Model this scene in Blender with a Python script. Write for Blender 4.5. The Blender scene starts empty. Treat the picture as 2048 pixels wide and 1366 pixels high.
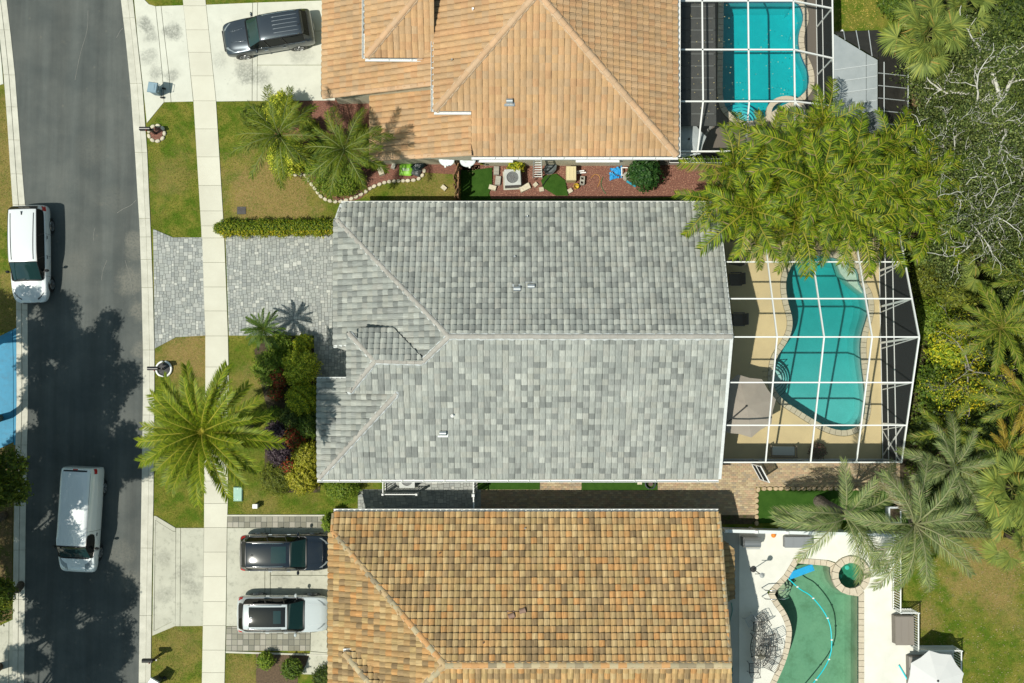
import bpy, bmesh, math, random
import numpy as np
from mathutils import Vector, Matrix, noise as mnoise
from mathutils.geometry import tessellate_polygon
random.seed(7); rng = np.random.default_rng(7)
R = math.radians
SC = bpy.context.scene
COL = SC.collection

# ---------------------------------------------------------------- camera, sky, sun
H = 57.0; F = 2166.0; TILT = math.atan(117 / F)
CT, ST = math.cos(TILT), math.sin(TILT)
cam = bpy.data.cameras.new('camera'); camo = bpy.data.objects.new('camera', cam); COL.objects.link(camo)
camo.location = (0, 0, H); camo.rotation_euler = (TILT, 0, 0)
cam.sensor_width = 36; cam.lens = 36 * F / 2048; cam.clip_start = 1; cam.clip_end = 1000
SC.camera = camo
SUNV = Vector((-0.45, -0.29, 1)).normalized()
ELEV = math.asin(SUNV.z); AZ = math.atan2(SUNV.x, SUNV.y)
sd = bpy.data.lights.new('sun', 'SUN'); sd.energy = 4.6; sd.angle = R(0.53); sd.color = (1, .96, .85)
so = bpy.data.objects.new('sun', sd); COL.objects.link(so)
so.rotation_euler = SUNV.to_track_quat('Z', 'Y').to_euler(); so.location = (0, 0, 80)
W = bpy.data.worlds.new('World'); SC.world = W; W.use_nodes = True
wn = W.node_tree; wn.nodes.clear()
wo = wn.nodes.new('ShaderNodeOutputWorld'); bg = wn.nodes.new('ShaderNodeBackground')
sky = wn.nodes.new('ShaderNodeTexSky'); sky.sky_type = 'NISHITA'; sky.sun_disc = False
sky.sun_elevation = ELEV; sky.sun_rotation = AZ % (2 * math.pi); sky.air_density = 1.0; sky.dust_density = 1.2; sky.ozone_density = 1.2
# broken fair-weather cloud, as the car roofs mirror it in the photograph
tcw = wn.nodes.new('ShaderNodeTexCoord'); sepw = wn.nodes.new('ShaderNodeSeparateXYZ'); wn.links.new(tcw.outputs['Generated'], sepw.inputs[0])
dv = wn.nodes.new('ShaderNodeVectorMath'); dv.operation = 'DIVIDE'
mx = wn.nodes.new('ShaderNodeMath'); mx.operation = 'MAXIMUM'; mx.inputs[1].default_value = .12; wn.links.new(sepw.outputs['Z'], mx.inputs[0])
cmb = wn.nodes.new('ShaderNodeCombineXYZ')
for k in range(3): wn.links.new(mx.outputs[0], cmb.inputs[k])
wn.links.new(tcw.outputs['Generated'], dv.inputs[0]); wn.links.new(cmb.outputs[0], dv.inputs[1])
wnz = wn.nodes.new('ShaderNodeTexNoise'); wnz.inputs['Scale'].default_value = 2.6; wnz.inputs['Detail'].default_value = 6; wnz.inputs['Roughness'].default_value = .6
wn.links.new(dv.outputs[0], wnz.inputs['Vector'])
wr = wn.nodes.new('ShaderNodeMapRange'); wr.inputs[1].default_value = .5; wr.inputs[2].default_value = .7; wr.inputs[3].default_value = 0; wr.inputs[4].default_value = .75
wn.links.new(wnz.outputs['Fac'], wr.inputs[0])
wm = wn.nodes.new('ShaderNodeMix'); wm.data_type = 'RGBA'; wm.inputs['B'].default_value = (6.5, 6.7, 6.9, 1)
wn.links.new(wr.outputs[0], wm.inputs['Factor']); wn.links.new(sky.outputs[0], wm.inputs['A'])
wtint = wn.nodes.new('ShaderNodeMix'); wtint.data_type = 'RGBA'; wtint.blend_type = 'MULTIPLY'; wtint.inputs['Factor'].default_value = 1; wtint.inputs['B'].default_value = (.87, 1.02, .86, 1)
wn.links.new(wm.outputs['Result'], wtint.inputs['A']); wn.links.new(wtint.outputs['Result'], bg.inputs[0]); bg.inputs[1].default_value = .105
wn.links.new(bg.outputs[0], wo.inputs[0])
vs = SC.view_settings; vs.view_transform = 'Standard'; vs.look = 'None'; vs.gamma = 1; vs.use_curve_mapping = False; vs.exposure = 0.0
SC.cycles.max_bounces = 8; SC.cycles.transparent_max_bounces = 24; SC.cycles.use_denoising = True
SC.cycles.caustics_reflective = False; SC.cycles.caustics_refractive = False; SC.cycles.sample_clamp_indirect = 6

# ---------------------------------------------------------------- photo geometry
def ray(px, py):
    x = (px - 1024) / F; y = -(py - 683) / F
    return Vector((x, y * CT + ST, y * ST - CT))
def P(px, py, z=0.0):
    d = ray(px, py); t = (z - H) / d.z
    return Vector((0, 0, H)) + d * t
def PL(pt, n, px, py):
    d = ray(px, py); o = Vector((0, 0, H)); t = (pt - o).dot(n) / d.dot(n)
    return o + d * t
def pts(l, z=0.0): return [P(a, b, z) for a, b in l]

# ---------------------------------------------------------------- object helpers
def tag(o, label=None, cat=None, group=None, kind=None):
    if label: o['label'] = label
    if cat: o['category'] = cat
    if group: o['group'] = group
    if kind: o['kind'] = kind
    return o
def thing(name, label, cat, loc=(0, 0, 0), rz=0.0, group=None, kind=None):
    o = bpy.data.objects.new(name, None); COL.objects.link(o); o.empty_display_size = .3
    o.location = loc; o.rotation_euler = (0, 0, rz)
    return tag(o, label, cat, group, kind)
def link(name, me, parent=None, mtx=None):
    o = bpy.data.objects.new(name, me); COL.objects.link(o)
    if parent is not None: o.parent = parent
    if mtx is not None: o.matrix_local = mtx
    return o
def copy_tree(o, parent=None):
    c = o.copy(); COL.objects.link(c)
    if parent is not None: c.parent = parent
    for ch in o.children: copy_tree(ch, c)
    return c

class MB:
    def __init__(s): s.v = []; s.f = []; s.c = []; s.uv = None
    def add(s, vs, fs, col=None):
        b = len(s.v); s.v += [tuple(p) for p in vs]; s.f += [tuple(b + i for i in f) for f in fs]
        s.c += [col if col else (1, 1, 1)] * len(vs); return s
    def box(s, c, d, rz=0.0, col=None, M=None, taper=1.0):
        x, y, z = d[0] / 2, d[1] / 2, d[2] / 2; co, si = math.cos(rz), math.sin(rz); vs = []
        for sz in (-1, 1):
            k = taper if sz > 0 else 1
            for sx, sy in ((-1, -1), (1, -1), (1, 1), (-1, 1)):
                a, b = sx * x * k, sy * y * k; p = Vector((a * co - b * si, a * si + b * co, sz * z)) + Vector(c)
                vs.append(M @ p if M else p)
        return s.add(vs, [(3, 2, 1, 0), (4, 5, 6, 7), (0, 1, 5, 4), (1, 2, 6, 5), (2, 3, 7, 6), (3, 0, 4, 7)], col)
    def beam(s, a, b, w, h, col=None, up=Vector((0, 0, 1))):
        a = Vector(a); b = Vector(b); d = (b - a); L = d.length
        if L < 1e-5: return s
        d /= L; sd_ = d.cross(up)
        if sd_.length < 1e-3: sd_ = d.cross(Vector((0, 1, 0)))
        sd_.normalize(); u = sd_.cross(d)
        vs = [p + sd_ * (i * w / 2) + u * (j * h / 2) for p in (a, b) for i, j in ((-1, -1), (1, -1), (1, 1), (-1, 1))]
        return s.add(vs, [(3, 2, 1, 0), (4, 5, 6, 7), (0, 1, 5, 4), (1, 2, 6, 5), (2, 3, 7, 6), (3, 0, 4, 7)], col)
    def tube(s, path, r, n=8, col=None, cap=True, close=False):
        path = [Vector(p) for p in path]; m = len(path)
        rr = r if isinstance(r, (list, tuple)) else [r] * m; vs = []; fs = []; ref = None
        for i, p in enumerate(path):
            if close: d = path[(i + 1) % m] - path[i - 1]
            else: d = path[min(i + 1, m - 1)] - path[max(i - 1, 0)]
            if d.length < 1e-7: d = Vector((0, 0, 1))
            d.normalize()
            if ref is None: ref = Vector((1, 0, 0)) if abs(d.x) < .8 else Vector((0, 1, 0))
            a = d.cross(ref).normalized(); b = d.cross(a); ref = -b if False else ref
            for k in range(n):
                t = 2 * math.pi * k / n; vs.append(p + a * (math.cos(t) * rr[i]) + b * (math.sin(t) * rr[i]))
        for i in range(m if close else m - 1):
            j = (i + 1) % m
            for k in range(n):
                l = (k + 1) % n; fs.append((i * n + k, i * n + l, j * n + l, j * n + k))
        if cap and not close:
            fs.append(tuple(range(n - 1, -1, -1))); fs.append(tuple((m - 1) * n + k for k in range(n)))
        return s.add(vs, fs, col)
    def cyl(s, c, r, h, n=16, col=None, r2=None):
        c = Vector(c); return s.tube([c, c + Vector((0, 0, h))], [r, r if r2 is None else r2], n, col)
    def lathe(s, c, prof, n=16, col=None, sx=1, sy=1):
        c = Vector(c); vs = []; fs = []
        for r, z in prof:
            for k in range(n):
                t = 2 * math.pi * k / n; vs.append(c + Vector((r * math.cos(t) * sx, r * math.sin(t) * sy, z)))
        for i in range(len(prof) - 1):
            for k in range(n):
                l = (k + 1) % n; fs.append((i * n + k, i * n + l, (i + 1) * n + l, (i + 1) * n + k))
        if prof[0][0] > 1e-4: fs.append(tuple(range(n - 1, -1, -1)))
        if prof[-1][0] > 1e-4: fs.append(tuple((len(prof) - 1) * n + k for k in range(n)))
        return s.add(vs, fs, col)
    def prism(s, poly, z0, z1, col=None, holes=(), bottom=True):
        """poly: list of xy(z) points"""
        loops = [[Vector((p[0], p[1], 0)) for p in poly]] + [[Vector((p[0], p[1], 0)) for p in h] for h in holes]
        tr = tessellate_polygon(loops); flat = [p for l in loops for p in l]; n = len(flat)
        vs = [Vector((p.x, p.y, z1)) for p in flat] + ([Vector((p.x, p.y, z0)) for p in flat] if z0 is not None else [])
        fs = []
        for t in tr:
            a, b, c = (flat[i] for i in t)
            if (b - a).cross(c - a).z < 0: t = (t[0], t[2], t[1])
            fs.append(tuple(t))
            if z0 is not None and bottom: fs.append((t[0] + n, t[2] + n, t[1] + n))
        if z0 is not None:
            b = 0
            for l in loops:
                m = len(l)
                for i in range(m):
                    j = (i + 1) % m; fs.append((b + i, b + j, b + j + n, b + i + n))
                b += m
        return s.add(vs, fs, col)
    def arrays(s, V, Fq, col):
        b = len(s.v); s.v += [tuple(x) for x in V]; s.f += [tuple(int(b + i) for i in f) for f in Fq]; s.c += [tuple(c) for c in col]
        return s
    def build(s, name, m, parent=None, smooth=False, off=None, fixn=False):
        me = bpy.data.meshes.new(name)
        V = s.v
        if off is not None: V = [(p[0] - off[0], p[1] - off[1], p[2] - off[2]) for p in V]
        me.from_pydata(V, [], s.f)
        if fixn:
            bm = bmesh.new(); bm.from_mesh(me); bmesh.ops.recalc_face_normals(bm, faces=bm.faces); bm.to_mesh(me); bm.free()
        ca = me.color_attributes.new('Col', 'FLOAT_COLOR', 'POINT')
        arr = np.ones((len(s.c), 4), np.float32); arr[:, :3] = np.array(s.c, np.float32).reshape(-1, 3); ca.data.foreach_set('color', arr.ravel())
        if s.uv is not None:
            uvl = me.uv_layers.new(name='UVMap'); li = np.zeros(len(me.loops), np.int32); me.loops.foreach_get('vertex_index', li)
            uvl.data.foreach_set('uv', np.array(s.uv, np.float32)[li].ravel())
        if m is not None: me.materials.append(m)
        if smooth: me.polygons.foreach_set('use_smooth', [True] * len(me.polygons))
        me.update()
        return link(name, me, parent)

def quads(name, V, col, m, parent=None, nv=4, uv=None):
    """V (n,nv,3) float array: one face per entry"""
    n = V.shape[0]; me = bpy.data.meshes.new(name)
    me.vertices.add(n * nv); me.vertices.foreach_set('co', V.astype(np.float32).ravel())
    me.loops.add(n * nv); me.loops.foreach_set('vertex_index', np.arange(n * nv, dtype=np.int32))
    me.polygons.add(n); me.polygons.foreach_set('loop_start', np.arange(0, n * nv, nv, dtype=np.int32)); me.polygons.foreach_set('loop_total', np.full(n, nv, np.int32))
    ca = me.color_attributes.new('Col', 'FLOAT_COLOR', 'POINT'); a = np.ones((n, nv, 4), np.float32); a[:, :, :3] = col[:, None, :]
    ca.data.foreach_set('color', a.ravel()); me.materials.append(m); me.update(calc_edges=True); me.validate()
    return link(name, me, parent)

# ---------------------------------------------------------------- materials
MC = {}
def nd(nt, t, **k):
    n = nt.nodes.new(t)
    for a, b in k.items():
        if a in n.inputs: n.inputs[a].default_value = b
        else: setattr(n, a, b)
    return n
def M(name, c1, c2=None, scale=3.0, rough=.8, bump=0.0, bscale=40, metal=0.0, attr=False, grain=0.0, gscale=60, spec=.5, coat=0.0,
      contrast=(.35, .65), translucent=0.0, streak=None, extra=None, detail=6, randobj=0.0, stain=None):
    if name in MC: return MC[name]
    m = bpy.data.materials.new(name); m.use_nodes = True; nt = m.node_tree; nt.nodes.clear(); L = nt.links.new
    out = nd(nt, 'ShaderNodeOutputMaterial'); b = nd(nt, 'ShaderNodeBsdfPrincipled', Roughness=rough, Metallic=metal)
    b.inputs['Specular IOR Level'].default_value = spec
    if coat: b.inputs['Coat Weight'].default_value = coat; b.inputs['Coat Roughness'].default_value = .04
    geo = nd(nt, 'ShaderNodeNewGeometry'); pos = geo.outputs['Position']
    c = None
    if c2 is not None:
        n1 = nd(nt, 'ShaderNodeTexNoise', Scale=scale, Detail=detail, Roughness=.6); L(pos, n1.inputs['Vector'])
        mr = nd(nt, 'ShaderNodeMapRange'); mr.inputs[1].default_value, mr.inputs[2].default_value = contrast; L(n1.outputs['Fac'], mr.inputs[0])
        mix = nd(nt, 'ShaderNodeMix', data_type='RGBA'); mix.inputs['A'].default_value = (*c1, 1); mix.inputs['B'].default_value = (*c2, 1)
        L(mr.outputs[0], mix.inputs['Factor']); c = mix.outputs['Result']
    else:
        rgb = nd(nt, 'ShaderNodeRGB'); rgb.outputs[0].default_value = (*c1, 1); c = rgb.outputs[0]
    def mul(c, fac_out):
        mm = nd(nt, 'ShaderNodeMix', data_type='RGBA', blend_type='MULTIPLY'); mm.inputs['Factor'].default_value = 1
        L(c, mm.inputs['A']); L(fac_out, mm.inputs['B']); return mm.outputs['Result']
    if stain:  # (colour, scale, lo, hi): blotches of another colour
        n3 = nd(nt, 'ShaderNodeTexNoise', Scale=stain[1], Detail=8, Roughness=.72); L(pos, n3.inputs['Vector'])
        m3 = nd(nt, 'ShaderNodeMapRange'); m3.inputs[1].default_value = stain[2]; m3.inputs[2].default_value = stain[3]; L(n3.outputs['Fac'], m3.inputs[0])
        x3 = nd(nt, 'ShaderNodeMix', data_type='RGBA'); L(c, x3.inputs['A']); x3.inputs['B'].default_value = (*stain[0], 1); L(m3.outputs[0], x3.inputs['Factor']); c = x3.outputs['Result']
    if attr:
        at = nd(nt, 'ShaderNodeAttribute', attribute_name='Col'); c = mul(c, at.outputs['Color'])
    if grain:
        n2 = nd(nt, 'ShaderNodeTexNoise', Scale=gscale, Detail=3, Roughness=.7); L(pos, n2.inputs['Vector'])
        g = nd(nt, 'ShaderNodeMapRange'); g.inputs[1].default_value = .3; g.inputs[2].default_value = .7; g.inputs[3].default_value = 1 - grain; g.inputs[4].default_value = 1 + grain
        L(n2.outputs['Fac'], g.inputs[0]); c = mul(c, g.outputs[0])
    if streak:  # uv streaks along v
        uv = nd(nt, 'ShaderNodeUVMap', uv_map='UVMap'); oi = nd(nt, 'ShaderNodeObjectInfo')
        off = nd(nt, 'ShaderNodeVectorMath', operation='MULTIPLY_ADD'); off.inputs[1].default_value = (streak[0], streak[1], 1); L(uv.outputs[0], off.inputs[0])
        sc_ = nd(nt, 'ShaderNodeMath', operation='MULTIPLY'); sc_.inputs[1].default_value = 731.0; L(oi.outputs['Random'], sc_.inputs[0]); L(sc_.outputs[0], off.inputs[2])
        n4 = nd(nt, 'ShaderNodeTexNoise', Scale=1, Detail=3, Roughness=.6); L(off.outputs[0], n4.inputs['Vector'])
        g4 = nd(nt, 'ShaderNodeMapRange'); g4.inputs[1].default_value = .3; g4.inputs[2].default_value = .7; g4.inputs[3].default_value = 1 - streak[2]; g4.inputs[4].default_value = 1 + streak[2]
        L(n4.outputs['Fac'], g4.inputs[0]); c = mul(c, g4.outputs[0])
    if randobj:
        oi = nd(nt, 'ShaderNodeObjectInfo'); g5 = nd(nt, 'ShaderNodeMapRange'); g5.inputs[3].default_value = 1 - randobj; g5.inputs[4].default_value = 1 + randobj
        L(oi.outputs['Random'], g5.inputs[0]); c = mul(c, g5.outputs[0])
    if extra: c = extra(nt, L, c, pos)
    L(c, b.inputs['Base Color'])
    if bump:
        nb = nd(nt, 'ShaderNodeTexNoise', Scale=bscale, Detail=5, Roughness=.65); L(pos, nb.inputs['Vector'])
        bp = nd(nt, 'ShaderNodeBump', Strength=bump, Distance=.03); L(nb.outputs['Fac'], bp.inputs['Height']); L(bp.outputs[0], b.inputs['Normal'])
    sh = b.outputs[0]
    if translucent:
        tr = nd(nt, 'ShaderNodeBsdfTranslucent'); tm = nd(nt, 'ShaderNodeMix', data_type='RGBA', blend_type='MULTIPLY'); tm.inputs['Factor'].default_value = 1
        L(c, tm.inputs['A']); tm.inputs['B'].default_value = (1.5, 1.5, .6, 1); L(tm.outputs['Result'], tr.inputs['Color'])
        ms = nd(nt, 'ShaderNodeMixShader'); ms.inputs[0].default_value = translucent; L(sh, ms.inputs[1]); L(tr.outputs[0], ms.inputs[2]); sh = ms.outputs[0]
    L(sh, out.inputs['Surface']); MC[name] = m
    return m

def screen_mat(name, dens, col=(.02, .022, .022), powr=1.6):
    """insect screen: woven threads, so it closes up as it is seen more edge-on"""
    m = bpy.data.materials.new(name); m.use_nodes = True; nt = m.node_tree; nt.nodes.clear(); L = nt.links.new
    out = nd(nt, 'ShaderNodeOutputMaterial'); df = nd(nt, 'ShaderNodeBsdfDiffuse'); df.inputs[0].default_value = (*col, 1); tp = nd(nt, 'ShaderNodeBsdfTransparent')
    g = nd(nt, 'ShaderNodeNewGeometry'); dt = nd(nt, 'ShaderNodeVectorMath', operation='DOT_PRODUCT'); L(g.outputs['Normal'], dt.inputs[0]); L(g.outputs['Incoming'], dt.inputs[1])
    ab = nd(nt, 'ShaderNodeMath', operation='ABSOLUTE'); L(dt.outputs['Value'], ab.inputs[0])
    mxx = nd(nt, 'ShaderNodeMath', operation='MAXIMUM'); mxx.inputs[1].default_value = .08; L(ab.outputs[0], mxx.inputs[0])
    pw = nd(nt, 'ShaderNodeMath', operation='POWER'); pw.inputs[1].default_value = -powr; L(mxx.outputs[0], pw.inputs[0])
    mu = nd(nt, 'ShaderNodeMath', operation='MULTIPLY', use_clamp=True); mu.inputs[1].default_value = dens; L(pw.outputs[0], mu.inputs[0])
    ms = nd(nt, 'ShaderNodeMixShader'); L(mu.outputs[0], ms.inputs[0]); L(tp.outputs[0], ms.inputs[1]); L(df.outputs[0], ms.inputs[2]); L(ms.outputs[0], out.inputs[0])
    return m
def water_mat(name, tint, ripple=.25, rs=3.0, rings=None):
    m = bpy.data.materials.new(name); m.use_nodes = True; nt = m.node_tree; nt.nodes.clear(); L = nt.links.new
    out = nd(nt, 'ShaderNodeOutputMaterial'); tp = nd(nt, 'ShaderNodeBsdfTransparent'); tp.inputs[0].default_value = (1, 1, 1, 1)
    va = nd(nt, 'ShaderNodeVolumeAbsorption', Density=2.0); va.inputs[0].default_value = (1 - tint[0] / 2, 1 - tint[1] / 2, 1 - tint[2] / 2, 1); L(va.outputs[0], out.inputs['Volume'])
    gl = nd(nt, 'ShaderNodeBsdfGlossy'); gl.inputs['Roughness'].default_value = .03
    geo = nd(nt, 'ShaderNodeNewGeometry')
    nb = nd(nt, 'ShaderNodeTexNoise', Scale=rs, Detail=4, Roughness=.55, Distortion=1.2); L(geo.outputs['Position'], nb.inputs['Vector'])
    bp = nd(nt, 'ShaderNodeBump', Strength=ripple, Distance=.03); L(nb.outputs['Fac'], bp.inputs['Height']); last = bp
    for (cx, cy, amp, rad) in (rings or []):
        sb = nd(nt, 'ShaderNodeVectorMath', operation='SUBTRACT'); sb.inputs[1].default_value = (cx, cy, 0); L(geo.outputs['Position'], sb.inputs[0])
        ln = nd(nt, 'ShaderNodeVectorMath', operation='LENGTH'); L(sb.outputs[0], ln.inputs[0])
        sn = nd(nt, 'ShaderNodeMath', operation='MULTIPLY'); sn.inputs[1].default_value = 42; L(ln.outputs['Value'], sn.inputs[0])
        s2 = nd(nt, 'ShaderNodeMath', operation='SINE'); L(sn.outputs[0], s2.inputs[0])
        fo = nd(nt, 'ShaderNodeMapRange'); fo.inputs[1].default_value = 0; fo.inputs[2].default_value = rad; fo.inputs[3].default_value = amp; fo.inputs[4].default_value = 0; L(ln.outputs['Value'], fo.inputs[0])
        mm = nd(nt, 'ShaderNodeMath', operation='MULTIPLY'); L(s2.outputs[0], mm.inputs[0]); L(fo.outputs[0], mm.inputs[1])
        b2 = nd(nt, 'ShaderNodeBump', Strength=.6, Distance=.02); L(mm.outputs[0], b2.inputs['Height']); L(last.outputs[0], b2.inputs['Normal']); last = b2
    L(last.outputs[0], gl.inputs['Normal'])
    fr = nd(nt, 'ShaderNodeFresnel', IOR=1.33); L(last.outputs[0], fr.inputs['Normal'])
    ms = nd(nt, 'ShaderNodeMixShader'); L(fr.outputs[0], ms.inputs[0]); L(tp.outputs[0], ms.inputs[1]); L(gl.outputs[0], ms.inputs[2]); L(ms.outputs[0], out.inputs[0])
    return m

def spots_extra(spots, dry):
    """dry patches of turf at their own places (centre, radius)"""
    def f(nt, L, c, pos):
        nz = nd(nt, 'ShaderNodeTexNoise', Scale=1.1, Detail=6, Roughness=.7); L(pos, nz.inputs['Vector'])
        for (x, y, r, s) in spots:
            sb = nd(nt, 'ShaderNodeVectorMath', operation='SUBTRACT'); sb.inputs[1].default_value = (x, y, 0); L(pos, sb.inputs[0])
            ln = nd(nt, 'ShaderNodeVectorMath', operation='LENGTH'); L(sb.outputs[0], ln.inputs[0])
            ad = nd(nt, 'ShaderNodeMath', operation='MULTIPLY_ADD'); ad.inputs[1].default_value = r * 2.6; ad.inputs[2].default_value = -r * 1.3; L(nz.outputs['Fac'], ad.inputs[0])
            a2 = nd(nt, 'ShaderNodeMath', operation='ADD'); L(ln.outputs['Value'], a2.inputs[0]); L(ad.outputs[0], a2.inputs[1])
            mr = nd(nt, 'ShaderNodeMapRange'); mr.inputs[1].default_value = r * 1.15; mr.inputs[2].default_value = r * .55; mr.inputs[3].default_value = 0; mr.inputs[4].default_value = s; L(a2.outputs[0], mr.inputs[0])
            n5 = nd(nt, 'ShaderNodeTexNoise', Scale=9, Detail=6, Roughness=.75); L(pos, n5.inputs['Vector'])
            m5 = nd(nt, 'ShaderNodeMapRange'); m5.inputs[1].default_value = .3; m5.inputs[2].default_value = .55; L(n5.outputs['Fac'], m5.inputs[0])
            mm = nd(nt, 'ShaderNodeMath', operation='MULTIPLY'); L(mr.outputs[0], mm.inputs[0]); L(m5.outputs[0], mm.inputs[1])
            x = nd(nt, 'ShaderNodeMix', data_type='RGBA'); L(c, x.inputs['A']); x.inputs['B'].default_value = (*dry, 1); L(mm.outputs[0], x.inputs['Factor']); c = x.outputs['Result']
        return c
    return f
def gp(px, py): p = P(px, py); return (p.x, p.y)
SCUFF = [(*gp(a, b), r, s) for a, b, r, s in [(292, 50, .45, .8), (300, 75, .4, .6), (345, 62, .5, .8), (298, 112, .5, .5), (312, 145, .45, .6), (346, 150, .4, .6), (490, 140, .7, .7), (520, 155, .6, .6), (440, 125, .5, .35), (600, 115, .6, .4), (375, 1145, .6, .5), (385, 1180, .5, .5), (330, 1120, .5, .4), (330, 1190, .5, .4), (500, 1110, .6, .4), (560, 1150, .6, .35)]]
WORN = [(*gp(a, b), r, s) for a, b, r, s in [(262, 560, .8, .7), (278, 620, .6, .7), (270, 500, .6, .5), (280, 700, .5, .6), (150, 530, .9, .25), (230, 400, .8, .2), (180, 300, .9, .18), (240, 1110, .8, .4), (262, 1160, .7, .5), (270, 480, .5, .5)]]
DRY = [(*gp(a, b), r, s) for a, b, r, s in [(545, 395, 3.0, .95), (375, 715, 1.6, .9), (350, 350, 1.2, .45), (10, 330, 4, .7), (500, 770, 1.2, .5), (1975, 1135, 2.3, .85), (1850, 1235, .9, .7), (2020, 1230, 1.2, .4), (1790, 1180, .6, .8), (860, 385, 2.0, .6), (350, 1300, 1.6, .5), (480, 1345, 1.2, .6), (10, 980, 4, .8), (20, 620, 2, .7), (520, 1010, 1.0, .4)]]
GRASS = M('grass_turf', (.078, .13, .011), (.20, .185, .035), 1.4, contrast=(.40, .60), rough=.95, bump=.6, bscale=60, grain=.35, gscale=35, spec=.1,
          extra=spots_extra(DRY, (.27, .185, .075)), stain=((.045, .085, .008), .7, .52, .75))
BLADE = M('grass_blade', (1, 1, 1), None, attr=True, rough=.8, spec=.15, translucent=.25)
CONC = M('concrete', (.60, .60, .52), (.54, .54, .465), 1.2, rough=.9, bump=.12, bscale=60, grain=.07, gscale=90, spec=.25, extra=spots_extra(SCUFF, (.20, .205, .18)), stain=((.36, .36, .31), 2.2, .60, .80))
CONC2 = M('concrete_old', (.50, .495, .41), (.43, .425, .35), .8, rough=.9, bump=.15, bscale=60, grain=.09, gscale=60, spec=.25, extra=spots_extra(SCUFF, (.20, .20, .17)), stain=((.27, .27, .22), 3.2, .53, .76))
CONCW = M('walk_concrete', (.60, .585, .49), (.54, .52, .43), .5, rough=.9, bump=.1, bscale=60, grain=.05, gscale=80, spec=.25, randobj=.05)
KERB = M('kerb_concrete', (.57, .555, .475), (.46, .45, .38), 1.5, rough=.9, bump=.12, bscale=50, grain=.08, gscale=60, spec=.25, randobj=.04)
def asph_extra(nt, L, c, pos):
    mp = nd(nt, 'ShaderNodeMapping'); mp.inputs['Scale'].default_value = (1.1, .05, 1); L(pos, mp.inputs['Vector'])
    nz = nd(nt, 'ShaderNodeTexNoise', Scale=1.3, Detail=4, Roughness=.6); L(mp.outputs[0], nz.inputs['Vector'])
    g = nd(nt, 'ShaderNodeMapRange'); g.inputs[1].default_value = .35; g.inputs[2].default_value = .65; g.inputs[3].default_value = .85; g.inputs[4].default_value = 1.18; L(nz.outputs['Fac'], g.inputs[0])
    mm = nd(nt, 'ShaderNodeMix', data_type='RGBA', blend_type='MULTIPLY'); mm.inputs['Factor'].default_value = 1; L(c, mm.inputs['A']); L(g.outputs[0], mm.inputs['B'])
    vo = nd(nt, 'ShaderNodeTexVoronoi', Scale=1.1); L(pos, vo.inputs['Vector']); r = nd(nt, 'ShaderNodeMapRange'); r.inputs[1].default_value = .10; r.inputs[2].default_value = .02; r.inputs[3].default_value = 0; r.inputs[4].default_value = .5; L(vo.outputs['Distance'], r.inputs[0])
    x = nd(nt, 'ShaderNodeMix', data_type='RGBA'); L(mm.outputs['Result'], x.inputs['A']); x.inputs['B'].default_value = (.15, .145, .12, 1); L(r.outputs[0], x.inputs['Factor'])
    return spots_extra(WORN, (.19, .185, .155))(nt, L, x.outputs['Result'], pos)
ASPH = M('asphalt', (.068, .078, .075), (.100, .108, .100), .55, rough=.85, bump=.35, bscale=180, grain=.18, gscale=120, spec=.35, extra=asph_extra, stain=((.15, .145, .12), .9, .62, .82))
MULCH = M('red_mulch', (.27, .125, .09), (.13, .065, .05), 14, rough=.95, bump=.9, bscale=45, grain=.4, gscale=50, spec=.1, stain=((.32, .22, .16), 9, .62, .74))
SOIL = M('dark_soil', (.055, .04, .028), (.10, .08, .05), 6, rough=.95, bump=.9, bscale=30, grain=.4, gscale=40, spec=.1, stain=((.04, .06, .012), 2, .5, .65))
TURF = M('artificial_turf', (.028, .075, .010), (.04, .095, .014), 3, rough=.9, bump=.5, bscale=120, grain=.2, gscale=80, spec=.1)
WHITE = M('white_metal', (.72, .73, .71), rough=.4, spec=.5)
WHITEP = M('white_plastic', (.78, .78, .76), rough=.5)
PAV = M('paver', (1, 1, 1), None, attr=True, rough=.88, bump=.15, bscale=80, grain=.10, gscale=70, spec=.25)
STONE = M('pale_stone', (.62, .57, .44), (.48, .43, .32), 9, rough=.9, bump=.3, bscale=40, grain=.08, spec=.25, randobj=.10)
WALLC = M('cream_stucco', (.60, .56, .42), (.52, .49, .37), 2, rough=.95, bump=.2, bscale=120, spec=.2)
WALLG = M('grey_stucco', (.5, .5, .47), (.43, .43, .41), 2, rough=.95, bump=.2, bscale=120, spec=.2)
DARKM = M('dark_metal', (.02, .021, .022), rough=.45)
BLACKP = M('black_plastic', (.012, .012, .013), rough=.35)
GLASSD = M('dark_glass', (.010, .022, .024), rough=.04, spec=.8)
LEAF = M('leaf', (1, 1, 1), None, attr=True, rough=.5, spec=.25, translucent=.28, grain=.12, gscale=9, randobj=.07)
FROND = M('frond_leaf', (1, 1, 1), None, attr=True, rough=.5, spec=.22, translucent=.30, randobj=.10)
BARK = M('palm_bark', (.19, .15, .11), (.09, .075, .06), 8, rough=.95, bump=.8, bscale=25, spec=.1)
PALEB = M('pale_bark', (.62, .61, .55), (.46, .45, .40), 5, rough=.9, bump=.4, bscale=20, spec=.2)
GREYM = M('grey_metal', (.35, .36, .36), rough=.45, metal=.6)
GALV = M('galvanised_metal', (.62, .64, .64), rough=.32, metal=.85)
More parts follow.
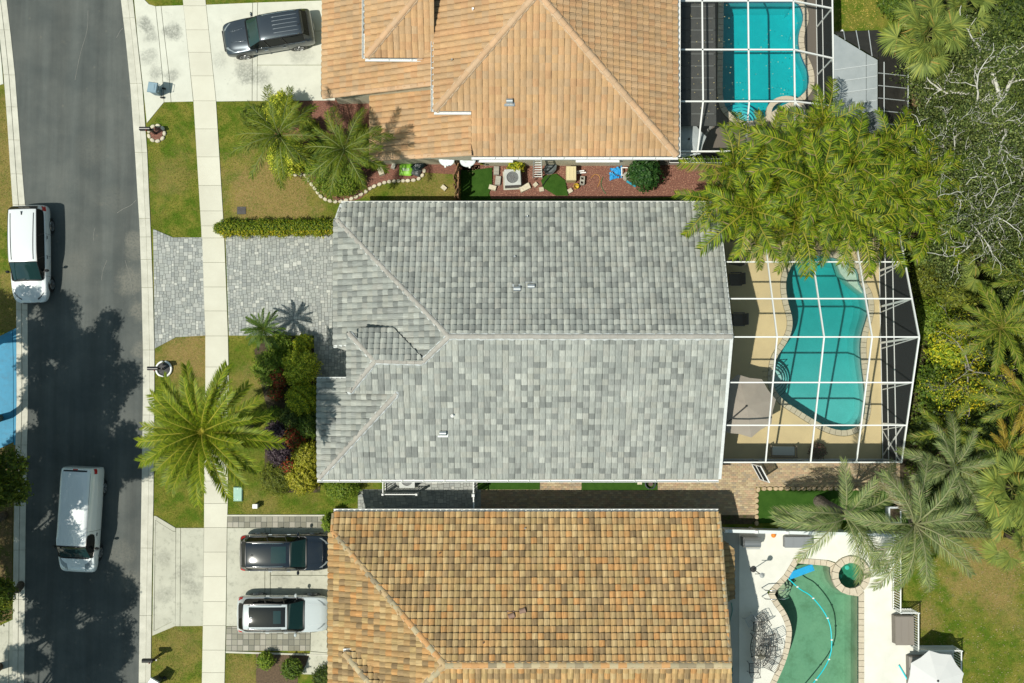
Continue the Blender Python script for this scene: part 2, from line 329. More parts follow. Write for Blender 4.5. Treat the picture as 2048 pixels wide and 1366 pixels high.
# ================================================================ pool outlines (used to open the ground too)
def crv(l, n=4, closed=True):
    q = [Vector((a, b)) for a, b in l]; m = len(q); o = []
    for i in range(m if closed else m - 1):
        if closed: p0, p1, p2, p3 = q[i - 1], q[i], q[(i + 1) % m], q[(i + 2) % m]
        else: p0, p1, p2, p3 = q[max(i - 1, 0)], q[i], q[i + 1], q[min(i + 2, m - 1)]
        for k in range(n):
            t = k / n; o.append(.5 * ((2 * p1) + (-p0 + p2) * t + (2 * p0 - 5 * p1 + 4 * p2 - p3) * t * t + (-p0 + 3 * p1 - 3 * p2 + p3) * t ** 3))
    if not closed: o.append(q[-1])
    return [(v.x, v.y) for v in o]
POOL_C = crv([(1602, 513), (1627, 510), (1665, 514), (1700, 525), (1717, 543), (1721, 566), (1734, 590), (1738, 618), (1733, 641), (1725, 667), (1722, 695), (1724, 730), (1728, 762), (1731, 792), (1731, 820), (1725, 841), (1710, 856), (1687, 862), (1660, 857), (1631, 843), (1596, 821), (1564, 799), (1547, 774), (1546, 742), (1553, 713), (1571, 687), (1582, 661), (1583, 636), (1576, 610), (1571, 584), (1571, 560), (1578, 539), (1588, 523)], 3)
POOL_N = [(1446, 3), (1590, 2)] + crv([(1590, 2), (1600, 10), (1607, 28), (1606, 46), (1599, 66), (1598, 89), (1604, 112), (1615, 137), (1619, 157), (1615, 178), (1597, 197), (1560, 215), (1535, 232), (1523, 239), (1495, 244), (1477, 241), (1460, 228), (1448, 211), (1444, 188), (1444, 150)], 3, False)
POOL_S = [(1594, 1125), (1661, 1131), (1661, 1146), (1666, 1164), (1678, 1180), (1694, 1188), (1718, 1191), (1718, 1420), (1528, 1420), (1540, 1390)] + crv([(1551, 1366), (1567, 1330), (1577, 1299), (1582, 1268), (1580, 1248), (1570, 1224), (1556, 1204), (1546, 1186)], 3, False) + [(1575, 1156)]
SPA_S = [(1700 + 27 * math.cos(t), 1150 + 27 * math.sin(t)) for t in [2 * math.pi * k / 28 for k in range(28)]]
UNI_S = [(1594, 1125), (1655, 1130), (1674, 1136), (1683, 1127), (1700, 1122), (1716, 1127), (1725, 1138), (1728, 1150), (1725, 1163), (1716, 1176), (1718, 1192), (1718, 1420), (1528, 1420), (1540, 1390)] + POOL_S[POOL_S.index((1540, 1390)) + 1:]
def grow(poly, d):
    """offset a ground-px loop by d metres outwards -> world points"""
    w = [Vector(P(a, b)[:2]) for a, b in poly]; n = len(w)
    ar = sum(w[i].x * w[(i + 1) % n].y - w[(i + 1) % n].x * w[i].y for i in range(n)); s = 1 if ar > 0 else -1; o = []
    for i in range(n):
        e1 = (w[i] - w[i - 1]); e2 = (w[(i + 1) % n] - w[i])
        if e1.length < 1e-6: e1 = e2
        if e2.length < 1e-6: e2 = e1
        n1 = Vector((e1.y, -e1.x)).normalized() * s; n2 = Vector((e2.y, -e2.x)).normalized() * s
        b = (n1 + n2); b = b.normalized() if b.length > 1e-4 else n1
        o.append(w[i] + b * (d / max(.5, b.dot(n1))))
    return o
# ================================================================ the ground
outer = [(-140, -100), (140, -100), (140, 100), (-140, 100)]
g = MB().prism(outer, None, -.02, holes=[grow(POOL_C, .06), grow(POOL_N, .06), grow(UNI_S, .05)])
gr = g.build('ground', GRASS); tag(gr, kind='structure')
def sheet(name, l, z, m, kind='structure', label=None, cat=None, holes=(), z0=None, world=False):
    poly = l if world else pts(l); hs = [h if world else h for h in holes]
    o = MB().prism(poly, z0, z, holes=hs).build(name, m); tag(o, label, cat, kind=kind); return o
# road
RL = [(13, 0), (22, 75), (30, 151), (37, 244), (44, 337), (50, 410), (55, 520), (55, 620), (56, 800), (53, 950), (51, 1060), (48, 1366)]
RR = [(242, 0), (252, 84), (261, 175), (270, 303), (275, 385), (279.5, 460), (283, 560), (286, 700), (286, 800), (283, 1000), (280, 1188), (277.5, 1366)]
KR = [(266, 0), (275, 84), (285, 175), (294.5, 303), (298, 385), (301.5, 460), (306, 580), (309, 700), (309, 800), (307, 1000), (303.5, 1188), (301.5, 1366)]
KL = [(-9, 0), (0, 75), (8, 151), (15, 244), (21, 337), (26, 410), (31, 520), (33, 620), (34, 800), (30, 950), (28, 1060), (25, 1366)]
def ext(l):
    a, b = l[0], l[1]; c, d = l[-2], l[-1]
    top = (a[0] + (a[0] - b[0]) * 900 / (b[1] - a[1]) * .9 , a[1] - 900); bot = (d[0] + (d[0] - c[0]) * 900 / (d[1] - c[1]), d[1] + 900)
    return [top] + l + [bot]
RLe, RRe, KRe, KLe = ext(RL), ext(RR), ext(KR), ext(KL)
rd = MB().prism(pts(RLe + RRe[::-1]), None, -.012).build('road', ASPH); tag(rd, kind='structure')
def strip_interp(l, y):
    for (x0, y0), (x1, y1) in zip(l, l[1:]):
        if y0 <= y <= y1: return x0 + (x1 - x0) * (y - y0) / (y1 - y0)
    return l[-1][0]
def band_blocks(root, name, la, lb, ys, z0, z1, m, gap=.55, crown=None):
    for i in range(len(ys) - 1):
        y0, y1 = ys[i] + gap / 2, ys[i + 1] - gap / 2
        mid = [y for _, y in la if y0 < y < y1][:1]
        ring = [(strip_interp(la, y), y) for y in [y0] + mid + [y1]] + [(strip_interp(lb, y), y) for y in [y1] + mid + [y0]]
        mb = MB().prism(pts(ring), z0, z1)
        if crown:   # shallow drain line along the middle of the gutter
            pass
        mb.build(name, m, root)
kr = thing('kerb', None, None, kind='structure'); kl = thing('kerb', None, None, kind='structure')
KMR = [((a + c) / 2 + 1.5, b) for (a, b), (c, d) in zip(KRe, RRe)]; KML = [((a + c) / 2 - 1.0, b) for (a, b), (c, d) in zip(KLe, RLe)]
ysk = [-300, -90, 36, 167, 305, 437, 474, 519, 575, 700, 830, 962, 1096, 1231, 1366, 1500, 1700]
band_blocks(kr, 'kerb_stone', RRe, KMR, ysk, -.2, .012, KERB); band_blocks(kr, 'kerb_stone', [(a + .7, b) for a, b in KMR], KRe, ysk, -.2, .035, KERB)
ysl = [-300, -60, 60, 150, 214, 280, 348, 409, 520, 620, 710, 800, 890, 985, 1100, 1199, 1300, 1400, 1500, 1700]
band_blocks(kl, 'kerb_stone', [(a, b) for a, b in KLe], KML, ysl, -.2, .035, KERB); band_blocks(kl, 'kerb_stone', [(a + .7, b) for a, b in KML], RLe, ysl, -.2, .012, KERB)
# sidewalk slabs
SWL = [(345, -200), (366, 0), (387, 198), (403, 460), (411, 672), (411, 800), (409, 900), (408.5, 1055), (406, 1260), (404, 1366), (402, 1600)]
SWR = [(390, -200), (411, 0), (432, 202), (448, 460), (456, 672), (457.5, 760), (455.5, 1010), (454, 1055), (451.5, 1250), (449, 1366), (446, 1600)]
sw = thing('sidewalk', None, None, kind='structure')
band_blocks(sw, 'slab', SWL, SWR, [-200, -90, 12, 60, 105, 152, 202, 258, 314, 371, 422, 452, 476, 525, 574, 622, 672, 734, 790, 848, 907, 962, 1007, 1055, 1104, 1153, 1203, 1251, 1300, 1345, 1400, 1600], -.1, .03, CONCW, gap=.6)
def slabs(name, polys, z, m, part='slab'):
    r = thing(name, None, None, kind='structure')
    for p in polys: MB().prism(pts(p), -.1, z).build(part, m, r)
    return r
def gx(x): return x
# top concrete driveway
t = .6
slabs('driveway', [
    [(268, -8), (283.5, -6), (298, 9), (311, 13), (318, 80), (324.5, 150), (328, 204.5), (294, 246), (286, 168), (276, 80)],
    [(312, 13), (322, 12.5), (329.5, 80), (338, 150), (342, 204), (329, 204.5), (325.5, 150), (319, 80)],
    [(323, 12.5), (367, 11), (386.5, 203), (343, 204), (339, 150), (330.5, 80)],
    [(412.8, 10), (505, 6), (504, 202), (433, 203)],
    [(506, 6), (515, 5.5), (514, 202), (505, 202)],
    [(516, 5.5), (670, .5), (670, 62), (515.6, 62)], [(515.6, 63), (670, 63), (670, 130), (515.2, 130)], [(515.2, 131), (670, 131), (670, 201), (514.8, 202)]], .032, CONC)
# bottom concrete driveway
slabs('driveway', [
    [(308, 1032), (312, 1032), (351, 1055.5), (351.5, 1062), (346, 1062), (311, 1040), (308, 1262), (345, 1243), (351, 1243), (350.5, 1252), (305, 1271)],
    [(311.6, 1041), (346, 1062.6), (351.6, 1063), (350.6, 1243), (344, 1243), (309, 1261)],
    [(352.5, 1056), (361, 1056), (360, 1252), (351, 1252)],
    [(362, 1056), (408, 1056), (406, 1251.5), (361, 1252)],
    [(455, 1056), (530, 1055.5), (529, 1252), (453, 1252)], [(531, 1055.5), (541, 1055.5), (540, 1252), (530, 1252)], [(542, 1055.5), (685, 1055.5), (685, 1150), (541.6, 1150)], [(541.6, 1151), (685, 1151), (685, 1262), (541, 1252)],
    [(622, 1253), (690, 1263), (690, 1308), (621, 1302)], [(621, 1303), (690, 1309), (690, 1350), (600, 1348), (612, 1330)]], .032, CONC2)
# drives across the street
BLUE = M('blue_painted_concrete', (.035, .22, .36), (.045, .26, .42), 1.2, rough=.6, grain=.06, spec=.35, stain=((.05, .17, .26), 3, .5, .75))
slabs('blue_driveway', [[(-160, 752), (25, 660), (26.5, 720), (27, 884), (-20, 906), (-160, 906)], [(26, 659.5), (32.6, 656), (33.4, 720), (33.6, 890), (28, 890), (27.5, 720)]], .03, BLUE)
slabs('driveway', [[(-160, 1322), (18, 1243), (17, 1420), (-160, 1440)], [(19, 1242.5), (26, 1239), (24.5, 1420), (18, 1420)]], .03, CONC2)
slabs('driveway', [[(-160, -60), (-12, -60), (-7, 30), (-160, 40)], [(-160, 41), (-7, 31), (3, 120), (7, 168), (-20, 176), (-160, 200)]], .03, CONC)

# ---------------------------------------------------------------- pavers
def clip_convex(poly, clip):
    out = poly; n = len(clip)
    ar = sum(clip[i][0] * clip[(i + 1) % n][1] - clip[(i + 1) % n][0] * clip[i][1] for i in range(n)); s = 1 if ar > 0 else -1
    for i in range(n):
        a, b = clip[i], clip[(i + 1) % n]; ex, ey = b[0] - a[0], b[1] - a[1]; inp = out; out = []
        if not inp: return []
        def sd_(p): return s * (ex * (p[1] - a[1]) - ey * (p[0] - a[0]))
        for k in range(len(inp)):
            p, q = inp[k], inp[(k + 1) % len(inp)]; dp, dq = sd_(p), sd_(q)
            if dp >= 0: out.append(p)
            if (dp >= 0) != (dq >= 0):
                u = dp / (dp - dq); out.append((p[0] + (q[0] - p[0]) * u, p[1] + (q[1] - p[1]) * u))
    return out
def parea(p): return abs(sum(p[i][0] * p[(i + 1) % len(p)][1] - p[(i + 1) % len(p)][0] * p[i][1] for i in range(len(p)))) / 2
def ashlar(x0, x1, y0, y1, cell, sizes):
    nx, ny = int((x1 - x0) / cell) + 1, int((y1 - y0) / cell) + 1; occ = np.zeros((nx, ny), bool); o = []
    for j in range(ny):
        for i in range(nx):
            if occ[i, j]: continue
            ch = random.sample(sizes, len(sizes)) + [(1, 1)]
            for (a, b) in ch:
                if i + a <= nx and j + b <= ny and not occ[i:i + a, j:j + b].any():
                    occ[i:i + a, j:j + b] = True; o.append((x0 + i * cell, y0 + j * cell, a * cell, b * cell)); break
    return o
def paver_field(root, convex, rects, pal, z, gap, m=PAV, part='paver', limit=300, thick=.05, minkeep=.0016, base=None, center=None):
    cl = [[tuple(p[:2]) for p in pts(c)] for c in convex]; items = []
    for (x, y, w, h) in rects:
        q = [(x + gap, y + gap), (x + w - gap, y + gap), (x + w - gap, y + h - gap), (x + gap, y + h - gap)]
        for c in cl:
            r = clip_convex(q, c)
            if len(r) >= 3 and parea(r) > minkeep:
                items.append((parea(r), r))
    items.sort(key=lambda a: -a[0]); rest = MB(); full = {}
    for k, (a, r) in enumerate(items):
        col = random.choice(pal); j = random.uniform(.9, 1.1); col = tuple(c * j for c in col); zz = z + random.uniform(-.003, .003)
        cx = sum(p[0] for p in r) / len(r); cy = sum(p[1] for p in r) / len(r); b = .012
        def mk(mb, ox, oy):
            top = [(cx + (p[0] - cx) * (1 - b / max(.05, math.hypot(p[0] - cx, p[1] - cy))) - ox, cy + (p[1] - cy) * (1 - b / max(.05, math.hypot(p[0] - cx, p[1] - cy))) - oy, zz) for p in r]
            bot = [(p[0] - ox, p[1] - oy, zz - .010) for p in r]; n = len(r)
            mb.add(top + bot, [tuple(range(n))] + [(i, i + n, (i + 1) % n + n, (i + 1) % n) for i in range(n)], col)
        if k < limit and a > .03:
            mb = MB(); mk(mb, cx, cy); o = mb.build(part, m, root); o.location = (cx, cy, 0)
        else: mk(rest, 0, 0)
    if rest.f:
        o = rest.build(part + 's', m, root); tag(o, kind='stuff')
GP = [(.35, .365, .34), (.31, .325, .305), (.29, .305, .29), (.38, .39, .36), (.33, .345, .32), (.30, .315, .30), (.36, .37, .345), (.34, .35, .33), (.31, .325, .305), (.46, .465, .425), (.265, .28, .27)]
GROUT = M('joint_sand', (.19, .195, .18), (.14, .145, .135), 5, rough=.95)
def bbox(l):
    w = pts(l); return min(p.x for p in w), max(p.x for p in w), min(p.y for p in w), max(p.y for p in w)
A1 = [(306.5, 458), (346, 475), (352, 674.5), (310, 697)]; A1b = [(346, 475), (405, 475), (410.5, 671), (352, 674.5)]; A1o = [(306.5, 458), (346, 475), (405, 475), (410.5, 671), (352, 674.5), (310, 697)]
A2 = [(451, 472), (720, 470), (720, 671), (458, 671)]; A3 = [(628, 671), (720, 671), (720, 757), (628, 757)]
dw = thing('paver_driveway', None, None, kind='structure')
MB().prism(pts(A1o), -.06, .012).build('bedding', GROUT, dw); MB().prism(pts([(451, 472), (720, 470), (720, 757), (628, 757), (628, 671), (458, 671)]), -.06, .012).build('bedding', GROUT, dw)
x0, x1, y0, y1 = bbox(A1 + A1b + A2 + A3)
paver_field(dw, [A1, A1b, A2, A3], ashlar(x0, x1, y0, y1, .078, [(3, 2), (2, 2), (2, 3), (3, 3), (4, 3), (3, 3), (2, 2), (3, 2)]), GP, .034, .0045)
# walk and side court of the grey house
A4 = [(716, 979), (962, 979), (962, 1040), (716, 1040)]; A5 = [(770, 940), (962, 940), (962, 979), (770, 979)]
dk = thing('paver_path', None, None, kind='structure')
MB().prism(pts([(716, 979), (770, 979), (770, 940), (962, 940), (962, 1040), (716, 1040)]), -.06, .012).build('bedding', GROUT, dk)
x0, x1, y0, y1 = bbox(A4 + A5)
paver_field(dk, [A4, A5], ashlar(x0, x1, y0, y1, .08, [(4, 2), (3, 2), (2, 2), (4, 3), (3, 3)]), GP, .034, .006)
# square pavers beside the lower drive
def grid(x0, x1, y0, y1, w, h, stag=0.0):
    o = []; j = 0; y = y0
    while y < y1:
        x = x0 - (w * stag if j % 2 else 0)
        while x < x1: o.append((x, y, w, h)); x += w
        y += h; j += 1
    return o
BP = [(.27, .26, .21), (.23, .22, .175), (.31, .30, .25), (.20, .195, .16), (.34, .32, .27)]
for A in ([(455, 1033), (664, 1033), (664, 1055), (455, 1055)], [(453, 1253), (621, 1253), (620, 1301.5), (452, 1301.5)]):
    q = thing('paver_strip', None, None, kind='structure'); MB().prism(pts(A), -.06, .010).build('bedding', GROUT, q)
    x0, x1, y0, y1 = bbox(A); paver_field(q, [A], grid(x0, x1, y0, y1, .295, .29), BP, .030, .008)
for l in ([(455, 1029.5), (668, 1029.5), (668, 1032.6), (455, 1032.6)], [(452, 1302), (690, 1310), (690, 1313), (452, 1305.5)]):
    o = sheet('kerb_edging', l, .05, KERB, z0=-.05)
# tan brick paving south and east of the grey house
TP = [(.42, .33, .20), (.38, .29, .18), (.46, .37, .235), (.36, .27, .18), (.44, .31, .20), (.33, .27, .19)]
A6 = [(954, 940), (1512, 940), (1512, 1045), (954, 1045)]; A7 = [(1512, 925), (1800, 925), (1800, 974), (1512, 974)]
tp = thing('brick_paving', None, None, kind='structure'); SANDJ = M('tan_joint', (.22, .17, .11), (.17, .13, .09), 5, rough=.95)
MB().prism(pts([(954, 925), (1800, 925), (1800, 974), (1512, 974), (1512, 1045), (954, 1045)]), -.06, .010).build('bedding', SANDJ, tp)
A6b = [(1440, 925), (1512, 925), (1512, 940), (1440, 940)]
x0, x1, y0, y1 = bbox(A6 + A7)
paver_field(tp, [A6, A7, A6b], grid(x0, x1, y0, y1, .21, .105, .5), TP, .024, .003, limit=0, part='brick')
# artificial turf strips under the eave and the stone-edged turf bed
for l in ([(955, 945), (1079.5, 945), (1079.5, 979), (955, 979)], [(1163, 945), (1315, 945), (1315, 980), (1163, 980)]): sheet('turf_strip', l, .055, TURF, z0=0)
sheet('turf_bed', [(1516, 981), (1830, 981), (1830, 1046), (1516, 1046)], .035, TURF, z0=0)
sheet('planting_bed', [(1437, 1030), (1516, 1030), (1516, 1048), (1437, 1048)], .03, SOIL, z0=0)
# lanai deck of the grey house (holes follow the pool)
def sdeck(name, l, z, m, holes): 
    return tag(MB().prism(pts(l), -.1, z, holes=holes).build(name, m), kind='structure')
DECKY = M('sand_deck', (.56, .455, .25), (.49, .40, .225), .7, rough=.85, bump=.2, bscale=90, grain=.07, gscale=50, spec=.25, stain=((.40, .31, .16), 1.8, .58, .85))
sdeck('pool_deck', [(1425, 420), (1762, 420), (1762, 919), (1425, 919)], .045, DECKY, [grow(POOL_C, .28)])
DECKB = [(.26, .205, .165), (.22, .17, .14), (.30, .235, .18), (.24, .20, .17)]
bd = sdeck('pool_deck', [(1320, -150), (1644, -150), (1644, 240), (1644, 330), (1320, 330)], .02, M('brown_joint', (.13, .11, .09)), [grow(POOL_N, .28)])
DECKW = M('white_deck', (.70, .695, .63), (.62, .615, .555), 1.0, rough=.8, bump=.15, bscale=70, grain=.05, spec=.3, stain=((.5, .5, .45), 3.2, .66, .82))
DECKG = M('side_concrete', (.42, .43, .39), (.37, .38, .34), 1.0, rough=.85, grain=.06)
wd = sdeck('pool_deck', [(1478, 1060), (1784, 1066), (1784, 1218), (1820, 1218), (1820, 1292), (1905, 1292), (1905, 1480), (1478, 1480)], .035, DECKW, [grow(UNI_S, .26)])
sheet('side_walk', [(1425, 1060), (1477.5, 1060), (1477.5, 1480), (1425, 1480)], .033, DECKG, z0=-.1)
# beds
sheet('mulch_bed', [(655, 195), (745, 190), (960, 290), (960, 352), (850, 345), (835, 357), (790, 360), (750, 372), (720, 398), (690, 405), (655, 400), (640, 380), (610, 352), (565, 340), (545, 300), (560, 205)], .0, MULCH, z0=-.05)
sheet('mulch_bed', [(925, 330), (1440, 330), (1445, 372), (1400, 380), (1360, 392), (1300, 396), (925, 398)], .0, MULCH, z0=-.05)
sheet('turf_strip', [(922, 340), (982, 340), (975, 372), (982, 398), (1450, 396), (1450, 372), (1440, 375), (1400, 384), (1340, 393), (1450, 430), (922, 430)], .012, TURF, z0=-.05)
sheet('gravel_strip', [(440, 463), (690, 463), (690, 473.5), (447, 473.5)], .012, M('white_gravel', (.62, .60, .54), (.25, .22, .18), 30, rough=.9, bump=1, bscale=40, grain=.3, gscale=60), z0=-.05)
sheet('planting_bed', [(535, 675), (640, 673), (640, 985), (560, 985), (528, 960), (530, 900), (540, 840), (520, 760), (508, 700)], .0, SOIL, z0=-.05)
sheet('planting_bed', [(512, 1306), (620, 1308), (612, 1332), (596, 1350), (592, 1420), (512, 1420)], .0, M('brown_mulch', (.16, .11, .07), (.09, .065, .045), 12, rough=.95, bump=.9, bscale=45, grain=.4, spec=.1, stain=((.5, .5, .46), 12, .66, .72)), z0=-.05)
sheet('woodchip_patch', [(1818, 165), (1850, 150), (1890, 175), (1880, 215), (1850, 270), (1822, 265)], .0, M('woodchips', (.30, .19, .11), (.16, .09, .055), 14, rough=.95, bump=.9, bscale=40, grain=.4, spec=.1), z0=-.05)
sheet('bare_ground', [(1775, 330), (2300, 330), (2300, 1075), (1840, 1075), (1775, 960)], -.008, SOIL, z0=-.05)
sheet('bare_ground', [(1820, -300), (2300, -300), (2300, 330), (1900, 330), (1820, 265)], -.008, SOIL, z0=-.05)
sheet('bare_ground', [(-200, 905), (26, 893), (24, 1238), (-200, 1310)], .0, M('leaf_litter', (.17, .115, .06), (.10, .085, .035), 4, rough=.95, bump=.8, bscale=30, grain=.35, spec=.1, stain=((.07, .10, .015), 1.2, .5, .62)), z0=-.05)
# short grass blades over the lawns
def grow_w0(w, d):
    w = [Vector((p[0], p[1])) for p in w]; n = len(w); ar = sum(w[i].x * w[(i + 1) % n].y - w[(i + 1) % n].x * w[i].y for i in range(n)); s = 1 if ar > 0 else -1; o = []
    for i in range(n):
        e1, e2 = w[i] - w[i - 1], w[(i + 1) % n] - w[i]; n1 = Vector((e1.y, -e1.x)).normalized() * s; n2 = Vector((e2.y, -e2.x)).normalized() * s; b = (n1 + n2).normalized(); o.append(w[i] + b * d)
    return o
def pip(x, y, poly):
    ins = np.zeros(len(x), bool); n = len(poly); j = n - 1
    for i in range(n):
        xi, yi = poly[i][0], poly[i][1]; xj, yj = poly[j][0], poly[j][1]
        c = ((yi > y) != (yj > y)) & (x < (xj - xi) * (y - yi) / (yj - yi + 1e-12) + xi); ins ^= c; j = i
    return ins
LAWNS = [[(294, 262), (328, 207), (387, 205), (405, 472), (346, 474), (302, 456)], [(434, 204), (560, 203), (545, 300), (565, 340), (610, 352), (655, 400), (690, 405), (750, 372), (835, 357), (850, 345), (915, 345), (915, 410), (670, 410), (668, 440), (449, 440)],
         [(311, 697), (352, 676), (410, 674), (410, 800), (408, 1054), (352, 1054), (308, 1030)], [(459, 674), (535, 675), (508, 700), (520, 760), (540, 840), (530, 900), (528, 960), (560, 985), (716, 985), (716, 1029), (457, 1029)],
         [(306, 1272), (352, 1254), (405, 1254), (404, 1400), (303, 1400)], [(452, 1306), (512, 1306), (512, 1400), (450, 1400)], [(-60, 180), (8, 178), (25, 410), (32, 655), (-60, 690)], [(1840, 1076), (2120, 1076), (2120, 1420), (1910, 1420), (1910, 1290), (1822, 1285), (1822, 1215), (1790, 1210), (1790, 1078)],
         [(303, -60), (367, -60), (368, 10), (312, 11)], [(412, -60), (650, -60), (650, 1), (412, 9)], [(1672, -80), (1770, -80), (1760, 62), (1675, 62)]]
bl = []; bc = []
def dryness(x, y):
    d = np.zeros(len(x))
    for (sx, sy, r, s) in DRY: d = np.maximum(d, s * np.clip(1.4 - np.hypot(x - sx, y - sy) / r, 0, 1))
    return d
for l in LAWNS:
    w = [tuple(p) for p in grow_w0(pts(l), .05)]; xs = [p[0] for p in w]; ys = [p[1] for p in w]
    A = (max(xs) - min(xs)) * (max(ys) - min(ys)); n = int(A * 700)
    x = rng.uniform(min(xs), max(xs), n); y = rng.uniform(min(ys), max(ys), n); k = pip(x, y, w); x = x[k]; y = y[k]; n = len(x)
    a = rng.uniform(0, 6.283, n); ln = rng.uniform(.03, .075, n); wd_ = .011
    tilt = rng.uniform(.3, .95, n); dx, dy = np.cos(a) * ln * tilt, np.sin(a) * ln * tilt; hz = ln * np.sqrt(1 - tilt ** 2) * .9
    V = np.zeros((n, 3, 3)); V[:, 0] = np.stack([x - np.sin(a) * wd_, y + np.cos(a) * wd_, np.full(n, -.02)], 1); V[:, 1] = np.stack([x + np.sin(a) * wd_, y - np.cos(a) * wd_, np.full(n, -.02)], 1)
    V[:, 2] = np.stack([x + dx, y + dy, -.02 + hz], 1)
    pat = np.array([mnoise.noise(Vector((px * .5, py * .5, 0))) + .5 * mnoise.noise(Vector((px * 1.7, py * 1.7, 3))) for px, py in zip(x, y)])
    d = np.clip(dryness(x, y) * .8 + pat * .75 + rng.normal(0, .22, n), 0, 1)[:, None]
    c = (1 - d) * np.array([.115, .18, .013]) + d * np.array([.42, .33, .14]); c *= rng.uniform(.65, 1.35, (n, 1))
    bl.append(V); bc.append(c)
o = quads('grass', np.concatenate(bl), np.concatenate(bc), BLADE, nv=3); tag(o, 'short patchy green and straw lawn grass around the drives', 'grass', kind='stuff')
# ================================================================ tiled roofs
class Plane:
    def __init__(s, pt, up, k):
        s.pt = Vector(pt); s.up = Vector((up[0], up[1], 0)).normalized(); s.k = k
        s.n = Vector((-k * s.up.x, -k * s.up.y, 1)).normalized(); s.v = Vector((s.up.x, s.up.y, k)).normalized(); s.u = s.v.cross(s.n).normalized()
    def at(s, px, py, off=0.0): return PL(s.pt + s.n * off, s.n, px, py)
    def uv(s, p): d = p - s.pt; return (d.dot(s.u), d.dot(s.v))
    def w(s, u, v, z=0.0): return s.pt + s.u * u + s.v * v + s.n * z
def jit(c, a):
    k = random.uniform(1 - a, 1 + a); return tuple(x * k for x in c)
def prof_round(t): return max(0, math.sin(math.pi * t)) ** .75
def prof_s(t): return .5 - .5 * math.cos(2 * math.pi * min(1, t * 1.0)) if t < 1 else 0
def prof_flat(t): return min(1, math.sin(math.pi * t) * 1.8) if 0 < t < 1 else 0
class TileSet:
    def __init__(s, w, row, amp, lip, prof, pal, mat, jitter=.08, n=6):
        s.w, s.row, s.amp, s.lip, s.pal, s.mat, s.n, s.jit = w, row, amp, lip, pal, mat, n, jitter
        s.us = [i / n for i in range(n + 1)]; s.z = [prof(t) * amp for t in s.us]; s.meshes = []
        for c in pal:
            mb = MB(); s.fill(mb, c); me_o = mb.build('roof_tile', mat); s.meshes.append(me_o.data); bpy.data.objects.remove(me_o)
    def tpl(s):
        vs = []; uv = []; g = .006
        for vv, zz in ((0, s.lip), (s.row + .03, .002)):
            for t, z in zip(s.us, s.z): vs.append((g + t * (s.w - 2 * g), vv, z + zz)); uv.append((t * s.w, vv))
        for t in s.us: vs.append((g + t * (s.w - 2 * g), .004, -.01)); uv.append((t * s.w, -.05))
        n = s.n; fs = [(i, i + 1, n + 2 + i, n + 1 + i) for i in range(n)] + [(i + 1, i, 2 * n + 2 + i, 2 * n + 3 + i) for i in range(n)]
        b = len(vs)  # right flank
        vs += [vs[n], vs[2 * n + 1], (s.w - g, 0, -.01), (s.w - g, s.row, -.01)]; uv += [(0, 0)] * 4; fs.append((b, b + 2, b + 3, b + 1))
        return vs, fs, uv
    def fill(s, mb, c):
        vs, fs, uv = s.tpl(); mb.uv = uv; mb.add(vs, fs, c)
def cover(house, roof, plane, polys, ts, chosen, umod=0.0, vmod=0.0, prune=None):
    """lay tiles on convex pixel polygons of a plane; full tiles go to `chosen` candidates, cut ones straight into the joined mesh"""
    cl = [[plane.uv(plane.at(*p)) for p in q] for q in polys]
    us = [a for q in cl for a, b in q]; vs_ = [b for q in cl for a, b in q]
    c0 = math.floor((min(us) - umod) / ts.w); c1 = math.ceil((max(us) - umod) / ts.w); r0 = math.floor((min(vs_) - vmod) / ts.row); r1 = math.ceil((max(vs_) - vmod) / ts.row)
    tv, tf, tuv = ts.tpl(); N = ts.n
    for r in range(r0, r1):
        for c in range(c0, c1):
            u0, v0 = umod + c * ts.w, vmod + r * ts.row
            q = [(u0, v0), (u0 + ts.w, v0), (u0 + ts.w, v0 + ts.row), (u0, v0 + ts.row)]
            parts_ = [clip_convex(q, k) for k in cl]; ars = [parea(p) if len(p) > 2 else 0 for p in parts_]; A = sum(ars); full = ts.w * ts.row
            if A < full * .02: continue
            ci = random.randrange(len(ts.pal)); dz = random.uniform(0, .006); du = random.uniform(-.004, .004)
            if A > full * .985:
                chosen.append((plane, u0 + du, v0, dz, ci, ts))
            else:
                col = jit(ts.pal[ci], ts.jit)
                for i in range(N):
                    a, b = u0 + ts.us[i] * ts.w, u0 + ts.us[i + 1] * ts.w; za, zb = ts.z[i], ts.z[i + 1]
                    for k in cl:
                        s_ = clip_convex([(a, v0), (b, v0), (b, v0 + ts.row), (a, v0 + ts.row)], k)
                        if len(s_) < 3 or parea(s_) < 1e-6: continue
                        V = []
                        for (x, y) in s_:
                            f = (x - a) / (b - a); z = za + (zb - za) * f + ts.lip * (1 - (y - v0) / ts.row) + .002; V.append(plane.w(x, y, z + dz)); roof['uv'].append((x, y))
                        # keep upward winding
                        if (V[1] - V[0]).cross(V[2] - V[1]).dot(plane.n) < 0: V.reverse(); m = len(V); roof['uv'][-m:] = roof['uv'][-m:][::-1]
                        roof['mb'].add(V, [tuple(range(len(V)))], col)
                    if any(len(clip_convex([(a, v0), (b, v0), (b, v0 + .03), (a, v0 + .03)], k)) > 2 for k in cl):
                        V = [plane.w(a, v0, za + ts.lip + dz), plane.w(b, v0, zb + ts.lip + dz), plane.w(b, v0, -.01), plane.w(a, v0, -.01)]
                        roof['mb'].add([V[1], V[0], V[3], V[2]], [(0, 1, 2, 3)], col); roof['uv'] += [(b, v0), (a, v0), (a, v0), (b, v0)]
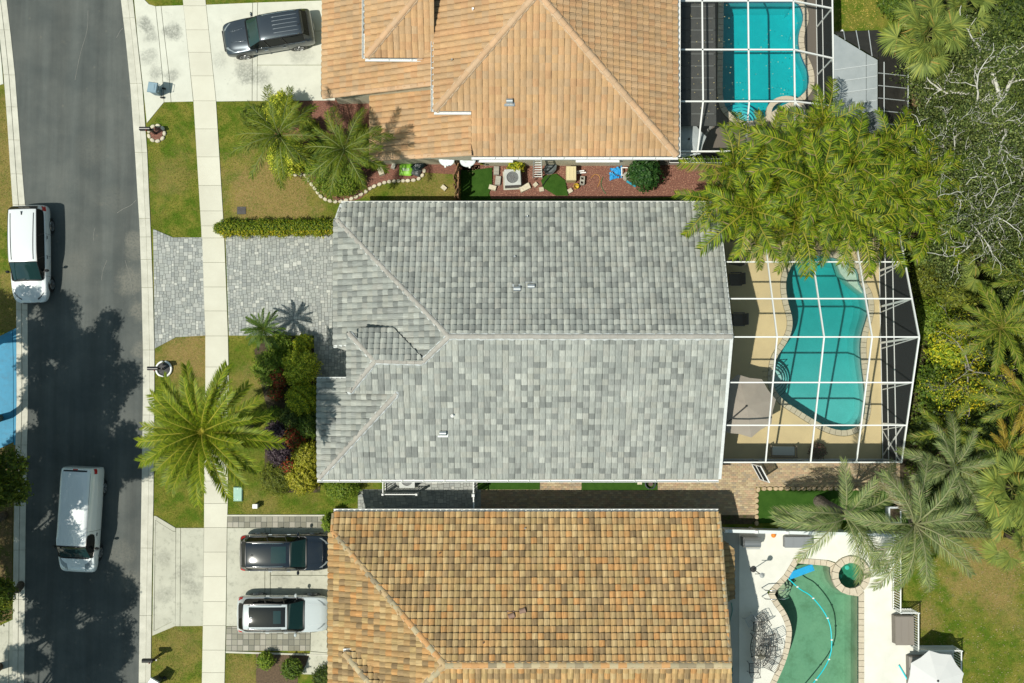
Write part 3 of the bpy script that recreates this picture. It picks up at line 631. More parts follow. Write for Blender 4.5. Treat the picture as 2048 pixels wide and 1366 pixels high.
def finish_roof(house, roof, chosen, limit=300):
    def key(t):
        pl, u, v, dz, ci, ts = t; p = pl.w(u + ts.w / 2, v + ts.row / 2); return -(p.z * 3 - (p - Vector((0, 3, p.z))).length * .25)
    chosen.sort(key=key); root = roof['root']
    for (pl, u, v, dz, ci, ts) in chosen[:limit]:
        ro = random.uniform(-.012, .012)
        m = Matrix((( pl.u.x, pl.v.x, pl.n.x, 0), (pl.u.y, pl.v.y, pl.n.y, 0), (pl.u.z, pl.v.z, pl.n.z, 0), (0, 0, 0, 1))); p = pl.w(u, v, dz) - house.location
        o = link('roof_tile', ts.meshes[ci], root, Matrix.Translation(p) @ m @ Matrix.Rotation(ro, 4, 'Z'))
    mb = roof['mb']
    for (pl, u, v, dz, ci, ts) in chosen[limit:]:
        tv, tf, tuv = ts.tpl(); col = jit(ts.pal[ci], ts.jit); ro = random.uniform(-.012, .012)
        mb.add([pl.w(u + x - ro * y, v + y + ro * x, z + dz) for x, y, z in tv], tf, col); roof['uv'] += [(u + a, v + b) for a, b in tuv]
    mb.uv = roof['uv']; o = mb.build('roof_tiles', ts.mat, root, off=house.location); tag(o, kind='stuff')
def ridge(house, root, a, b, m, r=.125, seg=.40, pal=((1, 1, 1),), mortar=None, up=.05, mr=.05):
    a = Vector(a) + Vector((0, 0, up)); b = Vector(b) + Vector((0, 0, up)); d = b - a; n = max(1, round(d.length / seg)); d /= n; dn = d.normalized()
    side = dn.cross(Vector((0, 0, 1))).normalized(); upv = side.cross(dn).normalized()
    for i in range(n):
        mb = MB(); p0 = a + d * i - a; K = 8; vs = []; col = random.choice(pal); j = random.uniform(.93, 1.06); col = tuple(x * j for x in col)
        for q, (off, rr, lift) in enumerate(((0, r, 0.0), (seg * 1.12, r * .90, .022))):
            for k in range(K + 1):
                t = math.pi * k / K; vs.append(p0 + dn * off + side * (math.cos(t) * rr) + upv * (math.sin(t) * rr * .72 + lift * 0 + (0 if q == 0 else -.012)))
        fs = [(k + 1, k, K + 1 + k, K + 2 + k) for k in range(K)] + [tuple(range(K, -1, -1))[::-1]] + [tuple(range(K + 1, 2 * K + 2))[::-1]]
        mb.add(vs, fs, col); jit = Vector((random.uniform(-.008, .008), random.uniform(-.008, .008), 0))
        o = mb.build('ridge_tile', m, root, smooth=False); o.location = a - house.location + jit
    if mortar:
        mb = MB(); n = int(d.length * (b - a).length / d.length / .06) if False else max(2, int((b - a).length / .07)); D = (b - a) / n
        for s_ in (-1, 1):
            vs = []
            for i in range(n + 1):
                p = a + D * i; wv = r * .93 + mr * (.5 + .5 * math.sin(i * .9 + s_) + random.uniform(-.25, .25)) ; vs += [p + side * (s_ * r * .7) - upv * -.02, p + side * (s_ * (r * .75 + wv * .35)) - upv * .005, p + side * (s_ * (r * .55 + wv * .75)) - upv * (.075)]
            fs = [(3 * i + q, 3 * i + q + 1, 3 * i + q + 4, 3 * i + q + 3) for i in range(n) for q in (0, 1)]
            mb.add(vs, fs)
        mb.build('mortar', mortar, root, off=house.location, fixn=True)
def deck_face(house, root, plane, polys, m, off=-.03):
    mb = MB()
    for q in polys:
        V = [plane.at(*p) + plane.n * off for p in q]
        if (V[1] - V[0]).cross(V[2] - V[1]).z < 0: V.reverse()
        lo = [v - Vector((0, 0, .16)) for v in V]; n = len(V)
        mb.add(V + lo, [tuple(range(n)), tuple(range(2 * n - 1, n - 1, -1))] + [(i, i + n, (i + 1) % n + n, (i + 1) % n) for i in range(n)])
    mb.build('roof_deck', m, root, off=house.location)
def gutter(house, root, a, b, out, m=WHITE, w=.11, clips=True):
    a = Vector(a); b = Vector(b); out = Vector((out[0], out[1], 0)).normalized(); mb = MB(); dz = Vector((0, 0, -.06)); o1 = out * .03; o2 = out * (w + .03)
    mb.beam(a + o2 + dz, b + o2 + dz, .022, .12); mb.beam(a + (o1 + o2) / 2 + dz * 2, b + (o1 + o2) / 2 + dz * 2, w, .012); mb.beam(a + o1 + dz * 1.2, b + o1 + dz * 1.2, .015, .14)
    if clips:
        d = b - a; n = int(d.length / 1.05)
        for i in range(1, n): mb.beam(a + d * (i / n) + o1 + dz * .1, a + d * (i / n) + o2 + dz * .1, .03, .012)
    mb.build('gutter', m, root, off=house.location)
def grow_w(w, d):
    w = [Vector((p[0], p[1])) for p in w]; n = len(w); ar = sum(w[i].x * w[(i + 1) % n].y - w[(i + 1) % n].x * w[i].y for i in range(n)); s = 1 if ar > 0 else -1; o = []
    for i in range(n):
        e1, e2 = w[i] - w[i - 1], w[(i + 1) % n] - w[i]; n1 = Vector((e1.y, -e1.x)).normalized() * s; n2 = Vector((e2.y, -e2.x)).normalized() * s; b = (n1 + n2)
        b = b.normalized() if b.length > .1 else n1; o.append(w[i] + b * (d / max(.5, b.dot(n1))))
    return o
def wall_part(house, poly, z0, z1, m, name='wall'): return MB().prism(poly, z0, z1).build(name, m, house, off=house.location)
def pipe_vent(house, root, p, m, r=.05, h=.28, name='vent_pipe'):
    mb = MB(); mb.lathe(p - Vector((0, 0, .05)), [(r * 2.4, .0), (r * 1.9, .09), (r * 1.05, .13), (r, h), (r * .75, h), (r * .75, h - .06)], 12); mb.build(name, m, root, off=house.location, smooth=False)
def hood_vent(house, root, p, m, ax=(1, 0), L=.34, r=.14):
    mb = MB(); ax = Vector((ax[0], ax[1], 0)).normalized(); sd_ = Vector((-ax.y, ax.x, 0)); K = 8; vs = []
    for s_ in (-.5, -.48, .5):
        for k in range(K + 1):
            t = math.pi * k / K; vs.append(p + ax * (s_ * L) + sd_ * (math.cos(t) * r) + Vector((0, 0, .10 + math.sin(t) * r)))
        vs += [p + ax * (s_ * L) - sd_ * r + Vector((0, 0, -.04)), p + ax * (s_ * L) + sd_ * r + Vector((0, 0, -.04))]
    q = K + 3; fs = [(g_ * q + k, g_ * q + (k + 1) % q, (g_ + 1) * q + (k + 1) % q, (g_ + 1) * q + k) for g_ in (0, 1) for k in range(q)] + [tuple(range(q))[::-1], tuple(range(2 * q, 3 * q))]
    mb.add(vs, fs); mb.box(p + Vector((0, 0, -.015)), (L + .2, r * 2 + .18, .03)); mb.build('roof_vent', m, root, off=house.location, fixn=True)
DECKD = M('roof_underlay', (.035, .033, .03), rough=.95)
MORT_G = M('grey_mortar', (.58, .60, .60), (.45, .48, .48), 12, rough=.9, bump=.6, bscale=40, spec=.2)
MORT_O = M('sand_mortar', (.58, .44, .30), (.44, .31, .20), 12, rough=.9, bump=.6, bscale=40, spec=.2)
TILE_G = M('grey_tile', (1.05, 1.05, 1.04), (.86, .87, .86), .45, attr=True, rough=.75, streak=(45, 3, .26), grain=.06, spec=.3)
TILE_T = M('terracotta_tile', (1.06, 1.05, 1.03), (.84, .84, .84), .5, attr=True, rough=.8, streak=(50, 3.5, .16), grain=.08, gscale=25, spec=.25)
TILE_B = M('blend_tile', (1.05, 1.04, 1.02), (.84, .85, .86), .45, attr=True, rough=.8, streak=(22, 2, .30), grain=.06, spec=.25)
CAPG = M('ridge_grey', (.37, .35, .315), (.31, .295, .265), 5, rough=.85, attr=True, grain=.12, gscale=40)
CAPT = M('ridge_terracotta', (1, 1, 1), None, rough=.85, attr=True, grain=.12, gscale=40)

# ---------------------------------------------------------------- grey tiled house in the middle
EH = 2.6; KP = .45
hg = thing('house', 'low house in the middle with mottled light grey tiled roof', 'house', P(1050, 683, 0))
rg = {'root': link('roof', None, hg), 'mb': MB(), 'uv': []}; RG = rg['root']
pN = Plane(P(1050, 408, EH), (0, -1), KP); pS = Plane(P(1050, 957, EH), (0, 1), KP)
# let both slopes meet at the ridge seen at y = 673
yN, yS = pN.pt.y, pS.pt.y
hr = EH + KP * 6.65
for _ in range(20): ry = P(1050, 673, hr).y; hr = EH + KP * (yN - ry)
pS = Plane(pS.pt, (0, 1), (hr - EH) / (ry - yS))
hW = pN.at(672, 437).z
pW = Plane(P(668, 560, hW), (1, 0), (hr - hW) / (pN.at(898, 673).x - P(668, 560, hW).x))
pW3 = Plane(P(635, 860, EH), (1, 0), (pS.at(793, 788).z - EH) / (pS.at(793, 788).x - P(635, 860, EH).x))
hE = pS.at(700, 783).z
pE = Plane(P(695, 725, hE), (1, 0), (pS.at(750, 722).z - hE) / (pS.at(750, 722).x - P(695, 725, hE).x))
hP2 = pS.at(750, 722).z; yP2 = pS.at(750, 722).y
pn = Plane(P(750, 657, hE + .04), (0, -1), (hP2 - hE + .05) / (P(750, 657, hE + .04).y - yP2))
GPAL0 = [(.385, .40, .37), (.34, .36, .335), (.31, .33, .31), (.28, .30, .285), (.235, .25, .24), (.36, .37, .335), (.43, .445, .41), (.33, .35, .33), (.36, .38, .355), (.20, .215, .208), (.37, .375, .345), (.30, .315, .30)]
GPAL = [tuple((.278 + (x - .33) * .74 + (.003, .002, -.003)[i]) for i, x in enumerate(c)) for c in GPAL0]
tsG = TileSet(.300, .292, .055, .085, prof_round, GPAL, TILE_G)
tsG2 = TileSet(.300, .300, .022, .030, prof_flat, [tuple(x * 1.06 for x in c) for c in GPAL], TILE_G)
ch = []
qN = [[(683, 408), (1434, 408), (1464, 672), (898, 672)], [(683, 408), (898, 672), (673, 438)]]
qS = [[(898, 674), (1464, 674), (1438, 958), (793, 958), (793, 788)], [(793, 788), (793, 958), (636, 958)], [(845, 724), (898, 674), (793, 788)], [(750, 722), (845, 724), (793, 788), (701, 786)]]
qW = [[(672, 438), (897, 673), (668, 672), (668, 440)], [(668, 672), (897, 673), (846, 724), (740, 716), (668, 693)]]
qW3 = [[(635, 757), (702, 757), (702, 785), (635, 785)], [(635, 785), (793, 787), (636, 957)]]
qE = [[(695, 664), (750, 721), (701, 784), (695, 784)]]
qn = [[(718, 658), (788, 658), (842, 714), (845, 723), (750, 721), (716, 682)]]
cover(hg, rg, pN, qN, tsG, ch); cover(hg, rg, pS, qS, tsG2, ch, umod=.1); cover(hg, rg, pW, qW, tsG, ch); cover(hg, rg, pW3, qW3, tsG, ch); cover(hg, rg, pE, qE, tsG, ch); cover(hg, rg, pn, qn, tsG, ch)
finish_roof(hg, rg, ch)
for pl, q in ((pN, qN), (pS, qS), (pW, qW), (pW3, qW3), (pE, qE), (pn, qn)): deck_face(hg, RG, pl, q, DECKD)
A_ = pS.at(898, 673); B_ = pS.at(1463, 673)
for a, b in ((A_, B_), (pN.at(674, 440), A_), (pS.at(845, 724), A_), (pS.at(845, 724), pS.at(752, 722)), (pE.at(697, 666), pS.at(750, 722)), (pS.at(700, 783), pS.at(750, 722)), (pS.at(638, 957), pS.at(793, 788))):
    ridge(hg, RG, a, b, CAPG, r=.125, seg=.36, mortar=MORT_G)
for p in (A_, pS.at(845, 724), pS.at(750, 722), pS.at(793, 788), pS.at(700, 783)): 
    MB().lathe(p + Vector((0, 0, .0)), [(.16, -.02), (.13, .07), (.07, .10), (0, .11)], 9).build('mortar_cap', MORT_G, RG, off=hg.location)
# rake tiles along the open gable edges
RAKEG = M('rake_grey', (.60, .62, .61), (.52, .54, .53), 8, rough=.85)
for a, b in ((pN.at(1435, 408), B_), (pS.at(1439, 958), B_), (pN.at(683, 409), pN.at(673, 437)), (pW3.at(635, 757), pW3.at(702, 757)), (pW.at(668, 693), pW.at(697, 693))):
    d = b - a; n = max(1, round(d.length / .33)); mb = MB()
    for i in range(n):
        p, q = a + d * (i / n), a + d * ((i + 1.05) / n); mb.beam(p + Vector((0, 0, .055)), q + Vector((0, 0, .035)), .15, .05)
    mb.build('rake_edging', RAKEG, RG, off=hg.location)
gutter(hg, RG, P(682, 408, EH - .02), P(1434, 408, EH - .02), (0, 1)); gutter(hg, RG, P(634, 958.5, EH - .02), P(1438, 958.5, EH - .02), (0, -1))
for a, b in ((P(668, 440, hW), P(668, 693, hW)), (P(635, 757, EH), P(635, 957, EH)), (P(695, 664, hE), P(695, 784, hE)), (P(716, 658, hE + .04), P(788, 658, hE + .04))):
    MB().beam(Vector(a) + Vector((.03, 0, -.12)), Vector(b) + Vector((.03, 0, -.12)), .03, .22).build('fascia', WALLG, RG, off=hg.location)
fp = [P(690, 412, EH), P(1432, 412, EH), P(1432, 952, EH), P(645, 952, EH), P(645, 762, EH), P(705, 762, EH), P(705, 688, EH), P(678, 688, EH), P(678, 425, EH)]
fpw = grow_w(fp, -.42); wall_part(hg, fpw, -.1, EH - .06, WALLG)
ex_ = fpw[1].x; mb = MB(); y_a, y_b = fpw[1].y, fpw[2].y
mb.add([(ex_, y_a, EH - .2), (ex_, y_b, EH - .2), (ex_, ry, hr - .35), (ex_ - .2, y_a, EH - .2), (ex_ - .2, y_b, EH - .2), (ex_ - .2, ry, hr - .35)], [(0, 1, 2), (5, 4, 3), (0, 2, 5, 3), (1, 4, 5, 2)]); mb.build('gable_wall', WALLG, hg, off=hg.location, fixn=True)
sx_ = P(705, 725, hE).x + .45; sy1, sy0 = P(705, 662, hE).y - .2, P(705, 780, hE).y + .2   # entry tower wall
MB().box((sx_ + .9, (sy0 + sy1) / 2, (hE - .1) / 2), (1.8, abs(sy1 - sy0), hE - .15)).build('entry_wall', WALLG, hg, off=hg.location)
for px, py in ((1034, 578), (1062, 573)): hood_vent(hg, RG, pN.at(px, py), GALV)
hood_vent(hg, RG, pS.at(886, 866), GALV, L=.32, r=.12)
for px, py, pl in ((1029, 514, pN), (1054, 434, pN), (905, 831, pS)): pipe_vent(hg, RG, pl.at(px, py), GALV if py < 800 else WHITEP)

# ---------------------------------------------------------------- terracotta house above (only its southern half is in view)
TE = 4.5
ht = thing('house', 'tall house with plain light terracotta tiled hip roof', 'house', P(1100, 150, 0))
rt = {'root': link('roof', None, ht), 'mb': MB(), 'uv': []}; RT = rt['root']
tS = Plane(P(1150, 312, TE), (0, 1), .457); tE = Plane(P(1355, 150, TE), (-1, 0), .457)
cw = tS.at(868, 222); tW = Plane(cw, (1, 0), .457)
tg = Plane(P(645, 100, 2.6), (1, 0), .45); tl = Plane(P(740, 250, 2.5), (1, 0), .42)
hd = 5.05; tdW = Plane(P(730, 60, hd), (1, 0), .45); tdS = Plane(P(800, 115, hd), (0, 1), .45)
TPAL = [(.47, .295, .15), (.455, .29, .155), (.48, .29, .15), (.44, .29, .16), (.455, .30, .17), (.48, .305, .16), (.455, .27, .14), (.42, .285, .165)]
tsT = TileSet(.300, .372, .062, .055, prof_round, TPAL, TILE_T, jitter=.06)
tsT2 = TileSet(.300, .372, .034, .026, prof_round, TPAL, TILE_T, jitter=.06)
tsE = TileSet(.318, .335, .055, .050, prof_s, TPAL, TILE_T, jitter=.07, n=8)
ch = []
N_ = -330
apx = None
# apex of the hips: intersect planes in plan
def meet(p1, p2, p3):
    A = Matrix((p1.n, p2.n, p3.n)); return A.inverted() @ Vector((p1.n.dot(p1.pt), p2.n.dot(p2.pt), p3.n.dot(p3.pt)))
def proj(p):
    d = Vector(p) - Vector((0, 0, H)); x = d.x; y = d.y * CT + d.z * ST; z = -d.y * ST + d.z * CT
    return (1024 + F * x / -z, 683 - F * y / -z)
ap = meet(tS, tE, tW); apq = proj(ap); nr = proj(ap + Vector((0, 9, 0)))
qtS = [[(943, 312), (1355, 312), apq, (943, 222)], [(868, 222), (943, 222), apq]]
qtE = [[(1355, 312), (1355, N_), nr, apq]]
qtW = [[(868, 222), apq, nr, (868, N_)]]
qtg = [[(645, 194), (645, N_), (868, N_), (868, 168)]]
qtl = [[(740, 190), (868, 173), (944, 166), (944, 308), (740, 319)]]
# dormer hip line
hp0 = tdS.at(732, 114); hp1 = hp0 + Vector((3.2, 3.2, 3.2 * .45)); hq = proj(hp1)
qtd1 = [[(731, 114), hq, (hq[0], N_), (731, N_)]]; qtd2 = [[(731, 115), (868, 116), (868, hq[1] - 6), hq]]
cover(ht, rt, tS, qtS, tsT2, ch); cover(ht, rt, tE, qtE, tsE, ch); cover(ht, rt, tW, qtW, tsT, ch)
cover(ht, rt, tg, qtg, tsT, ch); cover(ht, rt, tl, qtl, tsT, ch); cover(ht, rt, tdW, qtd1, tsT, ch); cover(ht, rt, tdS, qtd2, tsT2, ch)
ch = [t_ for t_ in ch if proj(t_[0].w(t_[1], t_[2]))[1] > -40 ] + [t_ for t_ in ch if proj(t_[0].w(t_[1], t_[2]))[1] <= -40]
inn = [t_ for t_ in ch if proj(t_[0].w(t_[1], t_[2]))[1] > 6]; outn = [t_ for t_ in ch if proj(t_[0].w(t_[1], t_[2]))[1] <= 6]
finish_roof(ht, rt, inn)
if outn:
    r2 = {'root': RT, 'mb': MB(), 'uv': []}; finish_roof(ht, r2, outn, limit=0)
for pl, q in ((tS, qtS), (tE, qtE), (tW, qtW), (tg, qtg), (tl, qtl), (tdW, qtd1), (tdS, qtd2)): deck_face(ht, RT, pl, q, DECKD)
CP = [(.48, .31, .18), (.52, .33, .19), (.45, .30, .18), (.50, .34, .21)]
for a, b in ((tS.at(869, 221), ap), (tS.at(1354, 311), ap), (ap, ap + Vector((0, 9, 0))), (hp0, hp1)): ridge(ht, RT, a, b, CAPT, r=.15, seg=.40, pal=CP, mortar=MORT_O, mr=.03)
for a, b in ((tg.at(646, 194), tg.at(868, 167)), (tl.at(741, 318), tl.at(943, 307))):
    ridge(ht, RT, a, b, CAPT, r=.13, seg=.42, pal=CP, up=.02)
gutter(ht, RT, P(943, 313, TE - .02), P(1356, 313, TE - .02), (0, -1)); gutter(ht, RT, tW.at(868, 222.5), tS.at(942, 222.5), (0, -1), clips=True)
gutter(ht, RT, P(1355, 313, TE - .02), P(1355, -250, TE - .02), (1, 0)); gutter(ht, RT, tW.at(868, 222), tW.at(868, -250), (-1, 0)); gutter(ht, RT, P(730, 116, hd), P(868, 117, hd), (0, -1)); gutter(ht, RT, P(730, 116, hd), P(730, -250, hd), (-1, 0))
MB().beam(P(645, 194, 2.5), P(645, -250, 2.5), .05, .2).build('fascia', WALLC, RT, off=ht.location)
fpt = grow_w([P(872, -260, TE), P(1351, -260, TE), P(1351, 309, TE), P(946, 309, TE), P(946, 220, TE), P(872, 220, TE)], -.42)
wall_part(ht, fpt, -.1, TE - .1, WALLC)
wall_part(ht, grow_w([P(651, -260, 2.6), P(880, -260, 2.6), P(880, 186, 2.6), P(651, 190, 2.6)], -.25), -.1, 2.5, WALLC, 'garage_wall')
wall_part(ht, grow_w([P(745, 183, 2.5), P(950, 175, 2.5), P(950, 316, 2.5), P(745, 316, 2.5)], -.22), -.1, 2.42, WALLC, 'wing_wall')
# wedge walls that carry the sloping wing roofs
for (pl, q, nm) in ((tg, [(660, 186), (866, 165), (866, -240), (660, -240)], 'garage_gable'), (tl, [(752, 195), (942, 178), (942, 300), (752, 310)], 'wing_gable')):
    V = [pl.at(*p) - Vector((0, 0, .22)) for p in q]; lo = [Vector((v.x, v.y, 2.3)) for v in V]; n = 4
    MB().add(V + lo, [(0, 1, 2, 3), (7, 6, 5, 4)] + [(i, i + n, (i + 1) % n + n, (i + 1) % n) for i in range(n)]).build(nm, WALLC, ht, off=ht.location, fixn=True)
# south windows, seen at a slant under the gutter
sy = fpt[2].y if fpt[2].y < fpt[3].y + 1 else fpt[3].y
for cx, wd2 in ((990, 62), (1197, 78), (1085, 0)):
    if not wd2: continue
    c = P(cx, 320, 2.2); w_ = wd2 / 38 ; fr = MB(); y_ = sy - .03
    for dx in (-w_ / 2, 0, w_ / 2): fr.box((c.x + dx, y_, 2.3), (.07, .07, 1.3))
    for dz in (1.65, 2.95): fr.box((c.x, y_, dz), (w_ + .07, .05, .05))
    fo = fr.build('window', WHITE, ht, off=ht.location)
    MB().box((c.x, y_ - .07, 1.58), (w_ + .2, .14, .08)).build('sill', WHITEP, fo, off=ht.location); MB().box((c.x, y_ + .012, 2.3), (w_, .02, 1.25)).build('pane', GLASSD, fo, off=ht.location)
    for s_ in (-1, 1): MB().box((c.x + s_ * (w_ / 2 + .2), y_ + .0, 2.3), (.24, .05, 1.5)).build('shutter', M('blue_grey_shutter', (.32, .36, .37), rough=.6), fo, off=ht.location)
hood_vent(ht, RT, tS.at(1019, 203), GALV, L=.30, r=.14); pipe_vent(ht, RT, tW.at(946, 20), TILE_T); pipe_vent(ht, RT, tW.at(904, 121), GALV, r=.035)

# ---------------------------------------------------------------- orange and tan blend house below
hb = thing('house', 'house at the bottom with orange and tan blended roof tiles', 'house', P(1060, 1300, 0))
rb = {'root': link('roof', None, hb), 'mb': MB(), 'uv': []}; RB = rb['root']
bN = Plane(P(1050, 1025, EH), (0, -1), KP)
hB = EH + 3
for _ in range(20): rby = P(1050, 1330, hB).y; hB = EH + KP * (bN.pt.y - rby)
bS = Plane(Vector((0, rby, hB)) + Vector((0, -7, -7 * KP)), (0, 1), KP)
hw2 = bN.at(664, 1063).z
bW = Plane(P(658, 1180, hw2), (1, 0), (hB - hw2) / (bN.at(890, 1330).x - P(658, 1180, hw2).x))
he2 = bW.at(686, 1303).z + .35
bEW = Plane(P(687, 1350, he2), (1, 0), KP); bEN = Plane(P(750, 1305, he2), (0, -1), KP)
BPAL = [(.42, .29, .135), (.39, .275, .125), (.43, .305, .15), (.44, .25, .10), (.42, .26, .115), (.44, .235, .09), (.27, .185, .09), (.30, .205, .105), (.33, .225, .11), (.41, .27, .12), (.45, .325, .165), (.36, .25, .12), (.38, .24, .105), (.43, .27, .12), (.24, .165, .085)]
tsB = TileSet(.288, .332, .060, .095, prof_round, BPAL, TILE_B, jitter=.1)
ch = []
S_ = 1700
hx = bEN.at(688, 1305); hx1 = hx + Vector((2.0, -2.0, 2 * KP)); hxq = proj(hx1)
rq = proj(hx1 + Vector((3.2, 0, 0)))
qbN = [[(668, 1025), (1436, 1025), (1462, 1329), (890, 1329)], [(668, 1025), (890, 1329), (664, 1063)]]
qbS = [[(891, 1331), (1462, 1331), (1478, S_), (700, S_), (700, 1520)]]
qbW = [[(664, 1063), (889, 1329), (658, 1329), (658, 1066)], [(658, 1329), (889, 1329), (800, 1420), (658, 1400)]]
qbEW = [[(687, 1305), hxq, (687, 1450)]]; qbEN = [[(687, 1305), (825, 1305), (900, 1372), rq, hxq]]
cover(hb, rb, bN, qbN, tsB, ch); cover(hb, rb, bW, qbW, tsB, ch); cover(hb, rb, bEW, qbEW, tsB, ch); cover(hb, rb, bEN, qbEN, tsB, ch)
ch2 = []; cover(hb, rb, bS, qbS, tsB, ch2)
vis = [t_ for t_ in ch if proj(t_[0].w(t_[1] + .15, t_[2] + .15))[1] < 1360]; inv = [t_ for t_ in ch if proj(t_[0].w(t_[1] + .15, t_[2] + .15))[1] >= 1360] + ch2
finish_roof(hb, rb, vis); r2 = {'root': RB, 'mb': MB(), 'uv': []}; finish_roof(hb, r2, inv, limit=0)
for pl, q in ((bN, qbN), (bS, qbS), (bW, qbW), (bEW, qbEW), (bEN, qbEN)): deck_face(hb, RB, pl, q, DECKD)
CPB = [(.38, .32, .20), (.42, .30, .16), (.50, .27, .11), (.27, .22, .14), (.44, .36, .22)]
A2_ = bN.at(890, 1330)
for a, b in ((bN.at(665, 1064), A2_), (A2_, bN.at(1461, 1330)), (A2_ + Vector((-2.6, -2.6, -2.6 * KP)), A2_), (hx, hx1), (hx1, hx1 + Vector((3.0, 0, 0)))): ridge(hb, RB, a, b, CAPT, r=.15, seg=.40, pal=CPB, mortar=MORT_O, mr=.02)
ridge(hb, RB, bN.at(1437, 1028), bN.at(1461, 1329), CAPT, r=.12, seg=.36, pal=CPB, up=.02); ridge(hb, RB, bN.at(667, 1027), bN.at(664, 1062), CAPT, r=.10, seg=.34, pal=CPB, up=.0)
# lower rear tiles beyond the gable rake
lr = Plane(P(1466, 1110, 2.3), (-1, 0), KP)
r3 = {'root': RB, 'mb': MB(), 'uv': []}; c3 = []; ql = [[(1437, 1072), (1466, 1098), (1466, 1196), (1440, 1210)]]
cover(hb, r3, lr, ql, tsB, c3); finish_roof(hb, r3, c3, limit=0); deck_face(hb, RB, lr, ql, DECKD)
gutter(hb, RB, P(667, 1024, EH - .02), P(1437, 1024, EH - .02), (0, 1)); MB().beam(P(657.5, 1066, hw2 - .05), P(657.5, 1500, hw2 - .05), .03, .14).build('gutter', WHITE, RB, off=hb.location)
gutter(hb, RB, P(686, 1304, he2), P(750, 1303, he2), (0, 1), clips=False)
fpb = grow_w([P(670, 1030, EH), P(1432, 1030, EH), P(1446, 1560, EH), P(670, 1560, EH)], -.42); wall_part(hb, fpb, -.1, EH - .06, WALLC)
ex_ = fpb[1].x; y_a = fpb[1].y; mb = MB(); mb.add([(ex_, y_a, EH - .2), (ex_, 2 * rby - y_a, EH - .2), (ex_, rby, hB - .35), (ex_ - .2, y_a, EH - .2), (ex_ - .2, 2 * rby - y_a, EH - .2), (ex_ - .2, rby, hB - .35)], [(0, 1, 2), (5, 4, 3), (0, 2, 5, 3), (1, 4, 5, 2)]); mb.build('gable_wall', WALLC, hb, off=hb.location, fixn=True)
BRV = M('brown_vent', (.24, .15, .11), rough=.7)
hood_vent(hb, RB, bN.at(1023, 1231), BRV, ax=(.9, .3), L=.3, r=.13); hood_vent(hb, RB, bN.at(1045, 1221), BRV, ax=(.9, .3), L=.3, r=.13)
for px, py in ((1050, 1056), (967, 1284), (880, 1105)): pipe_vent(hb, RB, bN.at(px, py), BRV if px < 1000 else GREYM, r=.035)
# ================================================================ swimming pools
def resample(w, step):
    """closed world loop -> evenly spaced points"""
    n = len(w); L = [(w[(i + 1) % n] - w[i]).length for i in range(n)]; T = sum(L); m = max(3, round(T / step)); o = []; acc = 0; i = 0
    for k in range(m):
        d = T * k / m
        while acc + L[i] < d - 1e-9: acc += L[i]; i = (i + 1) % n
        o.append(w[i] + (w[(i + 1) % n] - w[i]) * ((d - acc) / max(L[i], 1e-9)))
    return o
def make_pool(name, label, outline, depth, tint, floor_m, cop_m, cw, water_z, cstep=.30, ripple=.25, rs=3.0, rings=None, slope=None, cop_top=.06, limit=300, tile_m=None):
    w = grow(outline, 0.0); c = sum(w, Vector((0, 0))) / len(w); r = thing(name, label, 'swimming pool', (c.x, c.y, 0))
    fl = MB(); n = len(w); inn = grow_w(w, -.02)
    def dz(p):
        if not slope: return -depth
        (ax, ay, z0, z1) = slope; t = max(0, min(1, (p.x * ax + p.y * ay - z0[0]) / (z0[1] - z0[0]))); return -(z1[0] + (z1[1] - z1[0]) * t)
    rad = [.0, .45]; lo = grow_w(w, -.30); mid = grow_w(w, -.08)
    vs = [(p.x, p.y, .0) for p in w] + [(p.x, p.y, dz(p) * .75) for p in mid] + [(p.x, p.y, dz(p)) for p in lo]
    fs = [(a * n + i, (a + 1) * n + i, (a + 1) * n + (i + 1) % n, a * n + (i + 1) % n) for a in (0, 1) for i in range(n)]
    tr = tessellate_polygon([[Vector((p.x, p.y, 0)) for p in lo]]); fs += [tuple(2 * n + i for i in t) for t in tr]
    fl.add(vs, fs); fl.build('basin', floor_m, r, off=r.location, fixn=True)
    if tile_m:
        tb = MB(); tb.add([(p.x, p.y, .0) for p in inn] + [(p.x, p.y, water_z - .12) for p in inn], [(i, (i + 1) % n, (i + 1) % n + n, i + n) for i in range(n)]); tb.build('waterline_tile', tile_m, r, off=r.location)
    MB().prism(grow_w(w, -.004), -3.2, water_z).build('water', water_mat(name + '_water_' + str(round(c.x)), tint, ripple, rs, rings), r, off=r.location)
    # coping stones
    a = resample(w, cstep); m = len(a); a2 = grow_w(a, cw); a1 = grow_w(a, -.03); cop = MB() if m > limit else None
    for i in range(m):
        j = (i + 1) % m; g = .035
        p = [a1[i].lerp(a1[j], g), a1[i].lerp(a1[j], 1 - g), a2[i].lerp(a2[j], 1 - g), a2[i].lerp(a2[j], g)]
        if parea([(q.x, q.y) for q in p]) < 1e-4: continue
        cc = sum(p, Vector((0, 0))) / 4; mb = MB(); k = random.uniform(.93, 1.06); z = cop_top + random.uniform(-.002, .002)
        mb.prism([(q.x - cc.x, q.y - cc.y) for q in p], -.03, z, (k, k, k)); o = mb.build('coping_stone', cop_m, r); o.location = (cc.x - r.location.x, cc.y - r.location.y, 0)
    return r, w
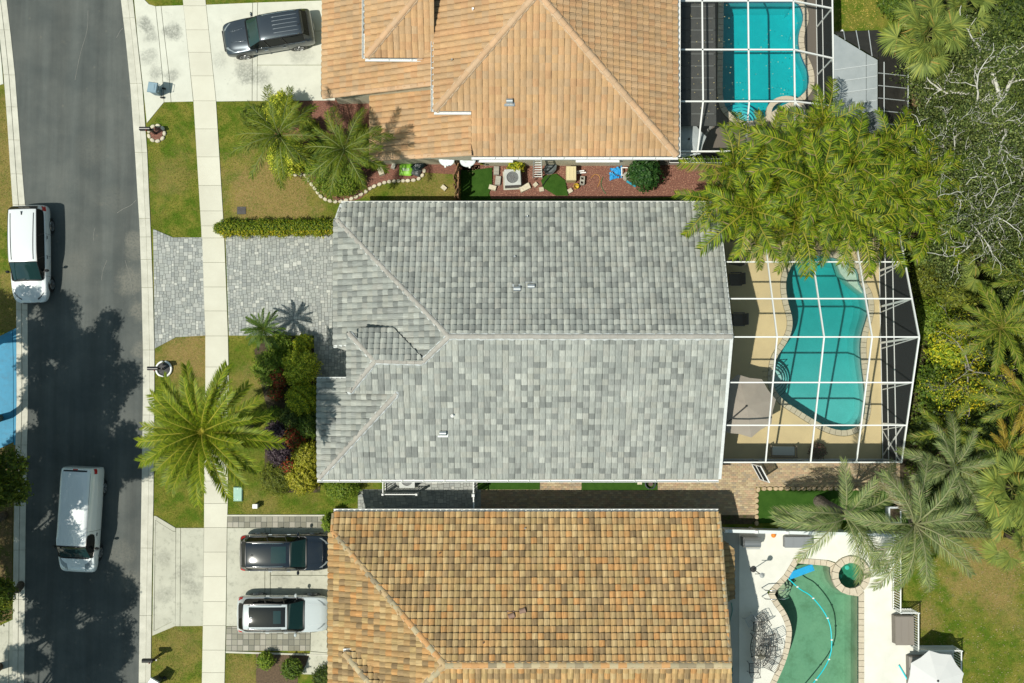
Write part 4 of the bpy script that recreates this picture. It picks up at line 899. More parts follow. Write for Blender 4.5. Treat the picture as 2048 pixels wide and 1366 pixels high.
def arc_steps(r, cx, cy, radii, a0, a1, z0, dz, m, trim, name='step'):
    """curved entry steps: each a fan slab with a dark nosing line"""
    c = P(cx, cy); 
    for k, rd in enumerate(radii):
        K = 18; A = [R(a0 + (a1 - a0) * i / K) for i in range(K + 1)]; R_ = rd / 38
        poly = [(c.x, c.y)] + [(c.x + math.cos(t) * R_, c.y + math.sin(t) * R_) for t in A]
        z = z0 - dz * k; st = MB().prism(poly, z - .3, z).build(name, m, r, off=r.location)
        MB().tube([(c.x + math.cos(t) * (R_ - .02), c.y + math.sin(t) * (R_ - .02), z + .004) for t in A], .015, 5).build('nosing', trim, st, off=r.location)
PLC = M('pool_plaster', (.42, .60, .56), (.36, .54, .50), .9, rough=.8, grain=.06, gscale=14)
PLN = M('pool_plaster_blue', (.16, .56, .60), (.13, .50, .55), 1.2, rough=.8, grain=.05, gscale=20)
PLS = M('pool_plaster_green', (.36, .40, .26), (.27, .34, .22), .6, rough=.85, grain=.07, gscale=8, stain=((.20, .22, .12), 1.2, .5, .8))
COPG = M('coping_grey', (.46, .42, .31), (.40, .365, .26), 10, rough=.9, attr=True, grain=.1)
COPT = M('coping_tan', (.56, .49, .38), (.48, .42, .32), 10, rough=.9, attr=True, grain=.08)
BLUET = M('blue_tile', (.01, .07, .22), rough=.2); DKT = M('dark_tile', (.02, .05, .06), rough=.3)
c = P(1640, 560); c2 = P(1600, 760); cn = P(1560, 165); c3 = P(1690, 1175)
pc, wc = make_pool('swimming_pool', 'curved teal pool inside the white screen cage on the sandy deck', POOL_C, 1.4, (.95, .20, .18), PLC, COPG, .26, -.10, cstep=.29, ripple=.5, rs=2.2, rings=[(c2.x, c2.y, .5, 1.6)], tile_m=DKT, slope=(0, 1, (P(0, 800).y, P(0, 600).y), (1.0, 1.75)))
arc_steps(pc, 1547, 757, (20, 27, 34, 41), -82, 75, -.28, .22, PLC, DKT)
ledge = [(1672, 517), (1700, 526), (1717, 545), (1721, 566), (1731, 584), (1728, 588), (1700, 566), (1682, 545)]
MB().prism(grow_w(pts(ledge), -.05), -1.2, -.30).build('tanning_ledge', M('ledge_plaster', (.62, .62, .50), (.5, .52, .42), 6, rough=.8), pc, off=pc.location)
pn_, wn_ = make_pool('swimming_pool', 'bright turquoise pool behind the terracotta roofed house', POOL_N, 1.3, (1.5, .16, .15), PLN, COPT, .26, -.09, cstep=.32, ripple=.25, rs=2.0, rings=[(cn.x, cn.y, 1.0, 1.7)], tile_m=BLUET)
arc_steps(pn_, 1487, 242, (18, 27, 36, 45), 8, 172, -.25, .2, PLN, BLUET)
ps_, ws_ = make_pool('swimming_pool', 'murky green pool beside the bright white deck', POOL_S, 1.5, (.34, .10, .13), PLS, COPT, .25, -.10, cstep=.30, ripple=.35, rs=1.8, rings=[(c3.x, c3.y, 1.0, 1.8)], tile_m=DKT)
arc_steps(ps_, 1560, 1176, (14, 22, 30), -90, 45, -.28, .22, PLS, DKT)
sp, wsp = make_pool('spa', 'round spa with a stone rim at the corner of the green pool', SPA_S, .9, (1.3, .35, .4), PLS, COPT, .30, -.02, cstep=.30, ripple=.3, rs=3, cop_top=.22)
sp['category'] = 'spa'
for k, (px, py) in enumerate(((1690, 1158), (1704, 1140))):
    p = P(px, py); MB().lathe((p.x, p.y, -.85), [(.12, 0), (.12, .03), (.05, .05), (0, .05)], 12).build('drain_cover', M('pale_green_plastic', (.5, .8, .7), rough=.5), sp, off=sp.location)
# round raised spa of the northern pool, half hidden by the palms
spn = [(1572 + 32 * math.cos(t), 225 + 24 * math.sin(t)) for t in [2 * math.pi * k / 24 for k in range(24)]]
MB().prism(grow(spn, .22), -.1, .12, holes=[grow(spn, -.06)]).build('spa_rim', COPT, pn_, off=pn_.location)
# petals blown onto water and lawn
pv = []; 
def petals(name, label, n, poly, z, root=None, col=(.75, .68, .40)):
    w = [tuple(p[:2]) for p in pts(poly)]; xs = [p[0] for p in w]; ys = [p[1] for p in w]; x = rng.uniform(min(xs), max(xs), n); y = rng.uniform(min(ys), max(ys), n); k = pip(x, y, w); x, y = x[k], y[k]; n = len(x)
    a = rng.uniform(0, 6.28, n); s = rng.uniform(.018, .04, n); V = np.zeros((n, 4, 3))
    for i in range(4): V[:, i] = np.stack([x + np.cos(a + i * 1.57) * s, y + np.sin(a + i * 1.57) * s * .6, z + rng.uniform(0, .012, n)], 1)
    o = quads(name, V, np.array(col) * rng.uniform(.7, 1.2, (n, 1)), LEAF); tag(o, label, 'petals', kind='stuff')
petals('petals', 'pale petals floating on the turquoise pool', 110, POOL_N[2:], -.085)
petals('petals', 'fallen yellow petals scattered over the turf by the cage', 380, [(1676, -40), (1765, -40), (1756, 58), (1678, 60)], .03, col=(.62, .46, .12))
petals('petals', 'fallen blossom on the shaded patio paving', 90, [(1360, 0), (1440, 0), (1450, 250), (1360, 300)], 2.75, col=(.6, .5, .25))

# ================================================================ screen cages
SCR = screen_mat('insect_screen', .055, col=(.10, .105, .10)); SCRW = screen_mat('insect_screen_wall', .30, col=(.035, .038, .038), powr=1.3)
def hcage(py):  # gable shaped cage roof of the grey house
    return None
cg = thing('pool_cage', 'white framed gabled screen enclosure over the curved teal pool', 'screen enclosure', P(1600, 683, 0))
def cz(yw, apex=5.45, k=.44, yr=None): return apex - k * abs(yw - yr)
yr = P(1700, 674, 5.45).y
xo = P(1760.5, 683, 0).x
yb = P(1700, 918.5, 0).y; yt = 2 * yr - yb; zlow = cz(yb, yr=yr)
rowsY = []
for py in (524, 597.5, 674, 765, 850.5):
    z = 4.5
    for _ in range(30): y = P(1700, py, z).y; z = cz(y, yr=yr)
    rowsY.append((y, z))
xl = P(1448, 683, 2.6).x - .1; off = cg.location
def wb(a, b, w=.062, h=.10, name='beam', parent=None): 
    return MB().beam(a, b, w, h).build(name, WHITE, parent or cg, off=off)
ytop = 2 * yr - rowsY[-1][0]
allr = [(yt, zlow), (2 * yr - rowsY[4][0] + .0, cz(rowsY[4][0], yr=yr))][:1] + rowsY + [(yb, zlow)]
house_edge = lambda y: B_.x - .15 + 0 * y
for (y, z) in allr: wb((B_.x - .25, y, z), (xo, y, z))
for x_ in (P(1554, 674, 5.45).x, P(1648, 674, 5.45).x, P(1744, 675, 5.45).x, xo):
    wb((x_, yt, zlow), (x_, yr, 5.45)); wb((x_, yr, 5.45), (x_, yb, zlow))
# end walls and outer wall
for (y, z) in allr: wb((xo, y, 0.05), (xo, y, z - .03), name='post')
for (y, z) in rowsY: wb((xo + .02, y - .02, z - .1), (xo - .02, y - .3, .3), .045, .045, name='brace')
for z in (.10, 1.0, 2.1): wb((xo, yt, z), (xo, yb, z), .06, .06, name='rail')
for x_ in (P(1554, 674, 5.45).x, P(1648, 674, 5.45).x, P(1744, 675, 5.45).x):
    for yy in (yb, yt): wb((x_, yy, .05), (x_, yy, zlow), .06, .06, name='post')
for yy in (yb, yt):
    for z in (.10, 1.0): wb((xl, yy, z), (xo, yy, z), .06, .06, name='rail')
wb((xo - .02, rowsY[4][0], 3.2), (xo - .02, yb + .2, .15), .05, .05, name='brace'); wb((xo - .02, yb, zlow), (xo, rowsY[4][0] - .35, .15), .05, .05, name='brace')
xsr = [B_.x - .1, P(1554, 674, 5.45).x, P(1648, 674, 5.45).x, P(1744, 675, 5.45).x, xo]
ysr = [allr[0]] + rowsY + [allr[-1]]
for i in range(len(xsr) - 1):
    for j in range(len(ysr) - 1):
        (ya, za), (yb_, zb) = ysr[j], ysr[j + 1]; g = .02
        MB().add([(xsr[i], ya, za + .01), (xsr[i + 1], ya, za + .01), (xsr[i + 1], yb_, zb + .01), (xsr[i], yb_, zb + .01)], [(0, 1, 2, 3)]).build('screen_panel', SCR, cg, off=off)
for j in range(len(ysr) - 1):
    (ya, za), (yb_, zb) = ysr[j], ysr[j + 1]
    MB().add([(xo, ya, .1), (xo, yb_, .1), (xo, yb_, zb), (xo, ya, za)], [(0, 1, 2, 3)]).build('screen_panel', SCRW, cg, off=off)
for i in range(len(xsr) - 1):
    for yy in (yb, yt): MB().add([(xsr[i], yy, .1), (xsr[i + 1], yy, .1), (xsr[i + 1], yy, zlow), (xsr[i], yy, zlow)], [(0, 1, 2, 3)]).build('screen_panel', SCRW, cg, off=off)
# open screen door standing out from the south wall
dp = P(1503, 928, 0); a = R(-62); dvx, dvy = math.cos(a) * .9, math.sin(a) * .9
dr = thing('screen_door', 'narrow white screen door standing open beside the paving', 'door', (dp.x, dp.y, 0))
m_ = MB()
for (s0, s1) in (((0, 0, .05), (0, 0, 2.1)), ((dvx, dvy, .05), (dvx, dvy, 2.1))): m_.beam(s0, s1, .06, .06)
for z in (.08, 1.0, 2.08): m_.beam((0, 0, z), (dvx, dvy, z), .05, .10)
m_.build('door_frame', WHITE, dr); MB().add([(0, 0, .1), (dvx, dvy, .1), (dvx, dvy, 2.05), (0, 0, 2.05)], [(0, 1, 2, 3)]).build('screen_panel', SCRW, dr)
MB().beam((dvx * .85, dvy * .85 + .04, 1.0), (dvx * .85, dvy * .85 + .04, 1.2), .03, .03).build('handle', DARKM, dr)

# flat cage of the terracotta house
cz2 = 3.9
cn_ = thing('pool_cage', 'white framed screen enclosure over the bright turquoise pool', 'screen enclosure', P(1500, 150, 0)); off = cn_.location
def wn2(a, b, w=.07, h=.10, name='beam'): return MB().beam(a, b, w, h).build(name, WHITE, cn_, off=off)
zc = 3.6; xa = P(1357, 100, zc).x; X = lambda px, z=zc: P(px, 100, z).x; Y = lambda py, z=zc: P(1500, py, z).y
ybk = X(1588); ze = 2.9; xe = P(1666, 100, ze).x
for py, pe in ((2, 17), (99.5, 117), (203, 212)):
    wn2((xa, Y(py), zc), (ybk, Y(py), zc)); wn2((ybk, Y(py), zc), (xe, P(1666, pe, ze).y, ze))
    xbse = P(1637, 100, 0).x; yy = P(1666, pe, ze).y; wn2((xe, yy, ze), (xe - .0, yy, .05), .07, .07, 'post'); wn2((xe, yy, ze - .1), (xbse + .1, yy - .7, ze - .1 - 1.0), .06, .06, 'brace')
wn2((xa, Y(-100), zc), (ybk, Y(-100), zc)); wn2((ybk, Y(-100), zc), (xe, Y(-100), ze))
for px in (1405, 1497, 1588): wn2((X(px), Y(-100), zc), (X(px), Y(203), zc))
wn2((xe, Y(-100), ze), (xe, P(1666, 212, ze).y, ze), .07, .07)
for z in (.1, 1.2): wn2((xe, Y(-100), z), (xe, P(1666, 216, z).y, z), .06, .06, 'rail')
zs = 2.6; ys1 = P(1400, 303, zs).y
for px, qx in ((1405, 1395), (1497, 1490), (1588, 1588)):
    wn2((X(px), Y(203), zc), (P(qx, 303, zs).x, ys1, zs)); wn2((P(qx, 303, zs).x, ys1, zs), (P(qx, 303, zs).x, ys1, .05), .07, .07, 'post')
wn2((xa, ys1, zs), (xe, ys1, zs), .08, .1); wn2((xa, ys1, 1.0), (xe, ys1, 1.0), .06, .06, 'rail'); wn2((xa, ys1, .1), (xe, ys1, .1), .06, .06, 'rail')
wn2((ybk, Y(203), zc), (xe, ys1, zs)); 
def scr(l, m=SCR): MB().add(l, [tuple(range(len(l)))]).build('screen_panel', m, cn_, off=off)
xs_ = [xa, X(1405), X(1497), X(1588)]; yy_ = [Y(-100), Y(2), Y(99.5), Y(203)]
for i in range(3):
    for j in range(3): scr([(xs_[i], yy_[j], zc), (xs_[i + 1], yy_[j], zc), (xs_[i + 1], yy_[j + 1], zc), (xs_[i], yy_[j + 1], zc)])
ye_ = [Y(-100), P(1666, 17, ze).y, P(1666, 117, ze).y, P(1666, 212, ze).y]
for j in range(3):
    scr([(xs_[3], yy_[j], zc), (xe, ye_[j], ze), (xe, ye_[j + 1], ze), (xs_[3], yy_[j + 1], zc)]); scr([(xe, ye_[j], .1), (xe, ye_[j + 1], .1), (xe, ye_[j + 1], ze), (xe, ye_[j], ze)], SCRW)
xb_ = [xa, P(1395, 303, zs).x, P(1490, 303, zs).x, P(1588, 303, zs).x]
for i in range(3):
    scr([(xs_[i], yy_[3], zc), (xs_[i + 1], yy_[3], zc), (xb_[i + 1], ys1, zs), (xb_[i], ys1, zs)]); scr([(xb_[i], ys1, .1), (xb_[i + 1], ys1, .1), (xb_[i + 1], ys1, zs), (xb_[i], ys1, zs)], SCRW)
# dark panelled patio roof under that cage
pr = thing('patio_roof', 'dark flat patio roof with thin panel seams beside the terracotta house', 'patio roof', P(1395, 130, 0)); off = pr.location
hz_ = 2.65; xa2, xb2 = P(1350, 100, hz_).x, P(1431, 100, hz_).x; yA, yB = P(1400, 252, hz_).y, P(1400, -200, hz_).y
PRM = M('dark_panel', (.060, .062, .058), (.048, .05, .048), 3, rough=.55, spec=.4, grain=.1); nP = 19
for i in range(nP):
    y0_, y1_ = yA + (yB - yA) * i / nP, yA + (yB - yA) * (i + 1) / nP
    MB().box(((xa2 + xb2) / 2, (y0_ + y1_) / 2, hz_ - .04), (xb2 - xa2, (y1_ - y0_) - .02, .08)).build('panel', PRM, pr, off=off)
    MB().box(((xb2 + xa2) / 2 + .35, y1_, hz_ + .012), ((xb2 - xa2) - .9, .03, .024)).build('seam', M('seam_metal', (.16, .17, .165), rough=.5), pr, off=off)
for y_ in (yA + .2, (yA + yB) / 2): MB().beam((xb2 - .1, y_, 0), (xb2 - .1, y_, hz_ - .08), .1, .1).build('post', WHITE, pr, off=off)
# the neighbour's pale hipped screen house further east
nh = thing('screen_house', 'pale grey hipped panel roof with dark screened sides beyond the turquoise pool', 'screen enclosure', P(1730, 160, 0)); off = nh.location
PALE = M('pale_sheet', (.30, .33, .34), (.25, .28, .29), 1.3, rough=.45, grain=.05, spec=.5); LINE = M('pale_batten', (.42, .45, .46), rough=.5); DSC = M('dark_screen', (.018, .017, .015), (.028, .026, .022), 3, rough=.7)
hr_ = 3.1; q = [P(1668, 68, hr_ - .1), P(1755, 120, hr_ + .25), P(1755, 222, hr_ + .25), P(1782, 258, hr_ - .2), P(1668, 240, hr_ - .1)]
def top(l, m, name, t=.04):
    V = [Vector(p) for p in l]
    if (V[1] - V[0]).cross(V[2] - V[1]).z < 0: V.reverse()
    n = len(V); lo = [v - Vector((0, 0, t)) for v in V]; return MB().add(V + lo, [tuple(range(n)), tuple(range(2 * n - 1, n - 1, -1))] + [(i, i + n, (i + 1) % n + n, (i + 1) % n) for i in range(n)]).build(name, m, nh, off=off)
top([P(1668, 68, 3.0), P(1732, 107, 3.25), P(1732, 225, 3.25), P(1668, 232, 3.0)], PALE, 'roof_panel'); top([P(1733, 107.6, 3.25), P(1755, 120, 3.3), P(1755, 221, 3.3), P(1733, 225, 3.25)], PALE, 'roof_panel'); top([P(1668, 233, 3.0), P(1755, 222, 3.3), P(1783, 259, 2.6), P(1755, 268, 2.6), P(1668, 262, 2.7)], M('pale_sheet_dark', (.15, .17, .18), rough=.45), 'roof_panel')
for k in range(7):
    t_ = k / 6; a = P(1668, 92 + 24 * k, 3.04 + .03); b = P(1754, 92 + 24 * k - 12 , 3.33 + .03)
    if 92 + 24 * k - 12 > 118 and 92 + 24 * k < 232: MB().beam(a, b, .035, .03).build('batten', LINE, nh, off=off)
sd1 = [P(1669, 63, 2.6), P(1756, 60, 2.5), P(1756, 118, 3.2), P(1670, 66, 2.9)]
top(sd1, DSC, 'side_screen'); top([P(1756, 60, 2.5), P(1816, 100, 2.2), P(1816, 272, 2.2), P(1785, 262, 2.5), P(1757, 221, 3.2), P(1757, 119, 3.2)], DSC, 'side_screen')
for (a, b) in (((1687, 62), (1690, 79)), ((1712, 61), (1719, 98)), ((1737, 61), (1744, 112))): MB().beam(P(*a, 2.72), P(*b, 3.2), .035, .035).build('batten', LINE, nh, off=off)
for k in range(5): MB().beam(P(1757, 146 + 25 * k, 3.26), P(1816, 152 + 25 * k, 2.27), .035, .035).build('batten', LINE, nh, off=off)
MB().beam(P(1768, 124, 3.12), P(1768, 236, 3.0), .045, .045).build('batten', LINE, nh, off=off); MB().beam(P(1816, 100, 2.26), P(1816, 272, 2.26), .05, .05).build('batten', LINE, nh, off=off)
xw = P(1790, 200, 0).x
for (x_, y_) in ((1672, 75), (1672, 240), (1800, 110), (1800, 250)): 
    p = P(x_, y_, 1.1); MB().beam((p.x, p.y, 0), (p.x, p.y, 2.2), .08, .08).build('post', WHITE, nh, off=off)
# ================================================================ foliage
def norm(v): return v / np.maximum(np.linalg.norm(v, axis=-1, keepdims=True), 1e-9)
def leaf_quads(C, N, size, asp, jitter=.6, r=rng):
    """diamond leaves at centres C facing roughly N"""
    n = len(C); nn = norm(N + r.normal(0, jitter, (n, 3))); a = norm(np.cross(nn, r.normal(0, 1, (n, 3)))); b = np.cross(nn, a)
    s = (size * r.uniform(.6, 1.25, n))[:, None]; V = np.zeros((n, 4, 3)); V[:, 0] = C - a * s; V[:, 1] = C + b * s * asp - a * s * .1; V[:, 2] = C + a * s; V[:, 3] = C - b * s * asp - a * s * .1
    return V
def pick(pal, n, wts=None, r=rng, jitter=.25):
    p = np.array(pal); k = r.choice(len(pal), n, p=wts); return p[k] * r.uniform(1 - jitter, 1 + jitter, (n, 1))
def lump_dir(n, r=rng, up=-.15):
    d = norm(r.normal(0, 1, (int(n * 2.2) + 10, 3))); d = d[d[:, 2] > up][:n]; return d
def blob(c, rad, n, size, asp, pal, wts=None, seed=0, lump=.22, shells=(.55, 1.0), up=-.1, freq=2.6, clump=None):
    r = np.random.default_rng(seed); d = lump_dir(n, r, up); n = len(d); ph = r.uniform(0, 6.28, (5, 3)); f = np.zeros(n)
    for k in range(5): f += np.sin((d * freq * (1 + .5 * k)) @ norm(r.normal(0, 1, (3, 1))).ravel() * 3.1 + ph[k, 0]) / (1 + .4 * k)
    f = 1 + lump * f / 2; rr = r.uniform(shells[0], shells[1], n) ** .6 * f
    C = np.array(c) + d * rr[:, None] * np.array(rad); V = leaf_quads(C, d + np.array([0, 0, .5]), size, asp, .55, r)
    col = pick(pal, n, wts, r)
    return V, col
def shrub(name, label, px, py, rpx, h, pal, size=.05, asp=.45, dens=1.0, cat='shrub', group=None, wts=None, seed=0, rpy=None, lump=.22, bare=0, stemcol=None, zb=0.0):
    """rounded shrub: pixel centre of its crown, radius in px"""
    c = P(px, py, h * .6 + zb); k = (H - h * .6) / F; rx = rpx * k; ry = (rpy or rpx) * k
    root = thing(name, label, cat, (c.x, c.y, zb), group=group)
    n = int(dens * 2.6 * (rx * ry * 3.1 + h * (rx + ry) * 1.6) / (size * size * asp * 2)); n = min(n, 16000)
    V, col = blob((0, 0, h * .42), (rx, ry, h * .58), n, size, asp, pal, wts, seed * 31 + int(px), lump)
    V[:, :, 2] = np.maximum(V[:, :, 2], .01)
    quads('foliage', V, col, LEAF, root)
    mb = MB(); rd = random.Random(seed + int(px))
    for i in range(7):
        a = i * .9 + rd.random(); mb.tube([(0, 0, -.02), (math.cos(a) * rx * .3, math.sin(a) * ry * .3, h * .35), (math.cos(a) * rx * .7, math.sin(a) * ry * .7, h * .72)], [.03, .022, .008], 5)
    mb.build('stems', M('stem', (.13, .10, .07), (.08, .06, .04), 10, rough=.9), root)
    return root
def _b(l, k): return [tuple(x * k for x in c) for c in l]
YG = _b([(.16, .20, .012), (.24, .25, .015), (.10, .15, .012), (.36, .34, .02), (.08, .13, .01)], 1.6)
GR = _b([(.055, .10, .012), (.08, .13, .014), (.04, .07, .012), (.12, .16, .02)], 1.35)
LG = _b([(.10, .16, .015), (.14, .20, .02), (.07, .12, .012), (.19, .23, .03)], 1.3)
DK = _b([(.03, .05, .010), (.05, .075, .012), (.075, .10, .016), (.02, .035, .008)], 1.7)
OL = _b([(.07, .09, .012), (.095, .12, .014), (.05, .065, .01), (.15, .16, .02)], 1.55)
RD = [(.13, .12, .02), (.40, .06, .03), (.10, .13, .015), (.28, .05, .02), (.07, .05, .015)]
PU = [(.055, .035, .05), (.09, .06, .075), (.03, .018, .025), (.12, .09, .10)]
VA = _b([(.36, .36, .04), (.14, .19, .02), (.55, .52, .06), (.12, .18, .015), (.34, .37, .03)], 1.45)

# ---------------------------------------------------------------- palm fronds
def frond(name, L=2.0, nl=34, ll=.5, lw=.035, a0=50, a1=-35, vee=25, leafdroop=.35, base=.12, pal=LG, dead=0.0, seed=1, side0=62, side1=28, rach=(.20, .22, .06), twist=0.0, bunch=0.0, sag=0.0, mat=None, dry=(.30, .23, .12), ends=.35):
    rd = random.Random(seed); mb = MB(); K = 14; P3 = [Vector((0, 0, 0))]; D = []
    for i in range(K):
        t = (i + .5) / K; a = R(a0 + (a1 - a0) * t ** 1.15); D.append(Vector((math.cos(a), sag * math.sin(3 * t), math.sin(a)))); P3.append(P3[-1] + D[-1] * (L / K))
    mb.tube(P3, [.032 * (1 - .85 * i / K) * (L / 2.2) + .004 for i in range(K + 1)], 5, rach)
    def at(t): f = t * K; i = min(int(f), K - 1); return P3[i].lerp(P3[i + 1], f - i), D[i].normalized()
    for i in range(nl):
        t = base + (1 - base) * (i + .5) / nl
        for s_ in (-1, 1):
            t2 = min(.995, t + rd.uniform(-.006, .006)); p, d = at(t2); side = d.cross(Vector((0, 0, 1))).normalized() * s_; up = side.cross(d).normalized() * (1 if s_ < 0 else -1)
            if up.z < 0: up = -up
            b = R(side0 + (side1 - side0) * t2 + rd.uniform(-6, 6)); v = R(vee + rd.uniform(-12, 12) + bunch * rd.uniform(-40, 40))
            dr = (d * math.cos(b) + side * math.sin(b) * math.cos(v) + up * math.sin(b) * math.sin(v)).normalized()
            q = (t2 - base) / (1 - base); le = ll * (ends + (1 - ends) * math.sin(math.pi * min(1, .12 + q * .86)) ** .8) * rd.uniform(.85, 1.1)
            m1 = p + dr * le * .5 + Vector((0, 0, -leafdroop * le * .12)); tip = p + dr * le * .93 + Vector((0, 0, -leafdroop * le * .55)); w = dr.cross(up if abs(dr.dot(up)) < .9 else side).normalized() * lw * .5
            c = random.Random(rd.random()).choice(pal); j = rd.uniform(.75, 1.25); c = tuple(x * j for x in c)
            if rd.random() < dead: c = dry
            mb.add([p - w * .6, p + w * .6, m1 + w, m1 - w, tip], [(0, 1, 2, 3), (3, 2, 4)], c)
    o = mb.build(name, mat or FROND); me = o.data; bpy.data.objects.remove(o); return me
def fan(name, Rr=.65, pet=.7, n=34, spread=150, a0=25, pal=LG, seed=1, droop=.5, dead=.04):
    rd = random.Random(seed); mb = MB(); a = R(a0); d = Vector((math.cos(a), 0, math.sin(a))); K = 5; pth = [d * (pet * i / K) + Vector((0, 0, -.05 * (i / K) ** 2)) for i in range(K + 1)]
    mb.tube(pth, [.022, .02, .018, .016, .014, .012], 5, (.22, .24, .06)); h = pth[-1]; f = (d + Vector((0, 0, -.35))).normalized(); s0 = Vector((0, 1, 0)); up = s0.cross(f); up = -up if up.z < 0 else up
    for i in range(n):
        th = R(-spread + 2 * spread * (i + .5) / n + rd.uniform(-2, 2)); dr = (f * math.cos(th) + s0 * math.sin(th)).normalized(); le = Rr * (.72 + .28 * math.cos(th * .5)) * rd.uniform(.88, 1.05)
        perp = up.cross(dr).normalized(); w1 = le * R(spread) * 2 / n * .34; m1 = h + dr * le * .5 + up * (.02 if i % 2 else -.02); tip = h + dr * le + Vector((0, 0, -droop * le * rd.uniform(.15, .45))); m2 = h + dr * le * .78 + Vector((0, 0, -droop * le * .1))
        c = rd.choice(pal); j = rd.uniform(.75, 1.25); c = tuple(x * j for x in c)
        if rd.random() < dead: c = (.38, .27, .07)
        mb.add([h, m1 - perp * w1, m1 + perp * w1, m2 - perp * w1 * .8, m2 + perp * w1 * .8, tip], [(0, 2, 1), (1, 2, 4, 3), (3, 4, 5)], c)
    o = mb.build(name, FROND); me = o.data; bpy.data.objects.remove(o); return me
FS = 1.22
def palm(name, label, px, py, h, meshes, n, elev=(75, -20), scale=(1, 1), cat='palm tree', base=None, trunk=.14, group=None, seed=1, az0=0, az=None, shaft=None, tm=BARK, azlist=None, part='frond', top=None):
    """crown centre seen at (px,py) at height h; base: ground pixel of the trunk"""
    rd = random.Random(seed); c = P(px, py, h); b = P(*base) if base else Vector((c.x + rd.uniform(-.15, .15), c.y + rd.uniform(-.15, .15), 0)); b.z = 0
    root = thing(name, label, cat, b, group=group); cl = c - b
    K = 12; pth = [Vector((cl.x * (i / K) ** 1.3, cl.y * (i / K) ** 1.3, cl.z * i / K)) for i in range(K + 1)]; mb = MB()
    mb.tube(pth, [trunk * (1.35 - .35 * min(1, i / 3)) * (1 + .08 * (i % 2)) for i in range(K + 1)], 10); mb.build('trunk', tm, root, smooth=False)
    if shaft: MB().lathe(cl - Vector((0, 0, .1)), [(trunk, -.5), (trunk * 1.25, -.2), (trunk * .8, .2), (.03, .5)], 10, shaft).build('crownshaft', FROND, root)
    for i in range(n):
        t = (i + .5) / n; e = elev[0] + (elev[1] - elev[0]) * t ** .8 + rd.uniform(-7, 7); a = azlist[i] if azlist else az0 + i * 137.508 + rd.uniform(-9, 9)
        ml = meshes; me = ml[rd.randrange(len(ml))] if not isinstance(ml, dict) else ml[0]
        s = scale[0] + (scale[1] - scale[0]) * t; s *= rd.uniform(.92, 1.06)
        o = link(part, me, root, Matrix.Translation(cl + Vector((0, 0, .02 * i / n))) @ Matrix.Rotation(R(a), 4, 'Z') @ Matrix.Rotation(-R(e), 4, 'Y') @ Matrix.Rotation(R(rd.uniform(-14, 14)), 4, 'X') @ Matrix.Scale(s, 4))
    return root
# big feathery date palm on the verge
DP = [(.15, .21, .012), (.20, .26, .015), (.27, .30, .018), (.10, .15, .012)]
fd = [frond('frond', L=3.3, nl=100, ll=.58, lw=.036, a0=12, a1=-42, vee=30, leafdroop=.15, pal=DP, seed=s, side0=72, side1=42, rach=(.42, .38, .06), base=.10, ends=.62) for s in (1, 2, 3)]
fdo = [frond('frond', L=3.1, nl=62, ll=.52, lw=.036, a0=5, a1=-50, vee=18, leafdroop=.4, pal=[(.14, .16, .015), (.22, .22, .02), (.28, .25, .03), (.10, .12, .012)], seed=s, rach=(.36, .30, .06), base=.10, ends=.3) for s in (4, 5)]
big = palm('date_palm', 'big feathery palm with star shaped crown over the sidewalk', 404, 864, 8.4, fd, 42, elev=(46, -4), scale=(.66, 1.08), base=(495, 855), trunk=.26, seed=3, az0=20)
for i in range(11):
    a = 17 + i * 32.7; link('frond', fdo[i % 2], big, Matrix.Translation(P(404, 864, 8.2) - big.location) @ Matrix.Rotation(R(a), 4, 'Z') @ Matrix.Rotation(R(12), 4, 'Y') @ Matrix.Scale(.95, 4))
# small sago palm by the driveway
fs_ = [frond('frond', L=1.15, nl=44, ll=.20, lw=.018, a0=20, a1=-40, vee=20, leafdroop=.2, pal=[(.04, .09, .015), (.06, .12, .02), (.09, .15, .02)], seed=s, rach=(.15, .2, .04), ends=.3) for s in (7, 8)]
palm('small_palm', 'small dark green palm at the corner of the grey paver drive', 528, 658, 2.3, fs_, 26, elev=(60, -12), scale=(.8, 1.1), base=(549, 668), trunk=.08, seed=4)
# queen palms in the bed left of the terracotta house
QP = [(.10, .16, .014), (.14, .19, .018), (.07, .11, .012), (.20, .22, .02)]
fq = [frond('frond', L=3.0, nl=66, ll=.62, lw=.028, a0=18, a1=-62, vee=10, leafdroop=.9, pal=QP, seed=s, side0=70, side1=35, rach=(.24, .28, .10), bunch=.9, sag=sg, ends=.4) for s, sg in ((11, .1), (12, -.12), (13, 0))]
palm('queen_palm', 'feathery palm over the yellow shrubs nearest the sidewalk', 560, 272, 5.8, fq, 18, elev=(74, 0), scale=(.6, .98), base=(606, 335), trunk=.12, seed=21, shaft=(.10, .14, .05), group='feathery palms in the front bed', azlist=[100, 250, 20, 160, 300, 60, 210, 345, 130, 185, 275, 235, 40, 320, 80, 112, 262, 192, 8, 146, 228, 72, 336])
palm('queen_palm', 'feathery palm over the round green shrub beside the tiled wing', 690, 300, 5.8, fq, 18, elev=(74, 0), scale=(.55, .92), base=(724, 356), trunk=.12, seed=22, shaft=(.10, .14, .05), group='feathery palms in the front bed', azlist=[90, 10, 200, 320, 270, 150, 350, 235, 60, 30, 120, 295, 180, 335, 250, 22, 104, 212, 308, 72, 342, 160, 262])
